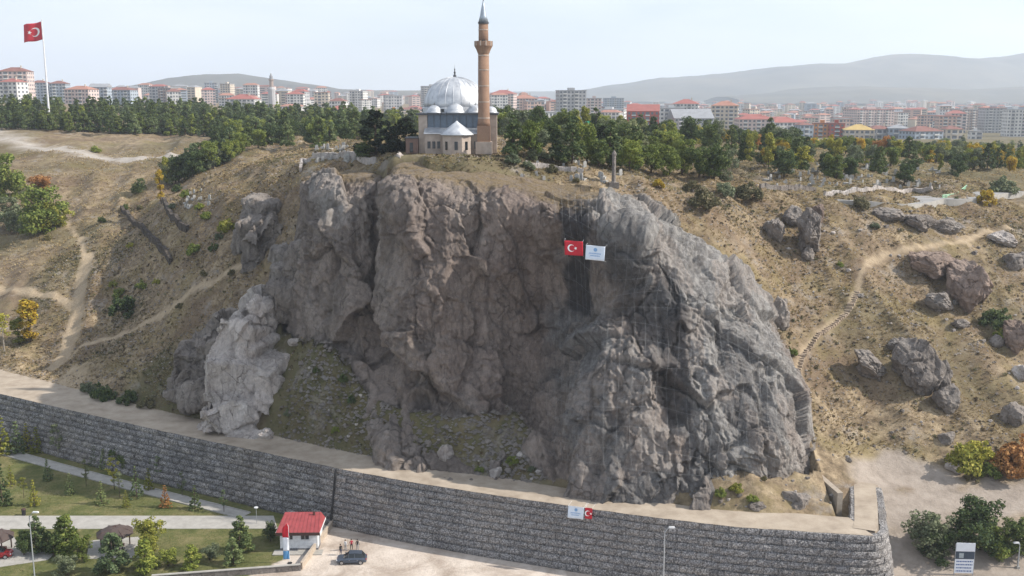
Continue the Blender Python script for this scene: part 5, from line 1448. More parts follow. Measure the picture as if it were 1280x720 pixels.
while n_far < 255 and guard < 6000:
    guard += 1
    Y = random.choice([random.uniform(950, 1400), random.uniform(1050, 2000), random.uniform(1300, 2800)])
    px = random.uniform(-20, 1300)
    if px < 620 and Y < 1050: continue
    if Y < 1150 and any(abs(px - e_[0]) < e_[1] * 0.5 + 12 for e_ in EXPL): continue
    if px < 460 and random.random() < 0.35: continue
    x = (px - 640) / F_PX * Y
    if any(abs(x - q[0]) < 24 and abs(Y - q[1]) < 28 for q in placed): continue
    k = random.randrange(26)
    o = TMPL[k] if k not in used else copy_tree(TMPL[k])
    used.add(k); placed.append((x, Y)); n_far += 1
    near_l = 'nearer city' if Y < 1300 else 'far city'
    o['label'] = '%s in the %s, %s' % (TDESC[k], near_l, zone(px).replace('below the', 'near the'))
    o['group'] = '%s, %s, %s' % (TDESC[k], near_l, zone(px))
    o.location = (x, Y, cz(x, Y) - 0.5); o.rotation_euler = (0, 0, random.uniform(-0.5, 0.5)); s_ = random.uniform(0.85, 1.2); o.scale = (s_, s_, random.uniform(0.8, 1.25))
for k in range(26):
    if k not in used:
        for c_ in list(TMPL[k].children_recursive): bpy.data.objects.remove(c_)
        bpy.data.objects.remove(TMPL[k])
# the farthest roofs, one mass
fc = {}
pal = ['white', 'white', 'cream', 'grey', 'pink', 'bluegrey', 'tan', 'salmon']
for i in range(620):
    Y = random.uniform(1250, 3600); px = random.uniform(-30, 1310); x = (px - 640) / F_PX * Y; z = cz(x, Y) if Y < 1000 else float(city_z(np.array([x]))[0])
    w, d, h = random.uniform(10, 26), random.uniform(10, 16), random.choice([6, 9, 9, 12, 12, 15, 18, 22, 26])
    M = Matrix.Translation((x, Y, z - 0.5)) @ Matrix.Rotation(random.uniform(-0.5, 0.5), 4, 'Z')
    fc.setdefault(random.choice(pal), MB()).box(-w / 2, w / 2, 0, d, -2, h, M)
    rm_ = fc.setdefault('roof_' + random.choice(['redroof', 'brownroof', 'greyroof', 'orangeroof']), MB())
    rm_.add([M @ Vector(v) for v in ((-w / 2 - .5, -.5, h), (w / 2 + .5, -.5, h), (w / 2 + .5, d + .5, h), (-w / 2 - .5, d + .5, h), (-w * 0.2, d / 2, h + 2.2), (w * 0.2, d / 2, h + 2.2))], [(0, 1, 5, 4), (1, 2, 5), (2, 3, 4, 5), (3, 0, 4)])
    wm_ = fc.setdefault('win', MB())
    for k in range(int(h / 3)):
        wm_.box(-w * 0.42, -w * 0.08, -0.12, -0.01, k * 3 + 1.0, k * 3 + 2.3, M); wm_.box(w * 0.08, w * 0.42, -0.12, -0.01, k * 3 + 1.0, k * 3 + 2.3, M)
big = MB(); mats_ = []
for key in fc:
    mats_.append(pane if key == 'win' else (RM[key[5:]] if key.startswith('roof_') else WM[key])); big.mi = len(mats_) - 1
    big.add(fc[key].v, fc[key].f)
big.mi = 0
me = bpy.data.meshes.new('far_city'); me.from_pydata(big.v, [], big.f); me.polygons.foreach_set('material_index', big.m)
tag(link('far_city', me, mats_), 'hazy mass of the farthest small houses and blocks of the city', kind='stuff')
# distant stone minaret on the left skyline
a = at_y(340, 125, 1300); z0 = cz(a.x, 1300); top = at_y(340, 91, 1300).z - z0
fm = empty('minaret', (a.x, 1300, z0), 0, 'slender grey distant minaret on the left skyline', 'minaret')
MB().lathe([(4.5, -2), (4.5, top * 0.55), (3.6, top * 0.6)], 10).build('base', WM['grey'], fm)
MB().lathe([(2.6, top * 0.6), (2.4, top * 0.78), (3.3, top * 0.79), (3.3, top * 0.82), (2.2, top * 0.825)], 10).build('shaft', WM['brown'], fm)
MB().lathe([(2.2, top * 0.826), (2.1, top * 0.9), (0.1, top)], 10).build('cone', RM['greyroof'], fm)
# small green domed kiosk between plateau trees
kp = at_y(736, 152, 300)
gk = empty('kiosk', (kp.x, 300, H1(kp.x, 300)), 0, 'small kiosk with bright green dome among the plateau trees', 'kiosk')
kh = kp.z - gk.location.z
MB().lathe([(1.3, 0), (1.3, max(1.0, kh - 1.0))], 8).build('wall', WM['white'], gk)
MB().lathe([(1.7, kh - 1.0), (1.6, kh - 0.5), (1.0, kh + 0.1), (0.1, kh + 0.4)], 12).build('dome', plain('green_dome', (0.02, 0.30, 0.16), 0.4), gk, True)

# ================================================================== HILLS ON THE HORIZON
def ridge(name, prof, Y0, depth, mat, label, seed):
    """prof: (px, py) crest line seen from the camera; a broad real ridge at distance Y0"""
    xs = np.linspace(prof[0][0], prof[-1][0], 260); pys = np.interp(xs, [p[0] for p in prof], [p[1] for p in prof])
    nv = 40; V_ = []
    for px, py in zip(xs, pys):
        c = at_y(px, py, Y0 + depth * 0.55)
        for j in range(nv):
            v = j / (nv - 1); y = Y0 + depth * v
            s = math.sin(math.pi * v) ** 1.3
            V_.append((c.x * (y / (Y0 + depth * 0.55)) ** 0.15, y, 36 + (c.z - 36) * s))
    V_ = np.array(V_)
    w_ = sstep(0, 60, V_[:, 2] - 36)
    V_[:, 2] += (fbm(V_ / np.array([700, 700, 1e9]), 5, seed, ridged=True) * 22 + fbm(V_ / np.array([160, 160, 1e9]), 3, seed + 4) * 5) * w_
    o = link(name, fast_mesh(name, V_, grid_faces(260, nv)), mat, smooth=True)
    return tag(o, label, kind='structure')
t = NT('far_hill')
n1 = t.noise(0.0022, 7, 0.6)
MAT['far_hill'] = t.done(t.ramp(n1, [(0.3, (0.055, 0.058, 0.055)), (0.5, (0.095, 0.092, 0.078)), (0.7, (0.15, 0.135, 0.105))]), 0.95, normal=t.bump(n1, 20, 0.5), spec=0.05)
ridge('hills', [(700, 120), (745, 112), (800, 104), (860, 96), (900, 92), (960, 84), (1010, 81), (1050, 80), (1080, 75), (1120, 71), (1150, 70), (1180, 74), (1210, 77), (1250, 72), (1290, 66), (1350, 60), (1450, 62), (1600, 80)], 5600, 3200, MAT['far_hill'], 'broad hazy blue hills on the right horizon', 3)
ridge('foothills', [(900, 122), (960, 118), (1010, 112), (1060, 109), (1120, 112), (1200, 116), (1280, 112), (1400, 108), (1600, 118)], 4300, 1500, MAT['far_hill'], 'low hazy foothills before the blue hills', 8)
ridge('left_hill', [(60, 122), (130, 112), (180, 106), (220, 99), (260, 96), (300, 97), (340, 102), (380, 109), (430, 116), (500, 117), (560, 116), (620, 120)], 3600, 1600, MAT['far_hill'], 'low round hazy hill on the left horizon', 12)
ridge('horizon_hills', [(-700, 108), (-300, 110), (-100, 112), (0, 114), (60, 115), (200, 117), (500, 117.5), (640, 117), (760, 116)], 7600, 2200, MAT['far_hill'], 'faint far hills along the left horizon', 15)

# ================================================================== ROCKS AND BOULDERS
def boulder_mesh(seed, sub=4, rough=1.0):
    r = np.random.default_rng(seed)
    bm = bmesh.new(); bmesh.ops.create_icosphere(bm, subdivisions=sub, radius=1.0)
    P = np.array([v.co[:] for v in bm.verts])
    # cut by random planes: flat broken sides
    for k in range(11):
        n = r.normal(size=3); n /= np.linalg.norm(n); d = r.uniform(0.55, 0.9)
        s = P @ n; P = P - np.maximum(0, s - d)[:, None] * n * 0.93
    N_ = P / np.linalg.norm(P, axis=1, keepdims=True)
    f1, e, c, cx = voro(P * 2.2 + seed, seed)
    P = P + N_ * ((c - 0.5) * 0.14 * rough + fbm(P * 1.7 + seed, 4, seed) * 0.20 * rough - (1 - sstep(0, 0.10, e)) * 0.07 * rough + fbm(P * 6 + seed, 3, seed + 1) * 0.05)[:, None]
    for v, p in zip(bm.verts, P): v.co = p
    me = bpy.data.meshes.new('boulder'); bm.to_mesh(me); bm.free(); return me
BOUL = [boulder_mesh(100 + k, 4) for k in range(5)]; BOULF = [boulder_mesh(200 + k, 5, 1.2) for k in range(5)]
def rock(px, py, wpx, hpx, mat, label, k=None, rot=None, depth=0.8, group=None, tilt=0.0, fine=False, Y=None, name='boulder', sink=0.3):
    """rock whose outline centre and size are read off the photograph, half sunk in the slope"""
    p = at_y(px, py + hpx * 0.35, Y) if Y else hit(px, py + hpx * 0.35)
    d = p.y * CT - (p.z - CAM_Z) * ST; sc = d / F_PX
    o = bpy.data.objects.new(name, (BOULF if fine else BOUL)[(k if k is not None else random.randrange(5)) % 5]); COL.objects.link(o)
    if not o.data.materials: o.data.materials.append(MAT['grey_rock'])
    o.material_slots[0].link = 'OBJECT'; o.material_slots[0].material = MAT[mat]
    w, h = wpx * sc / 2 * 1.12, hpx * sc / 2 * 1.12
    o.scale = (w, max(w, h) * depth, h)
    o.rotation_euler = (0, tilt, rot if rot is not None else random.uniform(-0.5, 0.5))
    o.location = (p.x, p.y + max(w, h) * depth * sink, p.z + hpx * 0.35 * sc * 0.95)
    return tag(o, label, 'rock', group)
rock(1215, 358, 50, 78, 'red_rock', 'big upright red brown boulder on the right hillside', 0, 0.3, 0.8, fine=True)
rock(1165, 330, 78, 38, 'red_rock', 'wide overhanging red brown rock left of the big upright boulder', 1, 0.1, 0.7, fine=True, tilt=0.1)
rock(1175, 380, 40, 24, 'grey_rock', 'low grey rock below the overhanging red rock', 2, 0.4, tilt=0.5, fine=True)
rock(1146, 462, 56, 72, 'grey_rock', 'largest grey boulder in the middle of the right slope', 3, 0.2, 0.8, fine=True)
rock(1090, 462, 56, 30, 'grey_rock', 'long dark grey slab leaning left of the largest slope boulder', 4, 0.0, 0.8, tilt=0.62, fine=True)
rock(1128, 434, 36, 22, 'grey_rock', 'flat grey rock on top behind the largest slope boulder', 0, 0.4, tilt=0.3)
rock(1172, 470, 22, 42, 'grey_rock', 'dark narrow rock on the right of the largest slope boulder', 1, 0.8)
rock(1184, 500, 32, 36, 'grey_rock', 'grey rock below the largest slope boulder', 2, 0.1, tilt=0.5)
rock(1185, 548, 22, 16, 'grey_rock', 'small pale rock low on the right slope', 3)
rock(1012, 295, 34, 60, 'grey_rock', 'dark grey crag at the top of the right slope', 4, 0.2, 0.8, tilt=0.2, fine=True)
rock(969, 288, 24, 34, 'grey_rock', 'grey crag left of the dark crag on the right slope', 1, 0.5, 0.8, fine=True)
rock(992, 272, 30, 26, 'grey_rock', 'grey rock between the two crags on the right slope', 2, 0.5, 0.8)
rock(1022, 268, 22, 26, 'red_rock', 'brown rock above the dark crag', 3, 0.5, 0.8)
for i, (px, py, w, h) in enumerate([(1115, 270, 44, 22), (1150, 278, 50, 24), (1185, 284, 40, 20)]):
    rock(px, py, w, h, 'grey_rock', ['left', 'middle', 'right'][i] + ' part of the long rock ledge below the plateau court', i, 0.1, 0.6, tilt=0.12, fine=True)
rock(1255, 300, 36, 18, 'pale_rock', 'pale flat rock at the upper right edge', 2, 0.1, tilt=0.25)
rock(1272, 330, 34, 24, 'grey_rock', 'dark rock below the pale flat rock at the right edge', 3)
rock(1274, 422, 30, 50, 'red_rock', 'reddish boulder cut by the right edge', 0, 0.2, 0.8, fine=True)
rock(1246, 428, 20, 16, 'grey_rock', 'small round rock left of the reddish edge boulder', 2)
rock(1278, 466, 26, 22, 'pale_rock', 'white rock at the right edge', 1)
rock(1272, 520, 34, 34, 'grey_rock', 'grey slab at the right edge above the orange bushes', 4, tilt=0.5)
rock(1195, 585, 26, 14, 'pale_rock', 'flat white slab at the edge of the gravel area', 0, tilt=0.35)
rock(1200, 405, 22, 12, 'grey_rock', 'small rock under the big upright boulder', 1)
rock(974, 395, 26, 40, 'grey_rock', 'small grey crag near the stone steps', 2)
rock(1010, 320, 16, 18, 'grey_rock', 'small rock under the dark crag', 2)
rock(978, 382, 14, 14, 'grey_rock', 'little rock right of the cliff rim', 3)
rock(997, 628, 40, 26, 'grey_rock', 'rounded grey rock in the hollow at the cliff foot', 3, 0.3, tilt=0.4, Y=139)
rock(945, 633, 26, 14, 'grey_rock', 'low grey rock on the grassy foot of the cliff', 1, Y=137.5)
# outcrops left of the cliff
def crag(pts, mat, label, n, size, seed, name='rock_outcrop'):
    """one outcrop: a jagged mass joined from overlapping blocks, remeshed into a single surface"""
    r = random.Random(seed); bm = bmesh.new()
    for (px, py, Y, w, h, dp) in pts:
        c = at_y(px, py, Y); d = Y * CT - (c.z - CAM_Z) * ST; sc = d / F_PX
        M = Matrix.Translation(c) @ Matrix.Rotation(r.uniform(-0.4, 0.4), 4, 'Z') @ Matrix.Rotation(r.uniform(-0.2, 0.2), 4, 'Y') @ Matrix.Diagonal((w * sc / 2, dp, h * sc / 2, 1))
        for q_ in range(3):
            M2 = M @ Matrix.Translation((r.uniform(-0.35, 0.35), r.uniform(-0.3, 0.3), r.uniform(-0.3, 0.3))) @ Matrix.Rotation(r.uniform(-0.5, 0.5), 4, 'Y') @ Matrix.Rotation(r.uniform(-0.4, 0.4), 4, 'X')
            bmesh.ops.create_cube(bm, size=r.uniform(1.0, 1.45), matrix=M2)
    me = bpy.data.meshes.new(name); bm.to_mesh(me); bm.free()
    o = bpy.data.objects.new(name, me); COL.objects.link(o)
    md = o.modifiers.new('r', 'REMESH'); md.mode = 'VOXEL'; md.voxel_size = size
    dg = bpy.context.evaluated_depsgraph_get(); em = bpy.data.meshes.new_from_object(o.evaluated_get(dg))
    bpy.data.objects.remove(o)
    P = np.empty(len(em.vertices) * 3); em.vertices.foreach_get('co', P); P = P.reshape(-1, 3)
    N_ = np.empty(len(em.vertices) * 3); em.vertices.foreach_get('normal', N_); N_ = N_.reshape(-1, 3)
    P = P + N_ * (rock_disp(P, 0.6, seed) )[:, None]
    em.vertices.foreach_set('co', P.ravel()); em.update()
    return tag(link(name, em, MAT[mat], smooth=False), label, 'rock')
crag([(326, 392, 185, 40, 46, 4.0), (312, 430, 181, 66, 66, 5.0), (300, 470, 178, 84, 76, 5.0), (328, 485, 178, 60, 90, 5.0), (298, 515, 174, 86, 56, 4.5), (335, 515, 175, 44, 66, 4.5), (276, 505, 177, 40, 60, 4.5), (262, 530, 175, 28, 30, 3.0), (306, 545, 172, 90, 34, 3.5)], 'pale_rock', 'pale grey white rock outcrop at the lower left of the cliff', 1, 0.26, 41)
crag([(332, 265, 212, 44, 40, 5.0), (325, 295, 208, 50, 60, 5.0), (316, 315, 207, 34, 50, 4.0), (345, 300, 207, 24, 50, 4.0), (300, 300, 212, 20, 40, 4.0)], 'grey_rock', 'rounded rock outcrop high on the left shoulder of the cliff', 1, 0.32, 43)
crag([(360, 345, 190, 40, 50, 4.5), (346, 370, 187, 30, 40, 4.0), (378, 330, 188, 30, 60, 4.0), (350, 320, 196, 24, 26, 3)], 'cliff_rock' if False else 'grey_rock', 'grey crag filling the gully between the outcrops and the cliff', 1, 0.28, 47)
crag([(240, 462, 186, 50, 54, 4.0), (262, 436, 187, 40, 50, 4.0), (228, 482, 185, 34, 34, 3.5), (252, 490, 182, 40, 40, 3.5), (284, 405, 189, 36, 30, 3.5)], 'grey_rock', 'brownish crag left of the pale outcrop, in the shade', 1, 0.28, 53)
rock(333, 543, 20, 13, 'pale_rock', 'smooth pale boulder lying on the walkway edge', 2, 0.1, Y=163)
rock(497, 566, 16, 26, 'pale_rock', 'upright pale boulder on the talus at the cliff foot', 0, 0.3)
rock(556, 568, 20, 26, 'pale_rock', 'square pale boulder on the talus right of the upright one', 1, 0.3)
rock(620, 592, 16, 14, 'pale_rock', 'low pale boulder on the talus below the recess', 3, 0.3)
rock(368, 429, 16, 10, 'pale_rock', 'white boulder alone on the upper talus', 4)
rock(500, 200, 14, 22, 'pale_rock', 'white stone block on the brow left of the mosque', 0, 0.0, Y=188)
rock(335, 253, 16, 14, 'pale_rock', 'pale rock on top of the left shoulder', 4)
for (x0, x1, y0, y1, n, s0, s1, lab, g_) in [(345, 480, 420, 560, 40, 3, 8, 'small grey rock scattered on the talus left of the cliff', 'talus rocks on the left'), (490, 690, 548, 604, 46, 3, 11, 'grey rubble rock at the foot of the central cliff', 'rubble at the cliff foot'), (950, 1280, 260, 580, 90, 3, 10, 'small grey rock scattered on the right hillside', 'rocks of the right hillside'), (20, 300, 200, 470, 40, 2, 5, 'small pale rock scattered on the left hillside', 'rocks of the left hillside'), (880, 1060, 590, 650, 24, 3, 8, 'small rock at the right foot of the cliff', 'rocks at the right cliff foot'), (640, 900, 205, 250, 30, 2, 6, 'small pale rock on the brow right of the mosque', 'rocks on the brow')]:
    for i in range(n):
        s = random.uniform(s0, s1) * random.uniform(0.6, 1.0)
        rock(random.uniform(x0, x1), random.uniform(y0, y1), s, s * random.uniform(0.5, 0.9), random.choice(['grey_rock', 'grey_rock', 'pale_rock']), lab, group=g_, name='rock')

# ================================================================== ROCKFALL NET ON THE CLIFF
steel_wire = plain('net_wire', (0.36, 0.37, 0.38), 0.7, 0.1)
net = empty('rockfall_net', (0, 0, 0), 0, 'fine steel rockfall net of crossing cables draped over the right half of the cliff', 'net')
Cs = blur(C[::2, ::2], 60); Cn = np.repeat(np.repeat(Cs + normals(Cs) * 0.9, 2, 0), 2, 1)
u0, u1 = int(NU * 0.56), int(NU * 0.90); v0, v1 = int(NV * 0.16), int(NV * 0.86)
def cable(ix):
    pts = [Cn[i, j] for i, j in ix]
    MB().tube(pts, 0.008, 3).build('cable', steel_wire, net)
for u in np.linspace(u0, u1, 26): cable([(int(u), j) for j in range(v0, v1, 12)])
for v in np.linspace(v0, v1, 16): cable([(i, int(v)) for i in range(u0, u1, 12)])

# ================================================================== DRY GRASS AND STONES (nobody could count these)
GRAV1 = line_px([(1085, 598), (1120, 592), (1180, 606), (1290, 620)])
def scatter(n, xr, yr, keep):
    out = np.empty((0, 3))
    q = np.stack([rng.uniform(*xr, n), rng.uniform(*yr, n)], 1)
    h = height(q); z = h + relief(q, h)
    m = keep(q, z)
    return np.column_stack([q, z])[m]
def keep_slope(q, z):
    x, y = q[:, 0], q[:, 1]
    inw = (np.abs(x) < y * 0.52 + 8)
    back = np.where(x < 46, y > wall_y(x) + walk_w(x) + 0.8, y > 152)
    i_ = ((x - CX0) / CN).astype(int); j_ = ((y - CY0) / CN).astype(int)
    ok = (i_ >= 0) & (i_ < 300) & (j_ >= 0) & (j_ < 200)
    c = np.full(len(x), 1e3); c[ok] = CARVE[i_[ok], j_[ok]]
    trk = np.zeros(len(x), bool)
    for pts, w in L_TRAILS: trk |= seg_dist(q, line_cache[id(pts)]) < w * 0.5
    trk |= seg_dist(q, STEPS) < 1.0
    trk |= seg_dist(q, ROAD_L) < 3.2
    clump = vnoise(np.stack([x / 6, y / 6, x * 0], 1), 31) + rng.uniform(-0.8, 0.8, len(x))
    return inw & back & (c > 900) & ~trk & (clump > -0.35) & ~((x > 46) & (seg_dist(q, GRAV1) < 4.0))
line_cache = {id(p): line_px(p) for p, w in L_TRAILS}
def tufts(P, smin, smax, name, mat, label, blades=4):
    n = len(P); V_ = np.zeros((n, blades * 3, 3))
    for b in range(blades):
        a = rng.uniform(0, 6.283, n); s = rng.uniform(smin, smax, n); w = s * 0.22
        d = np.stack([np.cos(a), np.sin(a)], 1)
        base = P.copy(); base[:, :2] += d * s[:, None] * 0.15; base[:, 2] -= 0.05
        pr = np.stack([-d[:, 1], d[:, 0]], 1)
        V_[:, b * 3 + 0] = base; V_[:, b * 3 + 1] = base; V_[:, b * 3 + 0, :2] -= pr * w[:, None]; V_[:, b * 3 + 1, :2] += pr * w[:, None]
        V_[:, b * 3 + 2] = base; V_[:, b * 3 + 2, :2] += d * (s * rng.uniform(0.5, 1.3, n))[:, None]; V_[:, b * 3 + 2, 2] += s * rng.uniform(0.35, 0.8, n)
    me = fast_mesh(name, V_.reshape(-1, 3), np.arange(n * blades * 3).reshape(-1, 3))
    return tag(link(name, me, mat), label, kind='stuff')
leaf_mat('dry_scrub', (0.07, 0.05, 0.033), (0.15, 0.11, 0.072), (0.27, 0.205, 0.135), 0.2)
leaf_mat('dry_blade', (0.24, 0.17, 0.08), (0.43, 0.325, 0.17), (0.62, 0.49, 0.28), 0.45)
leaf_mat('green_blade', (0.07, 0.075, 0.03), (0.14, 0.135, 0.06), (0.26, 0.23, 0.11), 0.45)
G1 = scatter(190000, (-118, 118), (150, 265), keep_slope)
G2 = scatter(60000, (-190, 170), (255, 400), keep_slope)
gsel = sstep(0.1, 0.6, vnoise(np.stack([G1[:, 0] / 14, G1[:, 1] / 14, G1[:, 0] * 0], 1), 66)) > rng.uniform(0.3, 1.3, len(G1))
tal_d = seg_dist(G1[:, :2], [at_y(345, 440, 181), at_y(400, 505, 168), at_y(470, 540, 162), at_y(560, 585, 153), at_y(660, 585, 153)]) < 9
gsel |= tal_d & (rng.uniform(0, 1, len(G1)) < 0.7)
tufts(G1[~gsel], 0.18, 0.55, 'dry_grass', MAT['dry_blade'], 'straw coloured dry grass tufts over the hillsides')
tufts(G1[gsel], 0.18, 0.55, 'green_grass', MAT['green_blade'], 'dull green grass and weeds on the slopes')
tufts(G2, 0.3, 0.8, 'dry_grass', MAT['dry_blade'], 'dry grass on the farther slopes and plateau', 3)
def scrub(P, smin, smax, name, mat, label, q=9):
    n = len(P); r_ = rng.uniform(smin, smax, n)
    d = rng.normal(size=(n, q, 3)); d[..., 2] = np.abs(d[..., 2]) * 0.8; d /= np.linalg.norm(d, axis=2, keepdims=True)
    p = P[:, None] + d * (r_[:, None, None] * rng.uniform(0.3, 1.0, (n, q, 1)))
    nn = d + rng.normal(size=(n, q, 3)) * 0.4; nn /= np.linalg.norm(nn, axis=2, keepdims=True)
    a = np.cross(nn, rng.normal(size=(n, q, 3))); a /= np.linalg.norm(a, axis=2, keepdims=True); b = np.cross(nn, a)
    s_ = r_[:, None, None] * rng.uniform(0.3, 0.6, (n, q, 1))
    V_ = np.stack([p - a * s_, p - b * s_ * 0.7, p + a * s_, p + b * s_ * 0.7], 2)
    me = fast_mesh(name, V_.reshape(-1, 3), np.arange(n * q * 4).reshape(-1, 4))
    return tag(link(name, me, mat), label, kind='stuff')
B1 = scatter(17000, (-118, 118), (150, 300), keep_slope)
bs = rng.uniform(0, 1, len(B1))
scrub(B1[bs < 0.72], 0.15, 0.5, 'low_scrub', MAT['dry_scrub'], 'low brown scrub dotted over the slopes')
scrub(B1[bs >= 0.72], 0.15, 0.6, 'green_scrub', MAT['scrub'], 'low olive scrub dotted over the slopes')
S1 = scatter(34000, (-115, 115), (150, 262), keep_slope)
def pebbles(P, smin, smax, name, mat, label):
    n = len(P); r_ = rng.uniform(smin, smax, n) ** 1.0
    base = np.array([(1, 0, 0), (0, 1, 0), (-1, 0, 0), (0, -1, 0), (0, 0, 0.8)])
    V_ = base[None] * r_[:, None, None] * rng.uniform(0.6, 1.3, (n, 5, 3)); V_ += P[:, None]; V_[:, :, 2] -= 0.03
    f_ = np.array([(0, 1, 4), (1, 2, 4), (2, 3, 4), (3, 0, 4)])
    me = fast_mesh(name, V_.reshape(-1, 3), (f_[None] + (np.arange(n) * 5)[:, None, None]).reshape(-1, 3))
    return tag(link(name, me, mat), label, kind='stuff')
pebbles(S1, 0.08, 0.34, 'loose_stones', MAT['grey_rock'], 'loose stones strewn over the slopes')
T1 = scatter(9000, (-45, 10), (148, 185), lambda q, z: (seg_dist(q, [at_y(400, 505, 168), at_y(470, 540, 162), at_y(560, 585, 153), at_y(660, 585, 153)]) < 8) & (q[:, 1] > wall_y(q[:, 0]) + walk_w(q[:, 0])))
pebbles(T1, 0.12, 0.55, 'talus_stones', MAT['grey_rock'], 'broken stones on the talus below the cliff')
# lawn blades
L1 = scatter(60000, (-105, -28), (125, 195), lambda q, z: (q[:, 1] < wall_y(q[:, 0]) - 7.5) & (np.abs(q[:, 0]) < q[:, 1] * 0.56) & (q[:, 0] < np.interp(q[:, 1], [120, 133, 140.5, 152, 170], [-50, -40, -34.4, -31, -30])) & ~((q[:, 1] < at_z(100, 644, 0).y) & (q[:, 1] > at_z(100, 662, 0).y)) & (vnoise(np.stack([q[:, 0] / 3, q[:, 1] / 3, q[:, 0] * 0], 1), 19) > -0.3))
leaf_mat('lawn_blade', (0.07, 0.09, 0.025), (0.13, 0.145, 0.05), (0.24, 0.22, 0.10), 0.25)
tufts(L1, 0.12, 0.28, 'lawn_grass', MAT['lawn_blade'], 'short green and yellowing lawn grass in the garden', 3)

# ================================================================== STONE STEPS, OLD WALLS, GRAVESTONES
stairs = empty('stone_steps', STEPS[0], 0, 'flight of rough stone steps climbing the right slope beside the cliff', 'steps')
sp_, sl_ = resample([(p.x, p.y) for p in STEPS[:9]], 0.62)
hs_ = height(sp_); hs_ = hs_ + relief(sp_, hs_)
step_me = [MB().add([(x * 0.6 + random.uniform(-0.06, 0.06), y * 0.24 + random.uniform(-0.04, 0.04), z) for z in (-0.25, 0.14) for y in (-1, 1) for x in (-1, 1)], [(0, 2, 3, 1), (4, 5, 7, 6), (0, 1, 5, 4), (2, 6, 7, 3), (0, 4, 6, 2), (1, 3, 7, 5)]).mesh('step') for _ in range(5)]
for m_ in step_me: m_.materials.append(MAT['path_stone'])
for i in range(len(sp_)):
    a, b = sp_[max(i - 2, 0)], sp_[min(i + 2, len(sp_) - 1)]
    o = bpy.data.objects.new('step', step_me[i % 5]); COL.objects.link(o); o.parent = stairs
    o.location = (sp_[i][0] - STEPS[0].x, sp_[i][1] - STEPS[0].y, hs_[i] - STEPS[0].z); o.rotation_euler = (random.gauss(0, 0.03), random.gauss(0, 0.03), math.atan2(b[1] - a[1], b[0] - a[0]) - math.pi / 2 + random.gauss(0, 0.1))
def drape_wall(name, pts, h, w, mat, label, step=1.1):
    L = line_px(pts); q, tot = resample([(p.x, p.y) for p in L], step)
    e = empty(name, L[0], 0, label, 'wall')
    hz = height(q); hz = hz + relief(q, hz)
    bm_ = [MB().add([(x * step * 0.5 + random.uniform(-0.05, 0.05), y * w / 2 + random.uniform(-0.05, 0.05), z + (random.uniform(-0.08, 0.08) if z > 0 else 0)) for z in (-0.6, h) for y in (-1, 1) for x in (-1, 1)], [(0, 2, 3, 1), (4, 5, 7, 6), (0, 1, 5, 4), (2, 6, 7, 3), (0, 4, 6, 2), (1, 3, 7, 5)]).mesh('stone') for _ in range(4)]
    for m_ in bm_: m_.materials.append(mat)
    for i in range(len(q) - 1):
        d = q[i + 1] - q[i]
        o = bpy.data.objects.new('stone', bm_[i % 4]); COL.objects.link(o); o.parent = e
        m = (q[i] + q[i + 1]) / 2
        o.location = (m[0] - L[0].x, m[1] - L[0].y, (hz[i] + hz[i + 1]) / 2 - L[0].z); o.rotation_euler = (0, -math.atan2(hz[i + 1] - hz[i], step), math.atan2(d[1], d[0]))
    return e
dark_stone = MAT['dark_rubble']
drape_wall('terrace_wall', [(152, 262), (165, 277), (182, 293), (200, 312), (214, 330)], 1.3, 0.8, dark_stone, 'left of two dark dry stone walls slanting down the left hillside')
drape_wall('terrace_wall', [(203, 252), (210, 266), (222, 279), (236, 292)], 1.4, 0.8, dark_stone, 'right of two dark dry stone walls, below the yellow poplar')
drape_wall('brow_wall', [(376, 216), (378, 204), (400, 198), (440, 197), (470, 203)], 1.1, 0.6, MAT['pale_rock'], 'pale low stone wall along the brow left of the mosque')
drape_wall('brow_wall', [(655, 205), (690, 212), (735, 219)], 0.7, 0.5, MAT['pale_rock'], 'broken pale stone wall on the brow right of the mosque')
drape_wall('graveyard_wall', [(950, 236), (985, 237), (1022, 240)], 1.0, 0.5, MAT['grey_rock'], 'grey stone wall along the left front of the graveyard')
drape_wall('graveyard_wall', [(1030, 245), (1080, 241), (1140, 240), (1170, 238)], 0.9, 0.5, MAT['pale_rock'], 'pale wall along the court in front of the graveyard')
# paved road of the court, a smoothed ribbon laid on the plateau
RL = line_px([(1005, 247), (1040, 248), (1080, 249), (1120, 250), (1160, 248), (1190, 243), (1215, 237), (1235, 232)])
q, tot = resample([(p.x, p.y) for p in RL], 1.6); hz = height(q) + 0.45
for _ in range(14): hz = np.concatenate([hz[:1], (hz[:-2] + 2 * hz[1:-1] + hz[2:]) / 4, hz[-1:]])
wid = np.interp(np.arange(len(q)), [0, len(q) * 0.5, len(q) * 0.8, len(q)], [2.8, 3.4, 7.0, 9.5])
dq = np.gradient(q, axis=0); dq /= np.linalg.norm(dq, axis=1, keepdims=True); pn = np.stack([-dq[:, 1], dq[:, 0]], 1)
RV = np.stack([np.column_stack([q + pn * (wid * k)[:, None], hz + (0 if abs(k) < 0.99 else -0.0)]) for k in (-1, -0.5, 0, 0.5, 1)], 1).reshape(-1, 3)
RV2 = np.stack([np.column_stack([q - pn * (wid * 1.0)[:, None], hz - d_]) for d_ in (0.003, 1.5)], 1).reshape(-1, 3)
o = link('plateau_road', fast_mesh('plateau_road', RV, grid_faces(len(q), 5)), plain('road_grey', (0.27, 0.265, 0.26), 0.9, scale=0.3)); tag(o, 'pale grey paved road of the court on the plateau', kind='structure')
o = link('road_edge', fast_mesh('road_edge', RV2, grid_faces(len(q), 2)), MAT['concrete']); tag(o, 'pale retaining edge of the plateau road', kind='structure')
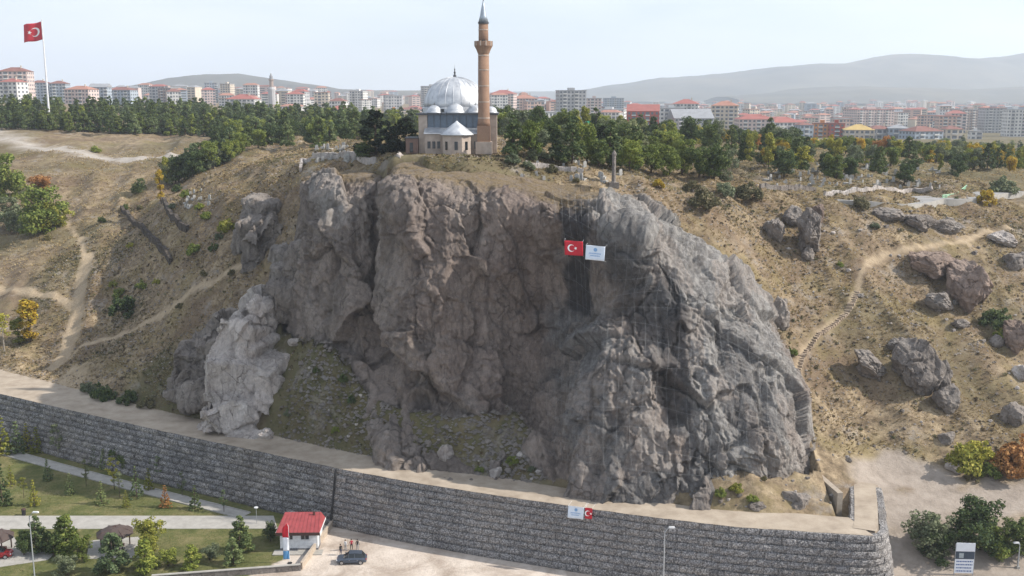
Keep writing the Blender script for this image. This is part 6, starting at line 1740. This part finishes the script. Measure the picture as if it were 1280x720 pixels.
# pale green fence of the court
L = line_px([(1178, 250), (1196, 243), (1210, 231)])
fe = empty('court_fence', L[0], 0, 'pale green painted fence at the edge of the plateau court', 'fence')
gf = plain('green_fence', (0.38, 0.62, 0.42), 0.5)
q, tot = resample([(p.x, p.y) for p in L], 1.5); hz = height(q)
for i in range(len(q)):
    MB().box(-0.08, 0.08, -0.08, 0.08, 0, 1.5).build('post', gf, fe).location = (q[i][0] - L[0].x, q[i][1] - L[0].y, hz[i] - L[0].z)
    if i + 1 < len(q):
        a = Vector((q[i][0], q[i][1], hz[i])) - L[0]; b = Vector((q[i + 1][0], q[i + 1][1], hz[i + 1])) - L[0]
        for z in (0.3, 0.6, 0.9, 1.2, 1.45): MB().tube([a + Vector((0, 0.1, z)), b + Vector((0, 0.1, z))], 0.09, 4).build('rail', gf, fe)
grave_me = []
for k in range(5):
    w_, h_ = random.uniform(0.3, 0.5), random.uniform(0.9, 1.7)
    grave_me.append((MB().prism([(-w_, 0), (w_, 0), (w_, h_ * 0.8), (w_ * 0.6, h_), (-w_ * 0.6, h_), (-w_, h_ * 0.8)], -0.12, 0.12).mesh('headstone'), MB().box(-0.6, 0.6, 0.13, 2.3, -0.2, 0.4).mesh('kerb')))
marble = plain('marble', (0.36, 0.355, 0.34), 0.7, var=0.4)
for a, b in grave_me: a.materials.append(marble); b.materials.append(marble)
def graves(n, x0, x1, y0, y1, lab, grp):
    for i in range(n):
        p = hit(random.uniform(x0, x1), random.uniform(y0, y1)); a, b = random.choice(grave_me)
        e = empty('gravestone', p - Vector((0, 0, 0.1)), random.uniform(-0.6, 0.6), lab, 'gravestone', grp); s = random.uniform(0.5, 0.95); e.scale = (s, s, s)
        for nm, m_ in (('headstone', a), ('kerb', b)):
            o = bpy.data.objects.new(nm, m_); COL.objects.link(o); o.parent = e
graves(110, 955, 1175, 205, 236, 'small pale gravestone in the graveyard on the right of the plateau', 'graveyard on the right')
graves(34, 388, 450, 184, 204, 'small pale gravestone in the plot left of the mosque', 'graves left of the mosque')
graves(20, 640, 780, 196, 232, 'weathered gravestone on the brow right of the mosque', 'graves on the brow')
graves(16, 225, 262, 238, 262, 'small pale gravestone in the plot beside the yellow poplar', 'graves on the left hillside')
op = hit(767, 232)
ob = empty('stone_pillar', op, 0, 'tall grey stone pillar on the brow right of the mosque', 'pillar')
MB().lathe([(0.55, -0.3), (0.5, 0.6), (0.38, 0.7), (0.34, 5.2), (0.42, 5.3), (0.42, 5.6), (0.1, 6.2)], 8).build('shaft', MAT['grey_rock'], ob)
MB().box(-0.9, 0.9, -0.9, 0.9, -0.5, 0.5).build('plinth', MAT['grey_rock'], ob)

# ================================================================== LAMPS, SHELTERS, SIGN
pole_m = plain('lamp_grey', (0.40, 0.42, 0.44), 0.45, 0.3)
def lamp(base, h, label, arm=1.4, side=1, name='street_lamp'):
    e = empty(name, base, 0, label, 'lamp post')
    MB().tube([(0, 0, -0.1), (0, 0, h * 0.96)], [0.11, 0.06], 8).build('pole', pole_m, e)
    MB().box(-0.22, 0.22, -0.22, 0.22, -0.1, 0.25).build('base', MAT['concrete'], e)
    MB().tube([(0, 0, h * 0.94), (side * arm * 0.5, 0, h), (side * arm, 0, h + 0.08)], 0.045, 6).build('arm', pole_m, e)
    hd = MB().add([(side * arm + x * 0.42, y * 0.16, h + 0.02 + z) for z in (0, 0.16) for y in (-1 + z, 1 - z) for x in (-1 + z, 1 - z)], [(0, 2, 3, 1), (4, 5, 7, 6), (0, 1, 5, 4), (2, 6, 7, 3), (0, 4, 6, 2), (1, 3, 7, 5)]).build('head', plain('lamp_head', (0.6, 0.61, 0.62), 0.4), e)
    MB().box(side * arm - 0.3, side * arm + 0.3, -0.12, 0.12, h - 0.02, h + 0.016).build('lens', plain('lens', (0.7, 0.7, 0.66), 0.2), hd)
    return e
b1 = at_z(44.5, 735, 0); lamp(b1, at_y(41, 641, b1.y).z, 'tall lamp post in the garden at the lower left', 0.9, 1)
b2 = Vector((at_y(830, 700, 127.5).x, 127.5, 0)); lamp(b2, at_y(830, 660, 127.5).z, 'tall lamp post standing in front of the gabion wall', 0.9, 1)
b3 = hit(1272, 711); lamp(b3, 3.6, 'short lamp post beside the trees at the lower right corner', 0.5, -1)
for px, b, tp, lab in ((327, 622, 613, 'short garden lamp with white globe next to the wall path'), (321, 655, 632, 'taller garden lamp with white shade beside the garden path')):
    p = at_z(px, b, 0); hh = (b - tp) * 0.125
    e = empty('garden_lamp', p, 0, lab, 'lamp')
    MB().tube([(0, 0, -0.1), (0, 0, hh - 0.3)], 0.04, 6).build('pole', pole_m, e)
    MB().lathe([(0.05, hh - 0.35), (0.32, hh - 0.2), (0.34, hh - 0.08), (0.05, hh)], 10).build('globe', plain('lamp_head', (0.6, 0.61, 0.62), 0.4), e)
def gazebo(p, r, h, label):
    e = empty('round_shelter', p, 0, label, 'shelter')
    rm = plain('thatch', (0.075, 0.055, 0.05), 0.9)
    rf = MB().lathe([(r, h - 0.1), (r * 1.02, h), (r * 0.75, h + 0.5), (r * 0.3, h + 0.95), (0.05, h + 1.05)], 8).build('roof', rm, e)
    for k in range(8):
        a = 2 * math.pi * k / 8
        MB().tube([(r * math.cos(a), r * math.sin(a), h + 0.03), (r * 0.75 * math.cos(a), r * 0.75 * math.sin(a), h + 0.53), (0.06, 0, h + 1.08)], 0.05, 4).build('rib', brownm, rf)
    for k in range(4):
        a = math.pi / 4 + math.pi / 2 * k
        MB().box(-0.07, 0.07, -0.07, 0.07, 0, h - 0.05).build('post', brownm, e).location = (r * 0.8 * math.cos(a), r * 0.8 * math.sin(a), 0)
    MB().box(-0.8, 0.8, -0.4, 0.4, 0.68, 0.75).build('table_top', brownm, e)
    MB().box(-0.1, 0.1, -0.1, 0.1, 0.06, 0.68).build('table_leg', brownm, e)
    for sy in (-1, 1): MB().box(-0.9, 0.9, sy * 0.9 - 0.18, sy * 0.9 + 0.18, 0.06, 0.45).build('bench', brownm, e)
gazebo(at_z(145, 686, 0), 2.7, 2.5, 'round brown roofed garden shelter below the path')
gazebo(at_z(-3, 690, 0), 2.5, 2.3, 'round brown roofed shelter cut by the left edge')
bp = at_z(30, 644, 0)
be = empty('waste_bin', bp, 0, 'small dark bin standing on the edge of the garden path', 'bin')
MB().lathe([(0.28, 0), (0.33, 0.9), (0.30, 0.95)], 12).build('body', plain('dark_plastic', (0.02, 0.02, 0.022)), be)
MB().lathe([(0.36, 0.96), (0.34, 1.05), (0.1, 1.2)], 12).build('lid', brownm, be)
# information sign
sp0 = hit(1204, 721)
sg = empty('information_sign', sp0, -0.05, 'white information board on posts before the dark trees at lower right', 'sign')
for x in (-1.25, 1.25): MB().box(x - 0.06, x + 0.06, 0, 0.1, -0.2, 4.6).build('post', pole_m, sg)
signw = plain('sign_white', (0.72, 0.75, 0.80), 0.5, var=0.06); sblue = plain('sign_blue', (0.06, 0.12, 0.30), 0.5)
p1 = MB().box(-1.25, 1.25, -0.08, -0.005, 3.5, 4.7).build('top_board', signw, sg)
p2 = MB().box(-1.22, 1.22, -0.07, -0.006, 2.42, 3.44).build('picture_board', plain('sign_photo', (0.05, 0.07, 0.10), 0.5), sg)
p3 = MB().box(-1.3, 1.2, -0.08, -0.005, 0.35, 2.36).build('text_board', signw, sg)
for i in range(4):
    z = 2.05 - i * 0.46
    m_ = MB(); x = -1.1
    while x < 0.95:
        q_ = x + random.uniform(0.08, 0.22); m_.box(x, min(q_, 1.05), -0.092, -0.082, z - 0.09, z + 0.09); x = q_ + 0.06
    m_.build('lettering', sblue, p3)
MB().box(-0.8, -0.2, -0.082, -0.072, 2.55, 3.25).build('picture', plain('sign_photo_pale', (0.35, 0.40, 0.42), 0.5), p2)

# ================================================================== VEHICLES
tyre_m = plain('tyre', (0.015, 0.015, 0.016), 0.8); rim_m = plain('rim', (0.45, 0.46, 0.48), 0.3, 0.8); lampw = plain('headlamp', (0.75, 0.77, 0.8), 0.1); lampr = plain('tail_lamp', (0.35, 0.01, 0.01), 0.2)
def car(loc, rz, paint, label, L=4.3, W=1.8, Hh=1.6):
    e = empty('parked_car', loc, rz, label, 'car')
    # stations along the length: x, half width, sill, shoulder height
    st = [(-0.50, 0.72, 0.42, 0.78), (-0.47, 0.88, 0.30, 0.92), (-0.36, 0.97, 0.26, 1.00), (-0.12, 1.0, 0.26, 1.02), (0.15, 1.0, 0.26, 1.00), (0.26, 0.99, 0.26, 0.96), (0.42, 0.95, 0.28, 0.88), (0.48, 0.86, 0.32, 0.80), (0.505, 0.70, 0.42, 0.66)]
    vs, fs = [], []
    for (x, w, z0, z1) in st:
        w = w * W / 2; z1 = z1 * Hh / 1.6
        for (yy, zz) in ((-0.88, z0), (-1, z0 + 0.12), (-1, z0 + (z1 - z0) * 0.72), (-0.9, z1), (0.9, z1), (1, z0 + (z1 - z0) * 0.72), (1, z0 + 0.12), (0.88, z0)): vs.append((x * L, yy * w, zz))
    n = 8
    for i in range(len(st) - 1):
        for k in range(n): fs.append((i * n + k, i * n + (k + 1) % n, (i + 1) * n + (k + 1) % n, (i + 1) * n + k))
    fs += [tuple(range(n)), tuple((len(st) - 1) * n + k for k in range(n))[::-1]]
    body = MB().add(vs, fs).build('body', paint, e, False)
    gl = [(-0.44, 0.74, 0.97, 0.98), (-0.34, 0.80, 0.97, Hh - 0.08), (-0.10, 0.83, 0.98, Hh - 0.02), (0.08, 0.82, 0.98, Hh - 0.05), (0.27, 0.78, 0.94, 0.95)]
    vs, fs = [], []
    for (x, w, z0, z1) in gl:
        w = w * W / 2
        for (yy, zz) in ((-1.08, z0 * Hh / 1.6 - 0.02), (-0.86, z1), (0.86, z1), (1.08, z0 * Hh / 1.6 - 0.02)): vs.append((x * L, yy * w, zz))
    for i in range(len(gl) - 1):
        for k in range(4): fs.append((i * 4 + k, i * 4 + (k + 1) % 4, (i + 1) * 4 + (k + 1) % 4, (i + 1) * 4 + k))
    fs += [(0, 1, 2, 3), (16, 19, 18, 17)]
    MB().add(vs, fs).build('windows', dark_glass, e)
    rp = [(x * L, 0.80 * w * W / 2, z1 + 0.012) for (x, w, z0, z1) in gl[1:4]]
    vs = [(x, sy * y, z + dz_) for (x, y, z) in rp for sy in (-1, 1) for dz_ in (0, 0.05)]
    MB().add(vs, [(1, 3, 7, 5), (5, 7, 11, 9), (0, 4, 6, 2), (4, 8, 10, 6), (0, 1, 5, 4), (4, 5, 9, 8), (2, 6, 7, 3), (6, 10, 11, 7), (0, 2, 3, 1), (8, 9, 11, 10)]).build('roof', paint, e)
    for x in (-0.10, 0.09):
        for sy in (-1, 1): MB().tube([(x * L, sy * 0.90 * W / 2, 0.98), (x * L - 0.02, sy * 0.73 * W / 2, Hh - 0.03)], 0.04, 4).build('pillar', paint, e)
    for x in (-0.30, 0.32):
        for sy in (-1, 1):
            M = Matrix.Translation((x * L, sy * (W / 2 - 0.10), 0.33)) @ Matrix.Rotation(math.pi / 2, 4, 'X')
            wh = MB().lathe([(0.20, -0.12), (0.31, -0.12), (0.335, -0.08), (0.335, 0.08), (0.31, 0.12), (0.20, 0.12)], 18, M).build('wheel', tyre_m, e)
            MB().lathe([(0.215, -0.126), (0.21, 0.126)], 14, M).build('rim', rim_m, wh)
    for sy in (-1, 1):
        MB().box(0.470 * L, 0.498 * L, sy * 0.62 - 0.17, sy * 0.62 + 0.17, 0.62, 0.76).build('headlight', lampw, e)
        MB().box(-0.498 * L, -0.475 * L, sy * 0.66 - 0.12, sy * 0.66 + 0.12, 0.68, 0.88).build('tail_light', lampr, e)
        MB().box(0.20 * L, 0.24 * L, sy * (W / 2 + 0.09) - 0.09, sy * (W / 2 + 0.09) + 0.09, 0.98, 1.12).build('mirror', paint, e)
        for x in (-0.12, 0.14):
            d_ = MB().box(x * L - 0.48, x * L + 0.42, min(sy * W / 2 * 1.001, sy * (W / 2 + 0.008)), max(sy * W / 2 * 1.001, sy * (W / 2 + 0.008)), 0.42, 0.76).build('door', paint, e)
            MB().box(x * L - 0.42, x * L - 0.24, min(sy * (W / 2 + 0.009), sy * (W / 2 + 0.035)), max(sy * (W / 2 + 0.009), sy * (W / 2 + 0.035)), 0.70, 0.735).build('handle', rim_m, d_)
    MB().box(0.488 * L, 0.51 * L, -0.26, 0.26, 0.45, 0.56).build('number_plate', signw, e)
    return e
def paint(name, c): return plain(name, c, 0.25, 0.3, var=0.08, spec=0.6)
car(at_z(440, 703, 0), math.pi + 0.05, paint('blue_grey_paint', (0.075, 0.095, 0.13)), 'dark blue grey hatchback parked on the lot beside the wall')
car(at_z(-4, 697, 0), 0.2, paint('red_paint', (0.30, 0.02, 0.022)), 'red car at the left edge under the round shelter')

# ================================================================== PEOPLE
def person(loc, rz, top, legs, label, hair=(0.02, 0.016, 0.013), arm=0.0, h=1.74):
    k = h / 1.74
    J = [(0, 0, 0.95, 0.135), (0, 0, 1.12, 0.125), (0, 0, 1.32, 0.15), (0, 0, 1.46, 0.09), (0, -0.01, 1.52, 0.055), (0, -0.02, 1.60, 0.085), (0, -0.02, 1.70, 0.075)]
    E = [(i, i + 1) for i in range(6)]
    for s in (-1, 1):
        b = len(J)
        J += [(s * 0.10, 0, 0.90, 0.095), (s * 0.12, -0.01, 0.50, 0.062), (s * 0.13, 0.02, 0.09, 0.042), (s * 0.14, -0.13, 0.035, 0.034)]
        E += [(0, b), (b, b + 1), (b + 1, b + 2), (b + 2, b + 3)]
        b = len(J)
        J += [(s * 0.19, 0, 1.40, 0.062), (s * 0.25, 0.0 - arm * 0.05, 1.14, 0.045), (s * 0.26, -0.06 - arm * 0.2, 0.90 + arm * 0.2, 0.034), (s * 0.26, -0.08 - arm * 0.26, 0.83 + arm * 0.24, 0.036)]
        E += [(2, b), (b, b + 1), (b + 1, b + 2), (b + 2, b + 3)]
        w = b + 3
        for f, (dy, ln) in enumerate(((-0.036, 0.075), (-0.012, 0.088), (0.012, 0.082), (0.034, 0.066))):
            c = len(J); x, y, z, _ = J[w]
            J += [(x, y + dy, z - 0.045, 0.010), (x - s * 0.012, y + dy - 0.006, z - 0.045 - ln * 0.6, 0.009), (x - s * 0.03, y + dy - 0.01, z - 0.04 - ln, 0.008)]
            E += [(w, c), (c, c + 1), (c + 1, c + 2)]
        c = len(J); x, y, z, _ = J[w]
        J += [(x - s * 0.02, y - 0.045, z - 0.02, 0.011), (x - s * 0.03, y - 0.065, z - 0.065, 0.009)]; E += [(w, c), (c, c + 1)]
    me = bpy.data.meshes.new('person'); me.from_pydata([j[:3] for j in J], E, [])
    o = bpy.data.objects.new('person', me); COL.objects.link(o)
    sk = o.modifiers.new('skin', 'SKIN'); sv = me.skin_vertices[0].data
    for i, j in enumerate(J): sv[i].radius = (j[3], j[3] * (0.72 if i in (0, 1, 2) else 1.0))
    sv[0].use_root = True
    o.modifiers.new('sub', 'SUBSURF').levels = 1
    dg = bpy.context.evaluated_depsgraph_get(); em = bpy.data.meshes.new_from_object(o.evaluated_get(dg)); bpy.data.objects.remove(o)
    em.materials.clear()
    for m_ in (top, legs, plain('skin', (0.42, 0.25, 0.18), 0.6), plain('shoe', (0.02, 0.02, 0.02), 0.6)): em.materials.append(m_)
    for p in em.polygons:
        c = p.center; side = abs(c.x) > 0.2
        p.material_index = 3 if c.z < 0.09 else (2 if (c.z > 1.49 or (side and c.z < 0.88 + arm * 0.22)) else (1 if c.z < 0.97 and not side else 0)); p.use_smooth = True
    b = bpy.data.objects.new('person', em); COL.objects.link(b)
    b.location = loc; b.rotation_euler = (0, 0, rz); b.scale = (k, k, k)
    tag(b, label, 'person')
    hm = MB().lathe([(0.0, 1.60), (0.092, 1.62), (0.098, 1.68), (0.085, 1.745), (0.04, 1.785), (0.0, 1.79)], 12, cx=0, cy=0.005, cap=False).build('hair', plain('hair', hair, 0.7), b, True)
    hm.location = (0, 0.012, 0)
    for s in (-1, 1): MB().lathe([(0.004, 0), (0.012, 0.006), (0.004, 0.012)], 6, Matrix.Translation((s * 0.034, -0.098, 1.635))).build('eye', plain('eye', (0.02, 0.02, 0.02), 0.2), b)
    MB().add([(-0.014, -0.092, 1.60), (0.014, -0.092, 1.60), (0, -0.125, 1.602), (0, -0.098, 1.64)], [(0, 1, 2), (0, 2, 3), (1, 3, 2)]).build('nose', plain('skin', (0.42, 0.25, 0.18), 0.6), b)
    return b
def cloth_m(n, c): return plain('cloth_' + n, c, 0.85)
blk, gry, wht, redc, nav = cloth_m('black', (0.015, 0.015, 0.018)), cloth_m('grey', (0.30, 0.31, 0.33)), cloth_m('white', (0.62, 0.63, 0.65)), cloth_m('red', (0.42, 0.02, 0.05)), cloth_m('navy', (0.03, 0.04, 0.08))
person(at_z(425.5, 657, 0), 0.4, gry, blk, 'person in grey top and black trousers standing by the wall foot')
person(at_z(421.5, 654, 0), -0.6, blk, blk, 'person all in black standing by the wall foot', arm=0.4)
person(at_z(418.5, 651, 0), 1.2, nav, blk, 'person in dark blue near the end of the boundary wall')
person(at_z(426, 694, 0), 0.9, blk, nav, 'person in black standing at the left end of the parked hatchback')
person(at_z(432, 688.5, 0), 2.6, wht, gry, 'person in white standing behind the parked hatchback', arm=0.3)
person(at_z(439.5, 687.5, 0), 3.4, redc, blk, 'person in red top standing behind the parked hatchback', arm=0.5)
person(at_z(447, 688, 0), 3.0, blk, gry, 'person in dark jacket right of the one in red behind the hatchback')

# ================================================================== HAZE
hz_ = MB().box(-7800, 7800, -60, 12000, -2.5, 520).build('haze', None)
hm = bpy.data.materials.new('haze'); hm.use_nodes = True
nt = hm.node_tree; nt.nodes.clear()
ho = nt.nodes.new('ShaderNodeOutputMaterial'); hv = nt.nodes.new('ShaderNodeVolumePrincipled')
hv.inputs['Color'].default_value = (0.80, 0.885, 1.0, 1); hv.inputs['Density'].default_value = 1.3e-4; hv.inputs['Anisotropy'].default_value = 0.25
nt.links.new(hv.outputs[0], ho.inputs['Volume'])
hz_.data.materials.append(hm)
tag(hz_, 'pale blue haze in the air over the city and hills', kind='stuff')
